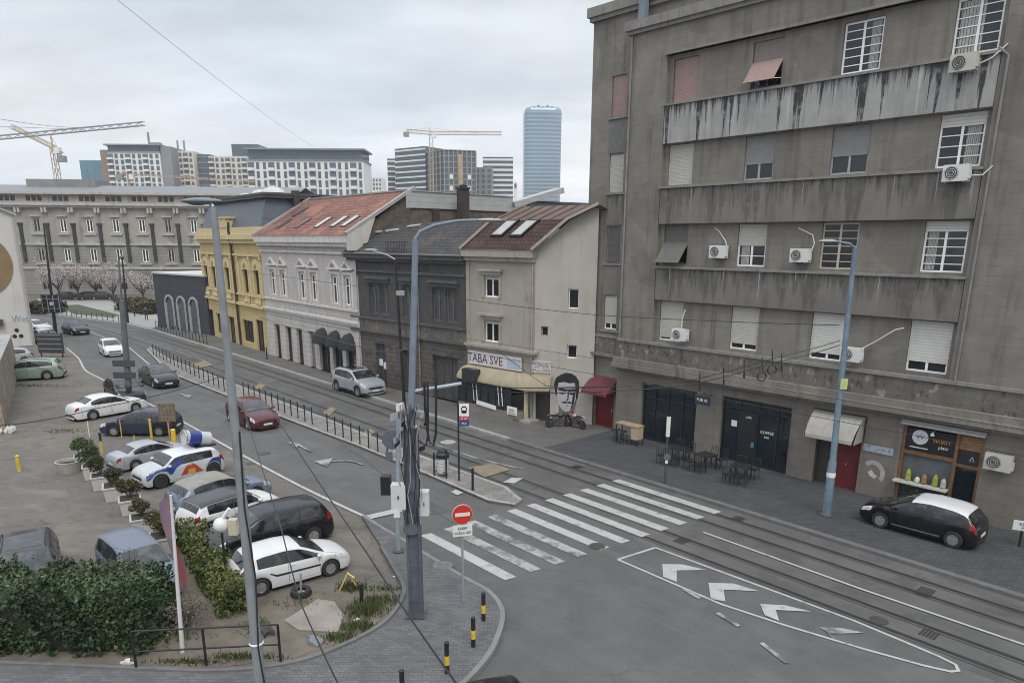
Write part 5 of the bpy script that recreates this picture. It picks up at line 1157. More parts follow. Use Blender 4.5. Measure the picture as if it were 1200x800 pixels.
crane('yellow tower crane over the building site left of the glass tower', 505, 156, 455, (588, 156.5, 455), (476, 153.5, 455), CRY, 2.0, (503, 150, 455))
crane('yellow luffing crane with raised jib above the palace roof', 62, 172, 330, (13, 148, 330), (72, 181, 330), CRY, 1.9, (59, 158, 330), 215)
crane('long grey crane jib reaching in from the left edge of the sky', -70, 168, 300, (169, 145, 300), (-110, 172, 300), CRG, 1.5, (-66, 146, 300))
crane('orange low crane boom in front of the cream flats', 150, 204, 400, (300, 213, 400), (140, 203.5, 400), CRO, .8, None)
# ================================================================== cars
CGLASS = mat('car_glass', (.012, .014, .017), .05, .4, 2, spec=.7, blotch=dict(s=2.2, c=(.05, .05, .052), f=.7, lo=.52, hi=.6))
CGLASSW = mat('car_windscreen_glass', (.022, .025, .028), .05, .4, 1.6, spec=.7, blotch=dict(s=1.8, c=(.09, .092, .095), f=.7, lo=.5, hi=.62))
TRIMB = mat('black_car_plastic', (.022, .022, .023), .6, .15, 6); SEAM = mat('door_gap', (.006, .006, .006), .8, .1, 5)
RIMM = mat('alloy_rim', (.36, .36, .37), .35, .1, 5, metal=.6); RIMD = mat('dark_alloy_rim', (.06, .06, .065), .4, .1, 5, metal=.5)
HEADL = mat('headlamp_glass', (.48, .49, .50), .12, .3, 9); TAILL = mat('tail_lamp_red', (.22, .012, .012), .2, .2, 8)
PLATE = mat('number_plate', (.6, .6, .59), .5, .05, 6); CHROME = mat('chrome', (.5, .5, .52), .18, .05, 5, metal=.9)
def paint(name, c, r=.3, metal=0.): return mat('car_paint_' + name, c, r, .04, 1.5, coat=.28, spec=.35, metal=metal, big=.10, bigscale=.6, blotch=dict(s=3., c=tuple(min(1, x * .7 + .05) for x in c), f=.22, lo=.5, hi=.7))
KIND = {
 'hatch': dict(L=4.05, W=1.74, H=1.46, fa=.82, wb=2.52, r=.315, top=[(0, .60), (.12, .74), (.5, .86), (1.0, .98), (1.85, 1.40), (2.4, 1.46), (3.2, 1.43), (3.62, 1.34), (3.95, .98), (4.03, .86), (4.05, .6)], belt=[(0, .86), (1, .90), (4, 1.0)], ws=(1.02, 1.85), rg=(3.6, 3.94), win=[(1.15, 2.32), (2.42, 3.35)], doors=[(1.22, 2.36)], tum=.30),
 'hatch5': dict(L=4.3, W=1.78, H=1.49, fa=.88, wb=2.62, r=.32, top=[(0, .60), (.12, .75), (.5, .88), (1.08, 1.0), (1.95, 1.43), (2.5, 1.49), (3.3, 1.45), (3.8, 1.34), (4.18, .98), (4.27, .86), (4.3, .6)], belt=[(0, .86), (1, .92), (4.2, 1.03)], ws=(1.1, 1.95), rg=(3.78, 4.16), win=[(1.22, 2.28), (2.36, 3.1), (3.18, 3.62)], doors=[(1.28, 2.3), (2.34, 3.3)], tum=.30),
 'sedan': dict(L=4.7, W=1.8, H=1.45, fa=.9, wb=2.75, r=.32, top=[(0, .58), (.12, .72), (.5, .86), (1.2, .99), (2.1, 1.40), (2.6, 1.45), (3.1, 1.43), (3.5, 1.33), (4.05, 1.06), (4.55, 1.0), (4.66, .9), (4.7, .6)], belt=[(0, .86), (1, .91), (4.4, .99)], ws=(1.22, 2.1), rg=(3.45, 4.05), win=[(1.35, 2.42), (2.52, 3.3), (3.36, 3.62)], doors=[(1.4, 2.46), (2.5, 3.45)], tum=.32),
 'wagon': dict(L=4.6, W=1.79, H=1.49, fa=.9, wb=2.70, r=.32, top=[(0, .60), (.12, .74), (.5, .87), (1.15, 1.0), (2.0, 1.42), (2.5, 1.48), (3.4, 1.47), (4.1, 1.40), (4.45, 1.0), (4.56, .86), (4.6, .6)], belt=[(0, .86), (1, .91), (4.4, 1.02)], ws=(1.17, 2.0), rg=(4.08, 4.44), win=[(1.28, 2.35), (2.43, 3.2), (3.28, 3.98)], doors=[(1.34, 2.38), (2.42, 3.4)], tum=.30, rails=1),
 'suv': dict(L=4.38, W=1.84, H=1.62, fa=.86, wb=2.64, r=.35, top=[(0, .72), (.1, .88), (.4, 1.02), (1.05, 1.12), (1.8, 1.54), (2.3, 1.62), (3.4, 1.60), (3.9, 1.50), (4.22, 1.10), (4.34, .96), (4.38, .7)], belt=[(0, 1.0), (1, 1.04), (4.2, 1.13)], ws=(1.08, 1.8), rg=(3.88, 4.2), win=[(1.2, 2.2), (2.28, 3.05), (3.13, 3.72)], doors=[(1.25, 2.22), (2.26, 3.2)], tum=.28, rails=1, cl=1),
 'mpv': dict(L=4.47, W=1.83, H=1.66, fa=.86, wb=2.73, r=.33, top=[(0, .66), (.1, .8), (.4, .95), (.9, 1.07), (1.75, 1.56), (2.3, 1.66), (3.5, 1.64), (4.1, 1.54), (4.36, 1.08), (4.44, .95), (4.47, .7)], belt=[(0, .95), (1, 1.0), (4.3, 1.08)], ws=(.92, 1.75), rg=(4.08, 4.35), win=[(1.05, 2.15), (2.23, 3.1), (3.18, 3.95)], doors=[(1.25, 2.18), (2.22, 3.3)], tum=.26),
 'mini': dict(L=3.85, W=1.72, H=1.42, fa=.72, wb=2.48, r=.32, top=[(0, .62), (.1, .78), (.4, .90), (.95, .97), (1.45, 1.36), (1.9, 1.41), (3.1, 1.39), (3.45, 1.32), (3.72, .96), (3.82, .84), (3.85, .6)], belt=[(0, .87), (1, .91), (3.7, .95)], ws=(.97, 1.45), rg=(3.42, 3.7), win=[(1.02, 2.15), (2.22, 3.2)], doors=[(1.1, 2.2)], tum=.22),
}
KIND['suvlow'] = dict(KIND['mpv'], H=1.5, top=[(x, z if z < 1. else .97 + (z - .97) * .80) for x, z in KIND['mpv']['top']], belt=[(0, .92), (1, .96), (4.3, 1.02)])
def lin(pts, x):
    if x <= pts[0][0]: return pts[0][1]
    for (a, b), (c, d) in zip(pts, pts[1:]):
        if x <= c: return b + (d - b) * (x - a) / (c - a)
    return pts[-1][1]
def make_car(kind, pm, label, roofm=None, rim=None, lightm=None, group=None, extras=None, plates=True, glassm=None):
    k = KIND[kind]; L, W, r = k['L'], k['W'], k['r']; fa, ra = k['fa'], k['fa'] + k['wb']; xc = (fa + ra) / 2
    t = thing('car', label, 'car', (0, 0, 0), 0, group)
    def top(x):
        if x < .02 or x > L - .02: return lin(k['top'], x)
        return sum(lin(k['top'], min(max(x + d, 0), L)) for d in (-.09, -.045, 0, .045, .09)) / 5
    def hw(x):
        e = abs(2 * x / L - 1); return W / 2 * (1 - .03 * e ** 2 - .17 * e ** 9)
    R_ = r + .055; cl = .20 if k.get('cl') else .14
    def low(x):
        b = cl + .04 + (.10 * max(0, 1 - x / .12)) + (.12 * max(0, 1 - (L - x) / .12))
        for a in (fa, ra):
            d = R_ * R_ - (x - a) ** 2
            if d > 0: b = max(b, r + math.sqrt(d))
        return b
    def ring(x):
        w_, tz, lo = hw(x), top(x), low(x); bz = min(lin(k['belt'], x), tz - .05); bz = max(bz, lo + .06)
        g = max(0, tz - bz - .05); wt = w_ - .05 - k['tum'] * g - .015
        mid = lo + (bz - lo) * .5
        rr_ = min(.09, tz - bz)
        return [(0, cl), (w_ - .26, cl), (w_ - .03, lo), (w_ - .004, lo + (mid - lo) * .35), (w_, mid), (w_ - .012, bz - (bz - mid) * .25), (w_ - .045, bz),
                (w_ - .05 - (k['tum'] * g * .5), bz + (tz - rr_ - bz) * .55), (wt, max(tz - rr_, bz + .005)), (wt - .09, tz - .012 if g > .02 else tz - .02), (wt * .5, tz + .012), (0, tz + .02)]
    def skin(x, s):
        q = ring(x); i = min(int(s), len(q) - 2); f = s - i
        return Vector((xc - x, q[i][0] + (q[i + 1][0] - q[i][0]) * f, q[i][1] + (q[i + 1][1] - q[i][1]) * f))
    xs = {0, L, .03, .08, L - .03, L - .08}
    n = int(L / .11)
    for i in range(1, n): xs.add(L * i / n)
    for a in (fa, ra):
        for q in range(13): xs.add(a + (R_ - .002) * math.cos(PI * q / 12))
        xs.add(a - R_ - .004); xs.add(a + R_ + .004)
    xs = sorted(x for x in xs if 0 <= x <= L)
    rows = []
    for x in xs:
        q = ring(x); rows.append([(xc - x, -y, z) for y, z in reversed(q)] + [(xc - x, y, z) for y, z in q[1:]])
    mb = MB(); m0 = len(rows[0])
    b = 0
    for rw_ in rows: mb.v += [tuple(p) for p in rw_]
    for i in range(len(rows) - 1):
        for j in range(m0 - 1):
            s_ = abs(j + .5 - (m0 - 1) / 2); ringi = 11 - s_   # distance from the top centre
            idx = (m0 - 1) / 2 - .5; jj = min(j, m0 - 2 - j)
            # jj counts from the top line (0) down to the underside
            seg = 10 - jj if j < (m0 - 1) / 2 else 10 - jj
            mi = 0
            if seg <= 1: mi = 1
            xm = (xs[i] + xs[i + 1]) / 2
            if roofm and seg >= 8 and k['ws'][1] - .1 < xm < k['rg'][0] + .05: mi = 2
            mb.f.append((i * m0 + j, i * m0 + j + 1, (i + 1) * m0 + j + 1, (i + 1) * m0 + j)); mb.m.append(mi)
    for i in (0, len(rows) - 1):
        mb.f.append(tuple(i * m0 + j for j in (range(m0) if i else range(m0 - 1, -1, -1)))); mb.m.append(0)
    body = mb.build('body', [pm, TRIMB, roofm or pm], t, 38)
    def patch(name, x0, x1, s0, s1, m, off=.006, nx=8, ns=3, par=t, sides=(1, -1), x0b=None, x1b=None, zmin=0., smooth=60, minh=0.):
        mb = MB()
        for sd in sides:
            rws = []
            for i in range(nx + 1):
                row = []
                for j in range(ns + 1):
                    f = j / ns; s_ = s0 + (s1 - s0) * f
                    xa = x0 + ((x0b if x0b is not None else x0) - x0) * f; xb = x1 + ((x1b if x1b is not None else x1) - x1) * f
                    x = xa + (xb - xa) * i / nx
                    p = skin(x, s_); px = skin(min(x + .02, L), s_) - skin(max(x - .02, 0), s_); ps = skin(x, min(s_ + .08, 10.99)) - skin(x, max(s_ - .08, .01))
                    nn = px.cross(ps); nn = nn.normalized() if nn.length > 1e-9 else Vector((0, 1, 0))
                    if nn.y < -.001 or (abs(nn.y) < .3 and nn.z < 0): nn = -nn
                    p = p + nn * off; row.append((p.x, p.y * sd, p.z))
                rws.append(row)
            mb.grid(rws)
        return mb.build(name, m, par, smooth)
    gm = glassm or CGLASS
    # windscreen and rear window wrap both halves
    def topglass(name, x0, x1, m):
        mb = MB(); rws = []
        for i in range(9):
            x = x0 + (x1 - x0) * i / 8; row = []
            for j in range(-8, 9):
                f = abs(j) / 8; p = skin(x, 11 - 2.1 * f); px = skin(x + .02, 10.5) - skin(x - .02, 10.5)
                nn = Vector((-px.z, 0, px.x)); nn = nn.normalized(); nn = nn if nn.z > 0 else -nn
                p = p + nn * .008; row.append((p.x, p.y * (1 if j > 0 else -1), p.z))
            rws.append(row)
        mb.grid(rws); return mb.build(name, m, t, 60)
    topglass('windscreen', k['ws'][0] + .05, k['ws'][1] - .04, CGLASSW)
    topglass('rear_window', k['rg'][0] + .05, k['rg'][1] - .06, gm)
    def win_limits(a, b):  # keep side glass where the greenhouse is tall enough
        ok = [a + (b - a) * i / 60 for i in range(61) if top(a + (b - a) * i / 60) - lin(k['belt'], a + (b - a) * i / 60) > .16]
        return (ok[0], ok[-1]) if ok else None
    for a, b in k['win']:
        wl_ = win_limits(a, b)
        if not wl_: continue
        for sd in (1, -1): patch('side_window', wl_[0], wl_[1], 6.12, 7.88, gm, .006, 10, 4, sides=(sd,), x0b=wl_[0] if a > k['ws'][1] - .2 else wl_[0] + .0)
    for a, b in k['doors']:
        for sd in (1, -1):
            d = patch('door', a, b, 2.9, 6.0, SEAM, .0025, 14, 6, sides=(sd,))
            patch('door_panel', a + .012, b - .012, 2.95, 5.98, pm, .0055, 14, 6, par=d, sides=(sd,))
            q = skin(b - .16, 5.2); h_ = MB(); h_.box(q.x - .09, q.x + .09, (q.y + .0) * sd - .005, (q.y + .03) * sd + .0, q.z - .018, q.z + .018); h_.build('door_handle', TRIMB if pm is BLACK else pm, d)
    for sd in (1, -1):
        patch('headlight', .04, .46, 4.6, 7.2, lightm or HEADL, .008, 6, 3, sides=(sd,), x0b=.12, x1b=.5)
        patch('tail_light', L - .28, L - .035, 4.7, 6.6, TAILL, .008, 6, 3, sides=(sd,))
        if k.get('cl'): patch('sill_trim', .05, L - .05, 2.0, 3.0, TRIMB, .006, 40, 2, sides=(sd,))
        q = skin(k['win'][0][0] + .12, 6.1); mbm = MB(); mbm.ell((q.x + .02, (q.y + .13) * sd, q.z + .07), .09, .11, .075, 10, 6); mbm.bar((q.x + .02, (q.y - .01) * sd, q.z + .02), (q.x + .02, (q.y + .08) * sd, q.z + .04), .05); mbm.build('mirror', pm, t, 50)
        if k.get('rails'):
            mbm = MB(); pts = []
            for i in range(9): x = k['ws'][1] + .15 + (k['rg'][0] - k['ws'][1] - .3) * i / 8; q = skin(x, 9.); pts.append((q.x, (q.y - .0) * sd, q.z + (.05 if 0 < i < 8 else .0)))
            mbm.tube(pts, .018, 6); mbm.build('roof_rail', CHROME if k.get('cl') else TRIMB, t)
    w0, w1 = win_limits(k['win'][0][0], k['win'][0][1])[0], win_limits(*k['win'][-1])[1]
    for sd in (1, -1): patch('window_surround', w0 + .0, w1 + .03, 6.04, 7.95, TRIMB, .003, 24, 4, sides=(sd,))
    mb = MB(); rws = []
    for x in (k['ws'][0] - .05, k['ws'][0] + .055): rws.append([((lambda p: (p.x, p.y * (1 if j > 0 else -1), p.z + .006))(skin(x, 11 - 2.0 * abs(j) / 6))) for j in range(-6, 7)])
    mb.grid(rws); mb.build('cowl_and_wipers', TRIMB, t)
    for sd in (1, -1):
        patch('bonnet_gap', .42, k['ws'][0] - .05, 8.55, 8.66, SEAM, .003, 10, 1, sides=(sd,))
        patch('bumper_gap', .60, .612, 3.2, 5.8, SEAM, .004, 1, 6, sides=(sd,)); patch('bumper_gap', L - .42, L - .408, 3.2, 5.2, SEAM, .004, 1, 6, sides=(sd,))
    # grille, bumpers, plates
    fz = top(0)
    mb = MB(); mb.box(xc + .004, xc + .012, -W * .28, W * .28, fz - .16, fz - .04); mb.build('grille', TRIMB, t)
    mb = MB(); mb.box(xc + .004, xc + .014, -W * .33, W * .33, cl + .1, cl + .2); mb.build('lower_intake', TRIMB, t)
    if plates:
        mb = MB(); mb.box(xc + .016, xc + .024, -.26, .26, cl + .2, cl + .31); mb.build('number_plate', PLATE, t)
        zr = min(top(L) - .14, cl + .42); mb = MB(); mb.box(xc - L - .02, xc - L - .006, -.26, .26, zr, zr + .11); mb.build('number_plate', PLATE, t)
    mb = MB(); mb.box(xc - L - .012, xc - L - .004, -W * .36, W * .36, cl + .14, cl + .25); mb.build('rear_bumper_trim', TRIMB, t)
    # wheels
    for ax in (fa, ra):
        for sd in (1, -1):
            y = hw(ax) - .11; c = (xc - ax, y * sd, r)
            mb = MB(); mb.lathe([(r * .62, -.10), (r * .9, -.105), (r, -.07), (r, .07), (r * .9, .105), (r * .62, .10)], c, 24, axis='y', caps=False); wh = mb.build('wheel', RUBBER, t, 40)
            mb = MB(); yo = .085 * sd
            mb.lathe([(r * .63, yo - .04 * sd), (r * .66, yo), (r * .58, yo + .008 * sd), (r * .55, yo - .03 * sd)], c, 24, axis='y')
            for q in range(5):
                tq = 2 * PI * q / 5 + .3; d_ = Vector((math.cos(tq), 0, math.sin(tq))); s2 = Vector((-math.sin(tq), 0, math.cos(tq)))
                mb.obox(Vector(c) + d_ * r * .31 + Vector((0, yo - .01 * sd, 0)), d_, (0, 1, 0), s2, r * .30, .012, r * .075)
            mb.lathe([(r * .14, yo - .02 * sd), (r * .13, yo + .006 * sd), (.001, yo + .008 * sd)], c, 12, axis='y')
            mb.build('rim', rim or RIMM, wh)
            mb = MB(); mb.lathe([(r * .6, yo - .05 * sd), (.001, yo - .05 * sd)], c, 20, axis='y', caps=False); mb.build('brake_disc', DGREY, wh)
    if extras: extras(t, skin, patch, k, xc)
    t['_W'] = W; t['_wb'] = k['wb']
    return t, k
def put(tk, Pf, Pr, side, z=None, s=None):
    """front and rear wheel contact points on the visible side (picture survey) fix place, heading and size"""
    t, k = tk; z = RZ + .004 if z is None else z
    a, b = Vector(G(*Pf, z)), Vector(G(*Pr, z)); d = a - b; sc = s or d.length / k['wb']; u = d.normalized(); left = Vector((-u.y, u.x))
    off = (k['W'] / 2 - .06) * sc
    c = (a + b) / 2 + (-left if side == 'L' else left) * off
    t.location = (c.x, c.y, z); t.rotation_euler = (0, 0, math.atan2(u.y, u.x)); t.scale = (sc,) * 3
    pass #, t['label'][:40], 'scale %.2f' % sc, 'dist %.1f' % c.length)
def putc(tk, cpx, head, z=None, s=1.):
    t, k = tk; z = RZ + .004 if z is None else z; c = G(*cpx, z); t.location = (*c, z); t.rotation_euler = (0, 0, math.atan2(head[1], head[0])); t.scale = (s,) * 3
BLK = paint('black', (.008, .008, .010), .2); WHT_ = paint('white', (.58, .58, .575), .35); SLV = paint('silver', (.33, .35, .37), .35, .2); NAVYP = paint('navy', (.022, .028, .048), .25)
GRYB = paint('blue_grey', (.17, .21, .26), .35, .2); REDP = paint('dark_red', (.075, .010, .012), .25); GRN = paint('pale_green', (.24, .31, .25), .35, .2); DKG = paint('dark_grey', (.035, .037, .04), .3); SKY_ = paint('dusty_blue', (.13, .15, .195), .5)
BEIGER = mat('beige_fabric_roof', (.235, .22, .195), .9, .12, 3); WROOF = paint('white_roof', (.58, .59, .60), .35)
def sunroof(t, skin, patch, k, xc):
    x0, x1 = k['ws'][1] + .2, k['rg'][0] - .4; mb = MB(); rws = []
    for i in range(9):
        x = x0 + (x1 - x0) * i / 8; row = []
        for j in range(-6, 7): p = skin(x, 11 - 1.5 * abs(j) / 6); row.append((p.x, p.y * (1 if j > 0 else -1), p.z + .006))
        rws.append(row)
    mb.grid(rws); mb.build('glass_roof', CGLASS, t, 60)
def sidestrip(t, skin, patch, k, xc):
    for sd in (1, -1): patch('door_strip', 1.2, 3.0, 4.05, 4.3, TRIMB, .012, 8, 1, sides=(sd,))
def chromestrip(t, skin, patch, k, xc):
    for sd in (1, -1): patch('chrome_sill_strip', .95 + .3, 2.9, 2.9, 3.15, CHROME, .012, 8, 1, sides=(sd,))
put(make_car('hatch', BLK, 'black three-door hatchback with white roof parked on the pavement by the sausage shop', WROOF, extras=chromestrip), (1030, 618), (1114.7, 641.6), 'L', 0.01)
put(make_car('hatch', WHT_, 'white three-door hatchback with black side strip nearest the paved corner', extras=sidestrip), (388, 674.6), (306.7, 698), 'R')
put(make_car('suvlow', BLK, 'black people carrier parked directly behind the white three-door hatchback'), (281, 661), (368, 637), 'L', s=.98)
put(make_car('mini', WHT_, 'small white car with dark windows behind the clipped green hedge', DKG, rim=RIMD), (318, 607), (246, 631), 'R', s=.96)
put(make_car('hatch5', GRYB, 'blue grey car with beige fabric roof beside the white small car', BEIGER), (303, 586), (234, 607), 'R', s=.93)
LIVB, LIVR, LIVS = mat('livery_blue', (.025, .045, .20), .3, .1, 4), mat('livery_red', (.36, .05, .025), .35, .15, 4), mat('livery_silver', (.42, .43, .45), .35, .08, 4)
LIVY = mat('livery_amber', (.5, .27, .03), .4, .1, 4)
def livery(t, skin, patch, k, xc):
    for sd in (1, -1):
        patch('blue_flash', .12, 1.25, 4.1, 7.0, LIVB, .009, 10, 3, sides=(sd,), x1b=1.9); patch('silver_flash', .35, 1.1, 3.0, 3.9, LIVS, .009, 10, 2, sides=(sd,))
        patch('red_flash', 1.6, 2.7, 3.4, 5.5, LIVR, .010, 8, 3, sides=(sd,), x0b=2.0, x1b=2.2); patch('amber_flash', 1.9, 2.3, 3.4, 4.3, LIVY, .012, 6, 2, sides=(sd,), x0b=2.0)
        patch('dark_rear_flash', 2.9, 3.6, 3.2, 5.0, LIVB, .009, 6, 2, sides=(sd,), x0b=3.2)
    mb = MB(); c = Vector((xc - 3.15, 0, 1.72)); ax = Vector((-1, .0, -.28)).normalized()
    mb.cyl(c - ax * .85, c + ax * .35, .36, .36, 24); can = mb.build('giant_can', LIVS, t, 40)
    mb = MB(); mb.cyl(c - ax * .72, c - ax * .15, .366, .366, 24); mb.build('blue_band', LIVB, can, 40)
    mb = MB(); mb.tube([c - ax * .86 + Vector((0, .34 * math.cos(q * PI / 8), .34 * math.sin(q * PI / 8))) for q in range(17)], .03, 6, caps=False); mb.build('rim_ring', CHROME, can)
    mb = MB(); mb.box(c.x - .5, c.x + .5, -.4, .4, 1.36, 1.44); mb.build('can_rack', TRIMB, t)
put(make_car('mini', LIVS, 'small promotional car in blue, silver and red livery with a giant can on its back', WROOF, extras=livery, rim=RIMD), (190, 572), (251, 557), 'L')
put(make_car('sedan', SLV, 'silver saloon parked beyond the promotional car'), (212, 538.5), (160, 551), 'R')
put(make_car('hatch5', NAVYP, 'dark navy hatchback parked between yellow posts and the white saloon'), (130, 511.4), (191, 511.4), 'L', s=.95)
put(make_car('sedan', WHT_, 'white saloon with round tail lamps parked behind the navy hatchback'), (160, 483), (110, 492), 'R')
rd = Vector(G(300, 505)) - Vector(G(205, 440)); rdir = rd.normalized()
sd_ = Vector(GR(430, 607)) - Vector(GR(206, 490)); sdir = sd_.normalized()
putc(make_car('hatch5', BLK, 'black hatchback half hidden by the leaning signpost in the car park'), (147, 468), sdir)
putc(make_car('sedan', BLK, 'black saloon driving towards the crossing beside the platform railing', group=None), (187, 450), sdir)
putc(make_car('hatch5', REDP, 'dark red hatchback driving beside the tram platform'), (296, 496), sdir, s=1.)
put(make_car('suv', SLV, 'silver crossover with glass roof driving on the tram lane', extras=sunroof), (420, 465.4), (394.4, 457.8), 'R', s=1.08)
f4 = Vector(GR(152, 425)) - Vector(GR(115, 400)); 
putc(make_car('hatch', WHT_, 'small white hatchback coming round the bend'), (131, 415), (f4.x, f4.y))
putc(make_car('hatch5', BLK, 'dark hatchback entering the bend farthest down the road'), (89, 391), (f4.x + 6, f4.y))
put(make_car('wagon', GRN, 'pale green estate car parked at the left edge'), (4, 448), (56, 445), 'L')
put(make_car('hatch5', SLV, 'silver grey car nose hidden behind the pale green estate'), (-12, 431), (30, 427), 'L')
putc(make_car('hatch5', WHT_, 'white car parked behind the dark notice board'), (55, 402), (.75, -.66))
putc(make_car('hatch', WHT_, 'white car mostly hidden behind the white gable wall'), (42, 389), (.9, -.4))
cd2 = Vector(G(42, 720)) - Vector(G(45, 640)); 
putc(make_car('wagon', DKG, 'dark car with bright roof rails and big pale windscreen behind the bushy hedge', extras=sunroof), (36, 692), (cd2.x, cd2.y))
put(make_car('mpv', SKY_, 'dusty blue van with bare windscreen between the hedge and the planters', glassm=CGLASSW), (160, 716), (112, 668), 'R', s=.86)
putc(make_car('hatch', BLK, 'black car of which only the roof shows at the bottom edge'), (594, 912), (.3, -.95))
for o in bpy.data.objects:
    for q in ('_W', '_wb'):
        if q in o.keys(): del o[q]
# ================================================================== poles, signs, furniture
def ztop(b, t, z0=0.):
    X, Y = G(*b, z0); r = ray(*t); s = math.hypot(X, Y) / math.hypot(r[0], r[1]); return H + r[2] * s
def dist(b, z=0.): X, Y = G(*b, z); return math.hypot(X, Y)
def sway(b, t, z0=0.):
    """offset of a pole's top from its foot, so leaning poles lean"""
    X, Y = G(*b, z0); p = at(*t, Y); return Vector((p.x - X, 0, p.z - z0))
CON_P = mat('weathered_concrete_pole', (.20, .215, .225), .8, .15, 2, streak=dict(s=3, c=(.1, .1, .1), f=.4, zs=.3))
# left foreground lamp
b = (308, 830); X, Y = G(*b); p1 = thing('street_lamp', 'tall pale grey lamp pole in the left foreground wrapped with black cable', 'street lamp', (X, Y, 0))
T = sway(b, (250, 243)); mb = MB(); mb.tube([(0, 0, 0), T * .5, T], [.135, .10, .066], 14); mb.build('pole', CON_P, p1, 40)
mb = MB(); mb.tube([T, T + Vector((-.05, .05, .12)), T + Vector((-.35, .1, .12))], .035, 8); mb.build('arm', GALV, p1)
mb = MB(); mb.ell(T + Vector((-.25, .08, .12)), .40, .15, .065, 14, 8); o = mb.build('lamp_head', mat('dark_lamp_grey', (.13, .15, .15), .4, .1, 4), p1, 50); mb = MB(); mb.ell(T + Vector((-.33, .08, .085)), .2, .09, .05); mb.build('lens', GLASSC, o, 50)
mb = MB(); mb.tube([T * .02 + Vector((.17, -.1, 0)), T * .15 + Vector((.10, -.17, 0)), T * .3 + Vector((.15, -.06, 0)), T * .45 + Vector((.08, -.12, 0)), T * .6 + Vector((.1, -.04, 0))], .018, 6); mb.build('cable', BLACK, p1)
mb = MB(); zc = T * .155; mb.lathe([(.15, -.03), (.165, 0), (.15, .03)], tuple(zc), 14, caps=False); mb.build('white_tie', PAPER, p1)
# centre pole
b = (488, 720); X, Y = G(*b); p2 = thing('street_lamp', 'big blue grey lamp pole on a riveted steel base hung with cables at the corner', 'street lamp', (X, Y, 0))
T = sway(b, (487, 281)); M = sway(b, (487, 500)); STEELB = mat('blue_black_steel', (.075, .085, .105), .55, .25, 3, streak=dict(s=3, c=(.2, .2, .2), f=.3, zs=.3))
mb = MB(); 
for sx in (-.17, .17): mb.box(sx - .03, sx + .03, -.16, .16, 0, M.z)
mb.box(-.14, .14, -.12, .12, 0, M.z)
for k in range(5): mb.box(-.145, .145, -.14, -.119, .5 + k * 1.1, .58 + k * 1.1)
mb.build('steel_column', STEELB, p2); mb = MB(); mb.box(-.28, .28, -.28, .28, 0, .05); mb.build('base_plate', DGREY, p2)
mb = MB(); mb.tube([(0, 0, M.z - .3), T], [.10, .08], 14); mb.build('pole', POLEBLUE, p2, 40)
mb = MB(); L_ = 1.92; mb.tube([T, T + Vector((.12, 0, .2)), T + Vector((.5, 0, .36)), T + Vector((1.1, .02, .47)), T + Vector((L_, .05, .5))], [.06, .05, .045, .04, .035], 10); mb.build('arm', POLEBLUE, p2, 40)
mb = MB(); mb.ell(T + Vector((L_ - .05, .05, .49)), .33, .11, .05, 12, 6); mb.build('lamp_head', mat('lamp_grey', (.30, .33, .33)), p2, 50)
mb = MB(); mb.tube([(.1, 0, 6.62), (.75, .25, 6.68), (1.35, .5, 6.74)], .05, 8); mb.build('bracket_arm', GALV, p2)
for (x, y, z0, z1, w_, m) in ((-.36, -.1, 3.35, 4.05, .2, CREAMM), (.32, .05, 3.1, 3.8, .13, CREAMM)):
    mb = MB(); mb.box(x - w_, x + w_, y - .14, y + .14, z0, z1); o = mb.build('cable_box', mat('pale_cabinet', (.50, .51, .50), .5, .06, 4), p2)
    mb = MB(); mb.box(x - w_ * .1, x + w_ * .1, y - .155, y - .142, (z0 + z1) / 2 - .05, (z0 + z1) / 2 + .05); mb.build('lock', DGREY, o)
mb = MB(); mb.lathe([(.26, 2.6), (.2, 2.9), (.24, 3.2)], (-.05, 0, 0), 10); mb.build('collar', STEELB, p2)
random.seed(3)
for i in range(7):
    xo = -.27 + i * .085; mb = MB(); pts = []
    for k in range(9): z = 2.9 + k * (3.4) / 8; pts.append((xo + random.uniform(-.06, .06) + .04 * math.sin(k + i), -.18 - random.uniform(0, .08), z))
    mb.tube(pts, random.choice((.010, .014, .020)), 6); mb.build('cable', BLACK if i % 3 else GALV, p2)
for i in range(16):
    mb = MB(); c = (random.uniform(-.42, .5), random.uniform(-.3, .1), random.uniform(4.9, 6.3)); s_ = random.uniform(.05, .13); mb.obox(c, (random.random(), random.random() - .5, .3), (.2, 1, 0), (0, 0, 1), s_, s_ * .7, s_ * .8); mb.build('insulator', random.choice([DGREY, GALV, BLACK, CREAMM]), p2)
mb = MB(); mb.tube([(.42, -.1, 6.9), (.43, -.1, 6.0), (.5, -.12, 5.3), (.62, -.12, 5.15), (.7, -.12, 5.5), (.72, -.1, 6.3), (.72, -.05, 7.)], .035, 8); mb.build('cable_loop', BLACK, p2)
mb = MB(); mb.tube([(.22, -.1, 5.3), (.42, -.12, 5.15), (.48, -.12, 5.4), (.5, -.1, 6.2), (.5, 0, 6.9)], .03, 8); mb.build('cable_loop', BLACK, p2)
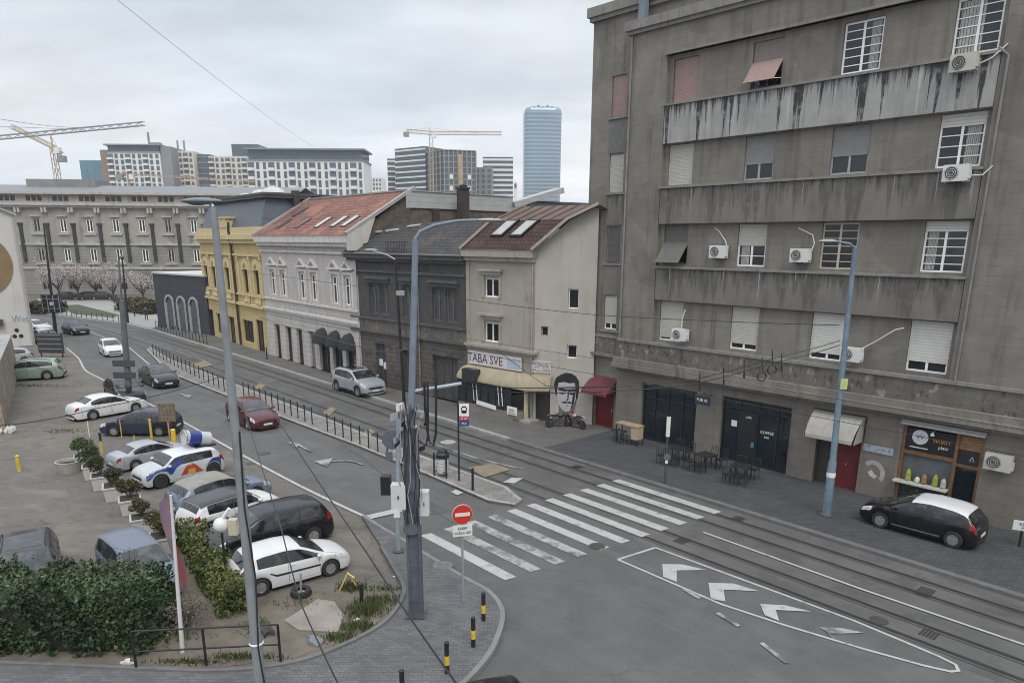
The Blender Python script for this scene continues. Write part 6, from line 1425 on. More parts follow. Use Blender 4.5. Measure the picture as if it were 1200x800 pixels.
# traffic light pole left of it
b = (467, 646); X, Y = G(*b); s = thing('traffic_light', 'grey traffic light pole seen from behind beside the big lamp pole', 'traffic light', (X, Y, 0)); T = sway(b, (467, 478))
mb = MB(); mb.tube([(0, 0, 0), (0, 0, 1.3), T], [.085, .075, .07], 12); mb.build('pole', mat('pale_blue_grey_pole', (.25, .28, .31), .5, .15, 3), s, 40); mb = MB(); mb.lathe([(.2, 0), (.2, .05), (.1, .08)], (0, 0, 0), 12); mb.build('foot', DGREY, s)
mb = MB(); mb.lathe([(.34, -.02), (.34, .02)], (-.1, .14, 4.02), 24, axis='y'); mb.build('round_sign_back', mat('sign_back_grey', (.10, .12, .14), .5, .1, 4), s)
mb = MB(); mb.box(-.34, -.1, .1, .14, 3.3, 3.6); mb.build('plate_back', mat('sign_back_grey', (.10, .12, .14)), s)
mb = MB(); mb.box(-.52, -.2, -.05, .3, 2.1, 2.75); o = mb.build('signal_box', BLACK, s); mb = MB(); mb.box(-.2, -.07, 0, .08, 2.3, 2.36); mb.build('bracket', DGREY, o)
mb = MB(); mb.box(-.1, .1, -.1, .1, 1.3, 1.6); mb.build('button_box', PAPER, s)
# right lamp
b = (968, 603); X, Y = G(*b); s = thing('street_lamp', 'blue lamp pole standing on the dark pavement before the red house door', 'street lamp', (X, Y, 0)); T = sway(b, (1002, 291))
mb = MB(); mb.tube([(0, 0, 0), (0, 0, 2.2), (0, 0, 2.3), T], [.17, .16, .125, .085], 14); mb.build('pole', mat('blue_lamp_pole', (.12, .17, .215), .5, .2, 2.5, blotch=dict(s=2, c=(.22, .23, .23), f=.5, lo=.54, hi=.6)), s, 40); mb = MB(); mb.lathe([(.3, 0), (.3, .05), (.2, .12)], (0, 0, 0), 14); mb.build('foot', DGREY, s)
mb = MB(); mb.tube([T, T + Vector((-.2, 0, .16)), T + Vector((-.7, .05, .24))], [.05, .045, .04], 8); mb.build('arm', POLEBLUE, s); mb = MB(); mb.ell(T + Vector((-.98, .05, .25)), .36, .13, .06, 12, 6); mb.build('lamp_head', mat('lamp_grey', (.30, .33, .33)), s, 50)
mb = MB(); zz_ = sway(b, (984, 449)).z; mb.box(-.13, .13, -.15, -.11, zz_ - .2, zz_ + .2); mb.build('sticker', mat('yellow_green_sticker', (.45, .48, .2), .6, .1, 5), s)
mb = MB(); mb.lathe([(.165, 1.6), (.17, 1.7), (.165, 1.8)], (0, 0, 0), 14, caps=False); mb.build('white_band', PAPER, s)
# far slim lamp
b = (474, 477); X, Y = G(*b); s = thing('street_lamp', 'slim black lamp post on the far pavement before the dark house', 'street lamp', (X, Y, 0)); T = sway(b, (463, 304))
mb = MB(); mb.tube([(0, 0, 0), T], [.11, .07], 10); mb.build('pole', BLACK, s, 40); mb = MB(); mb.tube([T, T + Vector((-.5, .3, .25)), T + Vector((-1.8, 1.2, .55))], [.05, .05, .04], 8); mb.build('arm', GALV, s); mb = MB(); mb.ell(T + Vector((-1.7, 1.15, .55)), .45, .2, .08); mb.build('lamp_head', mat('lamp_grey', (.30, .33, .33)), s, 50)
mb = MB(); mb.box(-.25, .25, -.12, -.02, 7.2, 7.5); mb.build('junction', GALV, s)
# slim posts at the left
b = (152, 468); X, Y = G(*b); s = thing('sign_post', 'dark grey pole with two small sign plates among the parked cars', 'sign post', (X, Y, 0)); T = sway(b, (139, 305)); M = T * .72
mb = MB(); mb.tube([(0, 0, 0), M, M * 1.01, T], [.21, .17, .06, .05], 12); mb.build('pole', mat('dark_concrete_pole', (.10, .105, .105), .8, .2, 2), s, 40)
for z, dx in ((1.5, .0), (2.3, .05)): mb = MB(); mb.box(-.75 + dx, .75 + dx, -.26, -.22, z, z + .42); mb.build('sign_plate', mat('dark_sign_plate', (.05, .055, .06), .6, .3, 5), s)
b = (66, 396); X, Y = G(*b); s = thing('sign_post', 'black post carrying the back of a big square sign by the white gable', 'sign post', (X, Y, 0)); T = sway(b, (51, 262))
mb = MB(); mb.tube([(0, 0, 0), T], [.2, .06], 10); mb.build('pole', BLACK, s, 40); zc = T * .31; mb = MB(); mb.box(zc.x - 1.0, zc.x + 1.05, -.32, -.22, zc.z - .95, zc.z + .95); o = mb.build('sign_back', BLACK, s)
mb = MB()
for q in (-.9, -.3, .35, .95): mb.box(zc.x + q - .04, zc.x + q + .04, -.36, -.325, zc.z - .9, zc.z + .9)
for q in (-.5, .5): mb.box(zc.x - .95, zc.x + 1., -.345, -.322, zc.z + q - .03, zc.z + q + .03)
mb.build('stiffeners', GALV, o); mb = MB(); mb.lathe([(.22, 0), (.2, -.02), (.001, -.02)], (zc.x + .1, -.37, zc.z), 12, axis='y'); mb.build('clamp', mat('pale_blue', (.35, .45, .52), .5, .1, 4), o)
b = (150, 378); X, Y = G(*b); s = thing('street_lamp', 'thin black lamp post at the bend before the lawn', 'street lamp', (X, Y, 0)); T = sway(b, (143, 302)); mb = MB(); mb.tube([(0, 0, 0), T], [.16, .09], 8); mb.build('pole', BLACK, s); mb = MB(); mb.ell(T, .25, .25, .3); mb.build('lamp_head', DGREY, s, 50)
# tram stop sign, no entry sign, cafe post, right sign
b = (538, 563); X, Y = G(*b); s = thing('tram_stop_sign', 'thin black tram stop post with white, red and blue panel on the platform', 'sign', (X, Y, 0)); zt = ztop(b, (540, 473))
mb = MB(); mb.tube([(0, 0, 0), (0, 0, zt)], .04, 8); mb.build('post', BLACK, s)
mb = MB(); mb.box(.05, .48, -.02, .02, zt - .55, zt); o = mb.build('white_panel', PAPER, s); mb = MB(); mb.box(.05, .48, -.022, .022, zt - .75, zt - .56); mb.build('red_panel', mat('sign_crimson', (.35, .03, .08), .5, .1, 4), s); mb = MB(); mb.box(.05, .48, -.022, .022, zt - 1.0, zt - .76); mb.build('blue_panel', mat('sign_navy', (.03, .045, .14), .5, .1, 4), s)
mb = MB(); mb.fprism([(.16, zt - .42), (.37, zt - .42), (.40, zt - .2), (.34, zt - .1), (.19, zt - .1), (.13, zt - .2)], -.03, -.021); mb.build('tram_emblem', BLACK, o); mb = MB(); mb.box(.18, .35, -.036, -.031, zt - .28, zt - .17); mb.build('emblem_window', PAPER, o)
text('STOP', .13, PAPER, s, (.265, -.03, zt - .655)); text('BUS', .13, PAPER, s, (.265, -.03, zt - .88))
b = (543, 705); X, Y = G(*b); s = thing('no_entry_sign', 'round red no entry sign with white plate below on the paved corner', 'traffic sign', (X, Y, 0), .28); zc = ztop(b, (541.5, 602))
mb = MB(); mb.tube([(0, .03, 0), (0, .03, zc + .1)], .035, 8); mb.build('post', GALV, s)
mb = MB(); mb.lathe([(.29, 0), (.29, -.02), (.001, -.02)], (0, -.02, zc), 32, axis='y'); o = mb.build('disc', mat('sign_red', (.50, .025, .015), .45, .08, 4), s); mb = MB(); mb.box(-.22, .22, -.05, -.041, zc - .055, zc + .055); mb.build('white_bar', mat('sign_white', (.62, .62, .6), .5, .05, 4), o); mb = MB(); mb.lathe([(.30, -.012), (.30, .01)], (0, -.01, zc), 32, axis='y'); mb.build('rim', mat('sign_white', (.62, .62, .6)), o)
mb = MB(); mb.box(-.29, .29, -.03, -.005, zc - .68, zc - .33); o = mb.build('plate', mat('sign_white', (.62, .62, .6)), s); text('OSIM', .12, BLACK, o, (0, -.034, zc - .44)); text('VOZILA GSP', .1, BLACK, o, (0, -.034, zc - .58), sx=.9)
b = (779, 566); X, Y = G(*b); s = thing('sign_post', 'thin dark post with pale top and small round plate before the cafe tables', 'sign post', (X, Y, 0)); zt = ztop(b, (781, 488))
mb = MB(); mb.tube([(0, 0, 0), (0, 0, zt)], .045, 8); mb.build('post', DGREY, s); mb = MB(); mb.box(-.08, .08, -.05, .05, zt - .9, zt); mb.build('edge_on_sign', mat('sign_white', (.62, .62, .6)), s); mb = MB(); mb.lathe([(.16, -.06), (.16, -.045)], (.02, 0, 1.25), 14, axis='y'); mb.build('round_plate', mat('sign_back_grey', (.10, .12, .14)), s); mb = MB(); mb.box(-.05, .06, -.07, -.05, .95, 1.1); mb.build('sticker', PAPER, s)
b = (1194, 640); X, Y = G(*b); s = thing('parking_sign', 'low white sign on a short black post at the right edge', 'sign', (X, Y, 0), -.5); mb = MB(); mb.tube([(0, 0, 0), (0, 0, .85)], .04, 8); mb.build('post', BLACK, s); mb = MB(); mb.box(-.3, .3, -.05, -.01, .62, .98); o = mb.build('plate', mat('sign_white', (.62, .62, .6)), s); text('RES', .16, mat('violet_grey_ink', (.16, .14, .28)), o, (0, -.056, .86)); text('P', .14, mat('violet_grey_ink', (.16, .14, .28)), o, (0, -.056, .71))
# bin on the platform
b = (519, 557); X, Y = G(*b); s = thing('litter_bin', 'white and black litter bin in a black frame on the tram platform', 'bin', (X, Y, 0))
mb = MB(); mb.lathe([(.24, .15), (.27, .2), (.29, .85), (.27, .9)], (0, 0, 0), 16); mb.build('bucket', mat('bin_white', (.5, .5, .5), .5, .1, 4, joints=[('Z', .16, .03, .4)]), s); mb = MB(); mb.lathe([(.31, .88), (.31, 1.05), (.24, 1.12), (.2, 1.25), (.06, 1.28)], (0, 0, 0), 16); mb.build('lid', BLACK, s)
mb = MB(); mb.tube([(-.4, 0, 0), (-.4, 0, 1.1)], .04, 8); mb.build('frame_post', BLACK, s); mb = MB(); mb.tube([(.2, -.36, 0), (.2, -.36, 1.)], .04, 8); mb.build('frame_post', BLACK, s); mb = MB(); mb.tube([(-.4, 0, .25), (.2, -.36, .25)], .02, 6); mb.build('frame_rail', BLACK, s)
# fences of short posts with rails
def postfence(label, a, b, n, h, z=0., r=.035, rails=(.92,), name='railing', m=BLACK, zig=0.):
    A, B = Vector((*G(*a, z), z)), Vector((*G(*b, z), z)); s = thing(name, label, 'fence', A); d = B - A
    for i in range(n):
        q = d * i / (n - 1); mb = MB(); mb.tube([(q.x, q.y, 0), (q.x, q.y, h)], r, 8); mb.ell((q.x, q.y, h), r * 1.15, r * 1.15, r, 8, 4); mb.build('post', m, s, 40)
    for i in range(n - 1):
        q0, q1 = d * i / (n - 1), d * (i + 1) / (n - 1); 
        for f in rails: mb = MB(); mb.tube([(q0.x, q0.y, h * f), ((q0.x + q1.x) / 2, (q0.y + q1.y) / 2, h * f - .05), (q1.x, q1.y, h * f)], .016, 5); mb.build('rail', m, s)
postfence('black post railing at the far tapering end of the tram platform', (180, 416), (263, 458), 18, 1.0)
postfence('black post railing in the middle of the tram platform behind the red car', (286, 464.5), (366, 497), 12, 1.02)
postfence('black post railing at the near end of the tram platform', (384, 505), (454, 534), 8, 1.02)
postfence('black railing on the pavement before the low dark building', (183, 385), (243, 404), 17, 1.0, rails=(.9, .2))
postfence('thin grey railing along the lawn at the bend', (46, 366), (146, 378), 18, .9, r=.05, m=DGREY)
for (px, lab, h_) in (((554, 574), 'single black bollard at the near tip of the tram platform', .98), ((313, 421), 'lone black post on the pavement before the yellow house', 1.1), ((424, 706), 'short black post in the weeds of the corner', .62)):
    X, Y = G(*px); s = thing('bollard', lab, 'bollard', (X, Y, 0)); mb = MB(); mb.tube([(0, 0, 0), (0, 0, h_)], .055, 10); mb.build('post', BLACK, s, 40); mb = MB(); mb.ell((0, 0, h_), .06, .06, .04); mb.build('cap', BLACK, s, 50)
# striped bollards
def stripebol(px, lab, h=.86, r=.06, first=None):
    X, Y = G(*px); s = thing('bollard', lab, 'bollard', (X, Y, 0), 0, 'yellow and black bollards at the kerb')
    for z0, z1, m in ((0, .28, BLACK), (.28, .58, YELLOW), (.58, 1, BLACK)): mb = MB(); mb.cyl((0, 0, h * z0), (0, 0, h * z1), r, r, 12); mb.build('yellow_band' if m is YELLOW else 'black_band', m, s, 40)
    mb = MB(); mb.ell((0, 0, h), r, r, .03); mb.build('cap', BLACK, s, 50)
stripebol((566.6, 726.5), 'yellow and black bollard farthest up the curved kerb'); stripebol((554.7, 757), 'second yellow and black bollard on the curved kerb'); stripebol((524, 788), 'third yellow and black bollard on the curved kerb, under the cable'); stripebol((472, 823), 'yellow and black bollard cut by the bottom edge')
YP = mat('dirty_yellow_post', (.50, .36, .06), .6, .2, 4)
for px, lab, h_, r_, m in (((105, 512), 'thin pale post before the navy car bonnet', .9, .025, CREAMM), ((143, 513), 'thin yellowish post before the navy car door', 1.0, .03, YP), ((158, 517), 'short black and yellow post between navy and silver cars', .55, .05, None), ((178, 514), 'thick yellow post before the navy car', 1.1, .07, YP), ((120, 531), 'black topped yellow post by the green shrubs', 1.1, .06, None), ((205, 524), 'stout orange yellow post pair behind the promotional car', .95, .13, YELLOW), ((23, 552), 'yellow post standing alone at the left of the car park', .75, .1, YP)):
    X, Y = G(*px, RZ); s = thing('post', lab, 'post', (X, Y, RZ))
    if m is None:
        mb = MB(); mb.cyl((0, 0, 0), (0, 0, h_ * .6), r_, r_, 10); mb.build('lower_band', YP, s); mb = MB(); mb.cyl((0, 0, h_ * .6), (0, 0, h_), r_, r_, 10); mb.build('upper_band', BLACK, s)
    else:
        mb = MB(); mb.cyl((0, 0, 0), (0, 0, h_), r_, r_ * .9, 10); mb.build('post_body', m, s, 40); mb = MB(); mb.ell((0, 0, h_), r_, r_, r_ * .5); mb.build('cap', m, s, 50)
# notice boards
b = (62, 418); X, Y = G(*b); s = thing('notice_board', 'black notice board on legs at the lot entrance by the white gable', 'board', (X, Y, 0), -.1); mb = MB(); mb.box(-1.3, 1.2, -.05, .05, .35, 2.2); o = mb.build('board', mat('black_board', (.03, .03, .033), .6, .3, 3), s)
mb = MB()
for z in (.7, 1.15, 1.6, 2.0): mb.box(-1.2, 1.1, -.065, -.052, z, z + .09)
mb.build('text_lines', mat('faded_grey_print', (.18, .18, .19), .7, .3, 8), o)
for q in (-1.1, 1.0): mb = MB(); mb.box(q - .05, q + .05, -.04, .04, 0, .35); mb.build('leg', BLACK, s)
b = (199, 512); X, Y = G(*b); s = thing('notice_board', 'small brown board on a stake behind the navy car', 'board', (X, Y, 0)); mb = MB(); mb.box(-.45, .45, -.03, .03, .9, 1.9); mb.build('board', mat('brown_board', (.16, .125, .09), .8, .3, 5, joints=[('X', .2, .03, .5), ('Z', .25, .03, .5)]), s); mb = MB(); mb.box(-.04, .04, -.02, .02, 0, .9); mb.build('stake', WOOD, s)
# low railing at the hedge
A, B = Vector((*G(329, 774), 0)), Vector((*G(160, 783), 0)); s = thing('railing', 'low black two-bar railing between hedge and paved corner', 'fence', A); d = B - A
for f in (0, .52, 1): mb = MB(); q = d * f; mb.tube([(q.x, q.y, 0), (q.x, q.y, 1.05)], .035, 8); mb.build('post', BLACK, s)
for z in (1.05, .48): mb = MB(); mb.tube([(0, 0, z), (d.x, d.y, z)], .025, 8); mb.build('rail', BLACK, s)
# banner
b = (214, 764); X, Y = G(*b, RZ); s = thing('feather_banner', 'purple and red feather banner on a white pole beside the clipped hedge', 'banner', (X, Y, RZ)); T = sway(b, (200, 580), RZ)
mb = MB(); mb.tube([(0, 0, 0), T], [.06, .035], 10); mb.build('pole', mat('white_pole', (.55, .54, .53), .5, .08, 3), s, 40)
BAN = mat('banner_cloth', (.17, .13, .17), .85, .2, 2.5, blotch=dict(s=2.4, c=(.30, .12, .12), f=.7, lo=.5, hi=.6)); mb = MB()
mb.grid([[tuple(T * f + Vector((x * w_, .02 + .03 * math.sin(f * 9 + x * 4), 0))) for x in (0, -.5, -1)] for f, w_ in ((1.0, .12), (.95, .30), (.85, .30), (.75, .22), (.66, .14), (.58, .06))]); mb.build('cloth', BAN, s, 60)
mb = MB(); mb.grid([[tuple(T * f + Vector((x * w_, .02 + .02 * math.sin(f * 9 + x * 4), 0))) for x in (0, .5, 1)] for f, w_ in ((.70, .06), (.62, .16), (.52, .22), (.44, .2), (.40, .1))]); mb.build('cloth_tail', mat('red_banner_cloth', (.20, .045, .04), .85, .2, 2.5, blotch=dict(s=2., c=(.11, .085, .13), f=.9, lo=.44, hi=.54)), s, 60)
# globe lamp by the hedge
b = (267, 690); X, Y = G(*b, RZ); s = thing('globe_lamp', 'white globe lamp on a dark post between hedge and black people carrier', 'lamp', (X, Y, RZ)); zt = ztop(b, (266, 614), RZ) - RZ
mb = MB(); mb.tube([(0, 0, 0), (0, 0, zt - .2)], .04, 8); mb.build('post', BLACK, s); mb = MB(); mb.ell((0, 0, zt), .24, .24, .24, 16, 10); mb.build('globe', mat('milk_globe', (.60, .59, .56), .4, .06, 4), s, 60); mb = MB(); mb.box(.24, .5, -.1, .1, zt - .3, zt + .2); mb.build('lamp_box', mat('cream_box', (.48, .44, .32), .6, .1, 4), s); mb = MB(); mb.tube([(.05, 0, zt + .2), (.3, 0, zt + .55)], .05, 8); mb.build('spout', PAPER, s)
# tyre-based post, A-frame
b = (353, 697); X, Y = G(*b, RZ); s = thing('tyre_post', 'short grey post stuck in an old tyre before the white hatchback', 'post', (X, Y, RZ)); mb = MB(); mb.lathe([(.16, .02), (.3, 0), (.33, .09), (.3, .2), (.16, .18)], (0, 0, 0), 20, caps=False); mb.build('tyre', RUBBER, s, 50); mb = MB(); mb.lathe([(.16, .1), (.001, .12)], (0, 0, 0), 16, caps=False); mb.build('concrete_fill', KERB, s); mb = MB(); mb.cyl((0, 0, .1), (.03, 0, .75), .035, .035, 8); mb.build('stake', GALV, s)
b = (409, 692); X, Y = G(*b, RZ); s = thing('parking_barrier', 'small yellow folded parking barrier before the white hatchback', 'barrier', (X, Y, RZ))
for a_, c_ in (((-.3, 0, 0), (.0, 0, .62)), ((.22, .1, .1), (.0, 0, .62)), ((-.02, -.02, .62), (.22, -.1, .5))): mb = MB(); mb.tube([a_, c_], .028, 8); mb.build('leg', mat('pale_yellow_tube', (.52, .42, .14), .6, .1, 4), s)
# cafe tables and chairs
TBL = mat('dark_table_metal', (.02, .02, .022), .5, .2, 4)
def cafetable():
    t = thing('cafe_table', 'tmp', 'table', (0, 0, 0), 0, 'dark cafe tables on the pavement'); mb = MB(); mb.box(-.42, .42, -.42, .42, .70, .735); mb.build('table_top', TBL, t)
    for x in (-.36, .36):
        for y in (-.36, .36): mb = MB(); mb.box(x - .02, x + .02, y - .02, y + .02, 0, .7); mb.build('leg', TBL, t)
    return t
def cafechair():
    t = thing('cafe_chair', 'tmp', 'chair', (0, 0, 0), 0, 'dark cafe chairs on the pavement'); mb = MB(); mb.box(-.21, .21, -.21, .21, .43, .46); mb.build('seat', TBL, t)
    for x in (-.19, .19):
        mb = MB(); mb.tube([(x, -.19, 0), (x, -.19, .43)], .016, 6); mb.build('leg', TBL, t); mb = MB(); mb.tube([(x, .22, 0), (x, .2, .45), (x, .25, .86)], .016, 6); mb.build('leg', TBL, t)
    mb = MB()
    for i in range(5): xx = -.19 + i * .38 / 4; mb.tube([(xx, .2, .46), (xx, .25, .86)], .010, 5)
    mb.tube([(-.2, .25, .86), (-.12, .26, .9), (.12, .26, .9), (.2, .25, .86)], .018, 6); mb.build('backrest', TBL, t); return t
tb0, ch0 = cafetable(), cafechair(); first = [True, True]
names = ('left', 'middle', 'right'); tl = ('dark cafe table farthest left, behind the thin sign post', 'dark cafe table in the middle of the three', 'dark cafe table nearest the cafe door, farthest right')
for i, px in enumerate(((791, 541), (826, 549), (867, 563))):
    X, Y = G(*px); rz = R.rz + (.1, -.15, .2)[i]
    if first[0]: t = tb0; first[0] = False; t.location = (X, Y, 0); t.rotation_euler.z = rz; t['label'] = tl[i]
    else: t = dup(tb0, (X, Y, 0), rz, tl[i])
    side_n = ('street side left', 'street side right', 'wall side left', 'wall side right')
    for j, (dx, dy, a_) in enumerate(((-.3, -.75, PI), (.32, -.7, PI + .1), (-.3, .75, 0), (.35, .7, -.2))):
        ca, sa = math.cos(rz), math.sin(rz); q = (X + dx * ca - dy * sa, Y + dx * sa + dy * ca, 0); lab = 'dark slatted cafe chair at the %s of the %s cafe table' % (side_n[j], names[i])
        if first[1]: c = ch0; first[1] = False; c.location = q; c.rotation_euler.z = rz + a_; c['label'] = lab
        else: dup(ch0, q, rz + a_, lab)
b = (737, 519); X, Y = G(*b); s = thing('high_table', 'high tan wooden bar table with box against the concrete building', 'table', (X, Y, 0), R.rz)
mb = MB(); mb.box(-.75, .75, -.3, .3, 1.02, 1.08); mb.build('table_top', mat('tan_wood', (.33, .25, .16), .65, .2, 5), s); mb = MB(); mb.box(.3, .72, -.26, .26, .35, 1.02); mb.build('wooden_box', mat('pale_plywood', (.42, .33, .22), .7, .1, 4), s)
for x in (-.7, .35, .7):
    for y in (-.25, .25): mb = MB(); mb.box(x - .02, x + .02, y - .02, y + .02, 0, 1.02 if x < 0 else .35); mb.build('leg', TBL, s)
for i, dx in enumerate((-.45, -.02)):
    p = R.w(0, 0); ca, sa = math.cos(R.rz), math.sin(R.rz); q = Vector((X + dx * ca + .45 * sa, Y + dx * sa - .45 * ca, 0)); st = thing('bar_stool', 'dark bar stool at the high tan table, ' + ('left one' if i == 0 else 'right one'), 'stool', q, R.rz, 'bar stools at the high table')
    mb = MB(); mb.lathe([(.17, .72), (.17, .76)], (0, 0, 0), 14); mb.build('seat', TBL, st)
    for a_ in range(4): mb = MB(); t_ = PI / 4 + a_ * PI / 2; mb.tube([(.2 * math.cos(t_), .2 * math.sin(t_), 0), (.12 * math.cos(t_), .12 * math.sin(t_), .72)], .015, 6); mb.build('leg', TBL, st)
# motorbikes by the mural
def motorbike(px, rz, m, lab):
    X, Y = G(*px); t = thing('motorbike', lab, 'motorbike', (X, Y, 0), rz); t.scale = (.88, .88, .88)
    for x in (-.62, .66):
        mb = MB(); mb.tube([(x + .27 * math.cos(q * PI / 10), 0, .31 + .27 * math.sin(q * PI / 10)) for q in range(21)], .05, 8, caps=False); w_ = mb.build('wheel', RUBBER, t, 60); mb = MB(); mb.lathe([(.21, -.02), (.21, .02)], (x, 0, .31), 16, axis='y'); mb.build('rim', RIMD, w_)
    mb = MB(); mb.tube([(-.62, 0, .31), (-.3, 0, .55), (.2, 0, .72), (.42, 0, .9)], .05, 8); mb.obox((0, 0, .42), (1, 0, 0), (0, 1, 0), (0, 0, 1), .24, .13, .16); mb.build('frame', DGREY, t)
    mb = MB(); mb.ell((.12, 0, .80), .28, .15, .14); mb.build('tank', m, t, 60); mb = MB(); mb.ell((-.38, 0, .80), .34, .14, .07); mb.build('seat', BLACK, t, 60)
    mb = MB(); mb.ell((.5, 0, .82), .16, .16, .2); mb.build('fairing', m, t, 60); mb = MB(); mb.ell((-.72, 0, .82), .18, .12, .09); mb.build('tail', m, t, 60)
    for y in (-.06, .06): mb = MB(); mb.tube([(.66, y, .31), (.44, y, .95)], .022, 6); mb.build('fork', GALV, t)
    mb = MB(); mb.tube([(.36, -.34, 1.0), (.44, -.1, .98), (.44, .1, .98), (.36, .34, 1.0)], .018, 6); mb.build('handlebar', BLACK, t); mb = MB(); mb.ell((.62, 0, .86), .05, .09, .08); mb.build('headlight', HEADL, t, 60)
motorbike((655, 500), FG.rz + .5, DKG, 'dark motorbike parked under the left of the painted portrait'); motorbike((674, 501), FG.rz + 2.6, mat('red_white_fairing', (.22, .03, .03), .35, .2, 6, blotch=dict(s=4, c=(.45, .45, .45), f=.9, lo=.5, hi=.54)), 'red and white motorbike parked under the right of the painted portrait')
# ================================================================== overhead wires
def wire(lab, pts, r=.012, sag=0., n=10, grp='overhead wires'):
    """pts are world points; sagging cable between successive ones"""
    out = []
    for a, b in zip(pts, pts[1:]):
        for i in range(n): t = i / n; q = a.lerp(b, t); q = q + Vector((0, 0, -sag * 4 * t * (1 - t))); out.append(q)
    out.append(pts[-1]); mb = MB(); mb.tube(out, r, 5); o = mb.build('overhead_wire', BLACK); tag(o, lab, 'wire', grp); return o
wire('thin wire slanting down the sky above the red roof', [at(130, -6, 20), at(366, 171, 55)], .006, .2)
wire('thick black cable running over the road to the bottom edge', [at(318, 480, 27), at(430, 648, 15), at(556, 830, 9.5)], .020, .05)
wire('black cable hanging beside the left lamp pole down over the white hatchback', [at(283, 470, 26), at(330, 620, 16), at(352, 705, 13.5), at(402, 812, 11)], .016, .05)
wire('black cable crossing the car park at the left', [at(-20, 500, 24), at(110, 479, 30), at(262, 440, 36)], .018, .12)
wire('thin wire crossing the pale, dark and beige house fronts', [S3.w(12, -.2, 7.6), at(547, 351, 40), at(700, 369, 37), at(984, 381, 27.2)], .016, .05)
wire('pale span wire from the yellow house to the big lamp pole', [S3.w(16, -.2, 3.4), at(440, 411, 32), at(489, 406, 19)], .022, .08)
wire('wire from the beige house to the concrete building at first floor height', [S1.w(16, -.4, 4.0), at(640, 452, 36), at(720, 452, 34)], .016, .05)
p_l, p_r = at(546, 447, 24), at(985, 404, 27.2)
a1 = [at(546, 447, 24.2), at(597, 454, 26), at(720, 453, 28), at(816, 444, 27.5), at(908, 419, 27), at(984, 399, 27.2)]
wire('upper tram span wire before the cafe fronts', a1, .018, .03); wire('lower tram span wire before the cafe fronts', [p + Vector((0, -.05, -.16)) for p in a1], .018, .05)
wire('tram contact wire of the far track', [kp(-40, 4.3, 5.6), kp(0, 4.3, 5.5), kp(30, 4.3, 5.5), kp(60, 4.3, 5.5)], .010, .06); wire('tram contact wire of the near track', [kp(-40, 1.3, 5.6), kp(0, 1.3, 5.5), kp(30, 1.3, 5.5), kp(60, 1.3, 5.5)], .010, .06)
wire('wire from the big lamp pole to the slim black lamp post', [at(489, 415, 19), at(466, 400, 45)], .014, .1)
wire('thin wire above the far palace roof', [at(-10, 138, 40), at(95, 150, 60)], .012, .1)
for i, (x, y) in enumerate(((820, 455), (848, 448), (872, 440), (893, 436), (905, 428), (916, 432))):
    p = at(x, y - 18, 27.2); q = at(x, y, 27.2); mb = MB(); mb.tube([p, q], .02, 5)
    if i in (3, 4): mb.tube([q + Vector((.17 * math.cos(a_ * PI / 8), 0, -.17 + .17 * math.sin(a_ * PI / 8))) for a_ in range(17)], .025, 6, caps=False)
    else: mb.obox(q, (0, 0, 1), (1, 0, 0), (0, 1, 0), .1, .03, .03)
    tag(mb.build('wire_hanger', BLACK), ('short hanger on the tram span wire, farthest left', 'short hanger on the tram span wire, second from left', 'short hanger on the span wire left of the rings', 'left ring hanging from the tram span wire', 'right ring hanging from the tram span wire', 'short hanger on the span wire right of the rings')[i], 'hanger', 'hangers on the tram span wire')
random.seed(5)
# ================================================================== vegetation
def leafmats(n, cols, v=.25): return [mat('%s_%d' % (n, i), c, .75, v, 3, spec=.3) for i, c in enumerate(cols)]
def leaves(mb, pts, size, nm, flat=0., asp=1.7):
    for p in pts:
        a = Vector((random.gauss(0, 1), random.gauss(0, 1), random.gauss(0, 1) * (1 - flat) + flat * .3)).normalized(); b = a.orthogonal().normalized(); b = (b * math.cos(7 * p[0]) + a.cross(b) * math.sin(7 * p[0]))
        c = a.cross(b).normalized(); s = size * random.uniform(.6, 1.35); P_ = Vector(p)
        k = (math.sin(p[0] * 2.3 + p[2] * 1.7) + math.sin(p[1] * 2.9 + 1.3)) * .5 + random.gauss(0, .55); m = min(nm - 1, max(0, int((k + 1.2) / 2.4 * nm)))
        mb.face([P_ - b * s * asp * .5, P_ + c * s * .42, P_ + b * s * asp * .5, P_ - c * s * .42], m)
def boxpts(L, W, Hh, n, shell=.35, bump=.12):
    out = []
    while len(out) < n:
        x, y, z = random.uniform(0, L), random.uniform(-W / 2, W / 2), random.uniform(.02, 1) * Hh
        bx = bump * (math.sin(x * 3.1 + z * 2) + math.sin(x * 7.3 + y * 4 + z * 5) * .6 + math.sin(x * 1.3 + 2) * .8)
        d = min(x + bx, L - x + bx, y + W / 2 + bx, W / 2 - y + bx, Hh - z + bx)
        if 0 < d < shell: out.append((x, y, z))
        elif random.random() < .05: out.append((x, y, z + random.uniform(0, .15)))
    return out
def hedge(label, a, b, W, Hh, n, cols, size, z=RZ, name='hedge', shell=.35, bump=.12):
    A, B = Vector((*G(*a, z), z)), Vector((*G(*b, z), z)); d = B - A; rz = math.atan2(d.y, d.x); L = d.length
    t = thing(name, label, 'hedge', A, rz); mb = MB(); ms = leafmats(name + str(n), cols); leaves(mb, boxpts(L, W, Hh, n, shell, bump), size, len(ms)); mb.build('foliage', ms, t)
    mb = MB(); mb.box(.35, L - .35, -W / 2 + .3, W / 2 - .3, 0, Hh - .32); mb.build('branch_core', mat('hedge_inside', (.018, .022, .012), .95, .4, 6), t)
    for i in range(max(2, int(L / .8))): x = .3 + (L - .6) * (i + .5) / max(2, int(L / .8)); mb = MB(); mb.tube([(x, 0, -.02), (x + random.uniform(-.1, .1), random.uniform(-.2, .2), Hh * .6)], .025, 5); mb.build('stem', mat('twig_brown', (.07, .055, .04), .9, .2, 4), t)
    return t
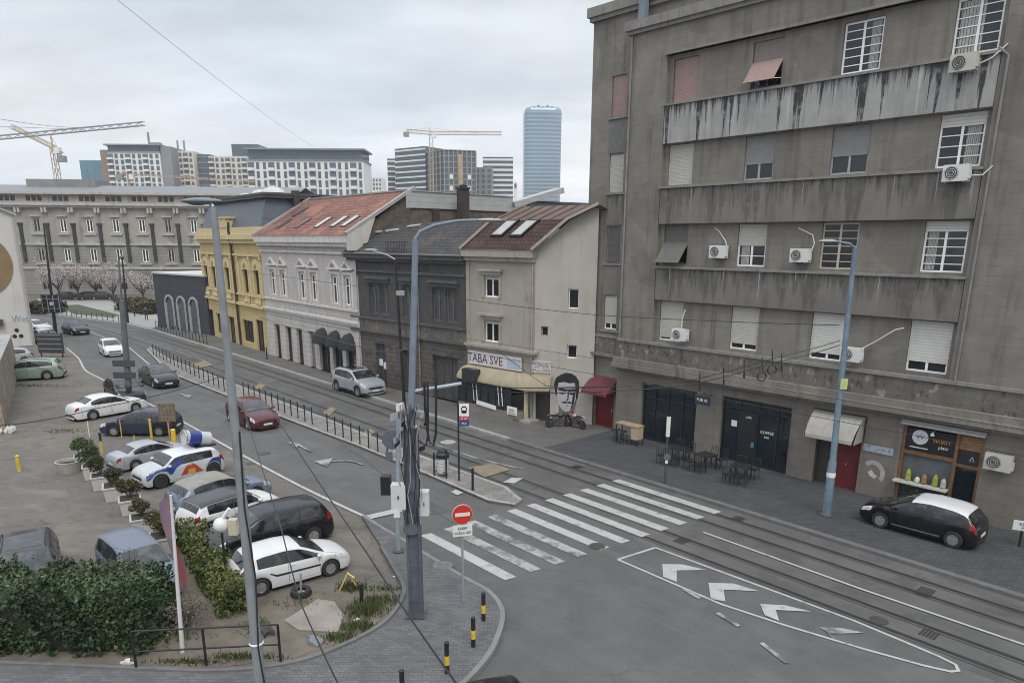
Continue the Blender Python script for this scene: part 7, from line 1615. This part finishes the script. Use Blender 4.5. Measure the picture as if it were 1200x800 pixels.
random.seed(21)
hedge('big bushy dark green hedge across the bottom left', (-75, 742), (196, 744), 2.3, 1.75, 25000, [(.018, .034, .015), (.028, .052, .02), (.042, .075, .03), (.062, .098, .042), (.085, .115, .06)], .088, RZ, bump=.2)
hedge('clipped yellowish green hedge between banner and black people carrier', (222, 632), (280, 722), 1.15, .95, 5200, [(.035, .05, .012), (.06, .08, .02), (.09, .11, .03), (.12, .125, .04)], .085, RZ)
hedge('low brown hedge in front of the palace at the left', (36, 366), (74, 366), 3., 1.6, 900, [(.07, .05, .03), (.10, .075, .04), (.13, .09, .05)], .3, 0.)
hedge('low brown green hedge at the foot of the low dark building', (150, 363), (186, 368), 4., 1.9, 1200, [(.06, .055, .025), (.09, .075, .035), (.12, .09, .045)], .3, 0.)
TWIG = mat('twig_brown', (.07, .055, .04))
hz = [o for o in bpy.data.objects if o.name == 'hedge'][0]
Lh = Vector(G(196, 744, RZ)) - Vector(G(-75, 742, RZ))
shm = leafmats('shoot', [(.06, .09, .04), (.10, .12, .065), (.07, .08, .04)])
for i in range(22):
    x, y = random.uniform(.2, Lh.length - .2), random.uniform(-1., 1.); q = Vector((x, y, 1.6)); e = q + Vector((random.gauss(0, .1), random.gauss(0, .1), random.uniform(.25, .6)))
    mb = MB(); mb.tube([q, e], [.008, .004], 4); s_ = mb.build('shoot', TWIG, hz); mb = MB(); leaves(mb, [tuple(q.lerp(e, random.uniform(.3, 1)) + Vector((random.gauss(0, .04), random.gauss(0, .04), 0))) for _ in range(14)], .075, 3); mb.build('shoot_leaves', shm, s_)
def shrub(t, r, h, z0, n, cols, size, nm, dens=1.):
    pts = []
    cl = [(random.gauss(0, r * .26), random.gauss(0, r * .26), z0 + h * random.uniform(.25, .75), r * random.uniform(.4, .6)) for _ in range(7)]
    for _ in range(n):
        cx_, cy_, cz, cr_ = random.choice(cl); v = Vector((random.gauss(0, 1), random.gauss(0, 1), random.gauss(0, 1))).normalized() * cr_ * random.uniform(.55, 1.05); pts.append((cx_ + v.x, cy_ + v.y, max(z0 + random.uniform(0, .12), cz + .12 + v.z * h / (2 * r))))
    mb = MB(); ms = leafmats(nm, cols); leaves(mb, pts, size, len(ms)); mb.build('foliage', ms, t)
    for i in range(5): a = i * 1.3; mb = MB(); mb.tube([(0, 0, z0 - .05), (math.cos(a) * r * .3, math.sin(a) * r * .3, z0 + h * .4), (math.cos(a) * r * .6, math.sin(a) * r * .6, z0 + h * .75)], [.02, .014, .006], 5); mb.build('stem', TWIG, t)
PLW = mat('white_concrete_planter', (.44, .43, .41), .85, .1, 3, blotch=dict(s=3, c=(.2, .19, .17), f=.5, lo=.55, hi=.65))
pl = [((98, 548), .32, .62, [(.025, .045, .015), (.04, .07, .02), (.06, .09, .03)], 'white planter with wide green shrub at the far end of the row', .62, .8),
      ((108, 560), .32, .62, [(.025, .04, .018), (.04, .06, .025), (.055, .075, .03)], 'white planter with tall dark shrub, second in the row', .55, 1.0),
      ((119, 572), .34, .62, [(.06, .05, .026), (.075, .052, .032), (.045, .055, .022)], 'white planter with reddish brown shrub', .5, .85),
      ((136, 584), .42, .62, [(.02, .03, .015), (.035, .045, .02), (.05, .06, .03)], 'wide white planter with dark green shrub', .5, .7),
      ((154, 600), .38, .62, [(.07, .06, .025), (.10, .075, .035), (.05, .055, .02)], 'white planter with brownish olive shrub', .55, .8),
      ((168, 624), .36, .66, [(.045, .07, .028), (.065, .09, .04), (.085, .07, .04)], 'white planter with small green and red tipped shrub', .4, .65),
      ((193, 645), .4, .6, [(.07, .065, .025), (.10, .08, .03), (.05, .05, .02)], 'white ribbed planter with sprawling yellow brown shrub by the banner', .6, .75)]
row = 'white planters along the car park'
for i, (px, w_, h_, cols, lab, r_, sh) in enumerate(pl):
    X, Y = G(*px, RZ); t = thing('planter', lab, 'planter', (X, Y, RZ), .5, row)
    mb = MB(); p0_, p1_ = w_ * .85, w_
    mb.grid([[(-p0_, -p0_, 0), (p0_, -p0_, 0), (p0_, p0_, 0), (-p0_, p0_, 0), (-p0_, -p0_, 0)], [(-p1_, -p1_, h_), (p1_, -p1_, h_), (p1_, p1_, h_), (-p1_, p1_, h_), (-p1_, -p1_, h_)]]); mb.box(-p1_ - .03, p1_ + .03, -p1_ - .03, p1_ + .03, h_ - .06, h_); mb.build('box', PLW, t)
    mb = MB(); mb.box(-p1_ * .9, p1_ * .9, -p1_ * .9, p1_ * .9, h_ - .02, h_ + .02); mb.build('earth', mat('potting_earth', (.04, .03, .022), .95, .3, 8), t); shrub(t, r_, sh, h_, 1500, cols, .062, 'planter_leaf_%d' % i)
b = (82, 553); X, Y = G(*b, RZ); t = thing('planter', 'empty round concrete tub beside the row of planters', 'planter', (X, Y, RZ), 0, row); mb = MB(); mb.lathe([(.42, 0), (.50, .3), (.54, .5), (.56, .56), (.48, .56), (.44, .4)], (0, 0, 0), 24, caps=False); mb.build('tub', mat('grey_concrete_tub', (.32, .30, .27), .9, .15, 3), t, 50); mb = MB(); mb.lathe([(.45, .42), (.001, .44)], (0, 0, 0), 20, caps=False); mb.build('earth', mat('potting_earth', (.04, .03, .022)), t)
# bare twiggy bush between hedge and banner, twiggy sapling by the planters
def twigs(name, lab, px, r, h, n, col, z=RZ, leafy=0):
    X, Y = G(*px, z); t = thing(name, lab, 'shrub', (X, Y, z)); m = mat(name + '_bark', col, .9, .2, 4)
    for i in range(n):
        a = random.uniform(0, 2 * PI); q = Vector((math.cos(a) * r * random.uniform(.1, .5), math.sin(a) * r * random.uniform(.1, .5), h * random.uniform(.35, .6))); e = Vector((math.cos(a) * r * random.uniform(.4, 1), math.sin(a) * r * random.uniform(.4, 1), h * random.uniform(.7, 1)))
        mb = MB(); mb.tube([(0, 0, 0), q, e], [.016, .011, .005], 5)
        for _ in range(4): f = q.lerp(e, random.random()); mb.tube([f, f + Vector((random.gauss(0, .18), random.gauss(0, .18), random.uniform(.05, .3)))], [.007, .003], 4)
        mb.build('branch', m, t)
    if leafy: mb = MB(); ms = leafmats(name + 'lf', [(.10, .09, .065), (.14, .125, .095)]); leaves(mb, [(random.gauss(0, r * .45), random.gauss(0, r * .45), h * random.uniform(.2, 1)) for _ in range(leafy)], .06, 2); mb.build('foliage', ms, t)
twigs('grey_bush', 'greyish half bare bush between the big hedge and the banner pole', (218, 735), .7, .85, 22, (.13, .115, .09), leafy=500)
twigs('bare_sapling', 'bare dark sapling between banner and blue grey car', (212, 606), .8, 1.3, 16, (.05, .045, .035))
twigs('bare_sapling', 'bare leafless sapling poking out of the hedge before the dusty blue van', (150, 735), .6, 2.4, 14, (.055, .045, .035))
# weeds
mb = MB(); ms = leafmats('weed', [(.03, .055, .015), (.05, .085, .022), (.085, .11, .035), (.13, .12, .06)])
def weeds(c, sx, sy, n, h=.16):
    X, Y = G(*c, RZ)
    for _ in range(n):
        x, y = X + random.gauss(0, sx), Y + random.gauss(0, sy); a = random.uniform(0, PI); w_ = .02; hh = h * random.uniform(.4, 1.3); dx, dy = math.cos(a) * w_, math.sin(a) * w_; lx, ly = random.gauss(0, .06), random.gauss(0, .06)
        mb.face([(x - dx, y - dy, RZ + .01), (x + dx, y + dy, RZ + .01), (x + lx, y + ly, RZ + hh)], random.randrange(4))
for c, sx, sy, n, h in (((428, 716), .25, .22, 500, .3), ((420, 735), .2, .15, 350, .2), ((395, 748), .25, .12, 260, .16), ((445, 704), .3, .15, 300, .2), ((412, 690), .22, .12, 260, .3), ((285, 770), .45, .08, 350, .15), ((225, 776), .5, .06, 250, .12), ((300, 735), .2, .2, 160, .15), ((450, 690), .3, .1, 160, .12), ((35, 452), 1.6, .3, 500, .12), ((75, 505), .7, .3, 200, .1), ((180, 745), .6, .3, 350, .2), ((350, 706), .5, .2, 120, .1)): weeds(c, sx, sy, n, h)
tag(mb.build('weeds', ms), kind='stuff')
# litter and small debris
for px, lab, s_, c_ in (((148, 779), 'crumpled white bag below the big hedge', .13, (.55, .55, .53)), ((418, 727), 'white scrap of paper in the weeds', .06, (.6, .6, .6)), ((310, 741), 'dark plank lying by the railing end', .25, (.05, .045, .04)), ((368, 755), 'flattened grey sheet lying by the kerb of the corner', .22, (.16, .17, .19)), ((462, 676), 'small white cup on the paved corner', .04, (.65, .65, .65)), ((6, 508), 'pale heap of rubble at the left edge', .4, (.38, .36, .33))):
    X, Y = G(*px, RZ); mb = MB(); 
    for k in range(3): mb.obox((random.gauss(0, s_ * .4), random.gauss(0, s_ * .4), s_ * .25 + .02), (random.gauss(0, 1), random.gauss(0, 1), .2), (random.gauss(0, 1), .5, .1), (0, .2, 1), s_ * .8, s_ * .5, s_ * .22)
    o = mb.build('litter', mat('litter_%s' % lab[:9].replace(' ', '_'), c_, .85, .2, 12)); o.location = (X, Y, RZ); tag(o, lab, 'litter')
# blossom trees before the palace
BARK = mat('grey_bark', (.06, .05, .045), .9, .25, 3, bump=.4)
def blossom(px, Y, h, r, lab, n=2400):
    b = G(*px); t = thing('blossom_tree', lab, 'tree', (b[0], b[1], 0), 0, 'pale pink blossom trees before the palace')
    mb = MB(); mb.tube([(0, 0, 0), (.1, 0, h * .22), (.05, .1, h * .42)], [.16, .13, .1], 8); mb.build('trunk', BARK, t, 50); tips = []
    for i in range(13):
        a = i * 2.4 + random.uniform(-.5, .5); q = Vector((math.cos(a) * r * .4, math.sin(a) * r * .4, h * random.uniform(.48, .6))); e = Vector((math.cos(a) * r * random.uniform(.5, .95), math.sin(a) * r * random.uniform(.5, .95), h * random.uniform(.5, 1.06)))
        mb = MB(); mb.tube([(.05, .05, h * random.uniform(.2, .4)), q, e], [.07, .05, .015], 6)
        for _ in range(4): f = q.lerp(e, random.random()); g = f + Vector((random.gauss(0, .5), random.gauss(0, .5), random.uniform(.1, .8))); mb.tube([f, g], [.02, .008], 4); tips.append((f, g))
        mb.build('limb', BARK, t); tips.append((q, e))
    mb = MB(); ms = leafmats('blossom', [(.36, .31, .30), (.46, .41, .40), (.28, .23, .22), (.54, .49, .48)], .1); pts = []
    for _ in range(n): f, g = random.choice(tips); p = f.lerp(g, random.uniform(.2, 1.1)) + Vector((random.gauss(0, .45), random.gauss(0, .45), random.gauss(0, .4))); pts.append(tuple(p))
    leaves(mb, pts, .13, 4); mb.build('crown', ms, t)
for px, h, r, lab in (((70, 353), 6.6, 3.4, 'blossom tree farthest left, behind the sign back'), ((92, 352), 6.4, 3.2, 'second blossom tree from the left'), ((114, 351), 5.8, 3.2, 'blossom tree in the middle of the palace front'), ((133, 352), 5.4, 2.8, 'fourth blossom tree beside the thin lamp post'), ((168, 355), 5.6, 3., 'blossom tree next to the low dark building')): blossom(px, 0, h, r, lab)
# parked traffic far behind the lawn: low dark cars in a row, and people on the path
for i, (x, lab) in enumerate(((82, 'dark car far off under the left blossom trees'), (108, 'dark car far off under the middle blossom trees'), (122, 'dark car far off right of the middle blossom tree'))):
    putc(make_car('hatch5', DKG, lab, group='cars parked before the palace'), (x, 351), (1, .15), 0.)
# ================================================================== people
def person(px, rz, lab, shirt, trousers, skin_c=(.35, .22, .16), stride=.14):
    X, Y = G(*px); t = thing('person', lab, 'person', (X, Y, 0), rz)
    V = [(0, 0, .95), (0, .01, 1.12), (0, .02, 1.32), (0, .02, 1.46), (0, 0, 1.54), (0, -.02, 1.63), (0, -.01, 1.74), (.10, 0, .9), (.11, -stride, .48), (.11, -stride * .8, .07), (.11, -stride - .15, .03), (-.10, 0, .9), (-.11, stride * .5, .48), (-.11, stride * 1.2, .08), (-.11, stride * 1.2 - .15, .03),
         (.19, .02, 1.42), (.25, .05, 1.15), (.24, -.08, .90), (.24, -.12, .8), (-.19, .02, 1.42), (-.25, -.02, 1.15), (-.24, .06, .90), (-.24, .05, .8)]
    E_ = [(0, 1), (1, 2), (2, 3), (3, 4), (4, 5), (5, 6), (0, 7), (7, 8), (8, 9), (9, 10), (0, 11), (11, 12), (12, 13), (13, 14), (3, 15), (15, 16), (16, 17), (17, 18), (3, 19), (19, 20), (20, 21), (21, 22)]
    rad = [.14, .13, .15, .12, .055, .085, .07, .09, .065, .045, .04, .09, .065, .045, .04, .06, .048, .036, .035, .06, .048, .036, .035]
    me = bpy.data.meshes.new('person'); me.from_pydata(V, E_, []); o = bpy.data.objects.new('tmp_body', me); COL.objects.link(o)
    sk = o.modifiers.new('s', 'SKIN'); o.modifiers.new('u', 'SUBSURF').levels = 1
    for i, q in enumerate(me.skin_vertices[0].data): q.radius = (rad[i], rad[i]); q.use_root = (i == 0)
    dg = bpy.context.evaluated_depsgraph_get(); m2 = bpy.data.meshes.new_from_object(o.evaluated_get(dg)); bpy.data.objects.remove(o)
    m2.materials.clear()
    for q in (mat('skin_tone', skin_c, .6, .05, 5), mat('cloth_' + lab[:12].replace(' ', '_'), shirt, .9, .15, 6), mat('legs_' + lab[:12].replace(' ', '_'), trousers, .9, .15, 6)): m2.materials.append(q)
    for p in m2.polygons: z = p.center.z; ax = abs(p.center.x); p.material_index = 0 if (z > 1.5 or (ax > .19 and z < .88)) else (1 if z > .92 else 2); p.use_smooth = True
    b = bpy.data.objects.new('body', m2); COL.objects.link(b); b.parent = t
    mb = MB(); mb.ell((0, .0, 1.72), .095, .105, .085); mb.build('hair', BLACK, t, 60)
person((172, 375), .6, 'person in dark coat walking on the path by the low dark building', (.03, .03, .035), (.025, .025, .03)); person((158, 371), 2.5, 'person in dark grey clothes standing by the lawn', (.05, .05, .055), (.03, .03, .035), stride=.03)
# ================================================================== thin haze
hm = bpy.data.materials.new('haze'); hm.use_nodes = True; n_ = hm.node_tree; n_.nodes.remove(n_.nodes['Principled BSDF'])
pv = n_.nodes.new('ShaderNodeVolumePrincipled'); pv.inputs['Color'].default_value = (.86, .89, .93, 1); pv.inputs['Density'].default_value = .00028; pv.inputs['Anisotropy'].default_value = .2
n_.links.new(pv.outputs[0], n_.nodes['Material Output'].inputs['Volume'])
mb = MB(); mb.box(-1210, 1210, -160, 1310, -1.2, 200); tag(mb.build('haze', hm), kind='stuff')
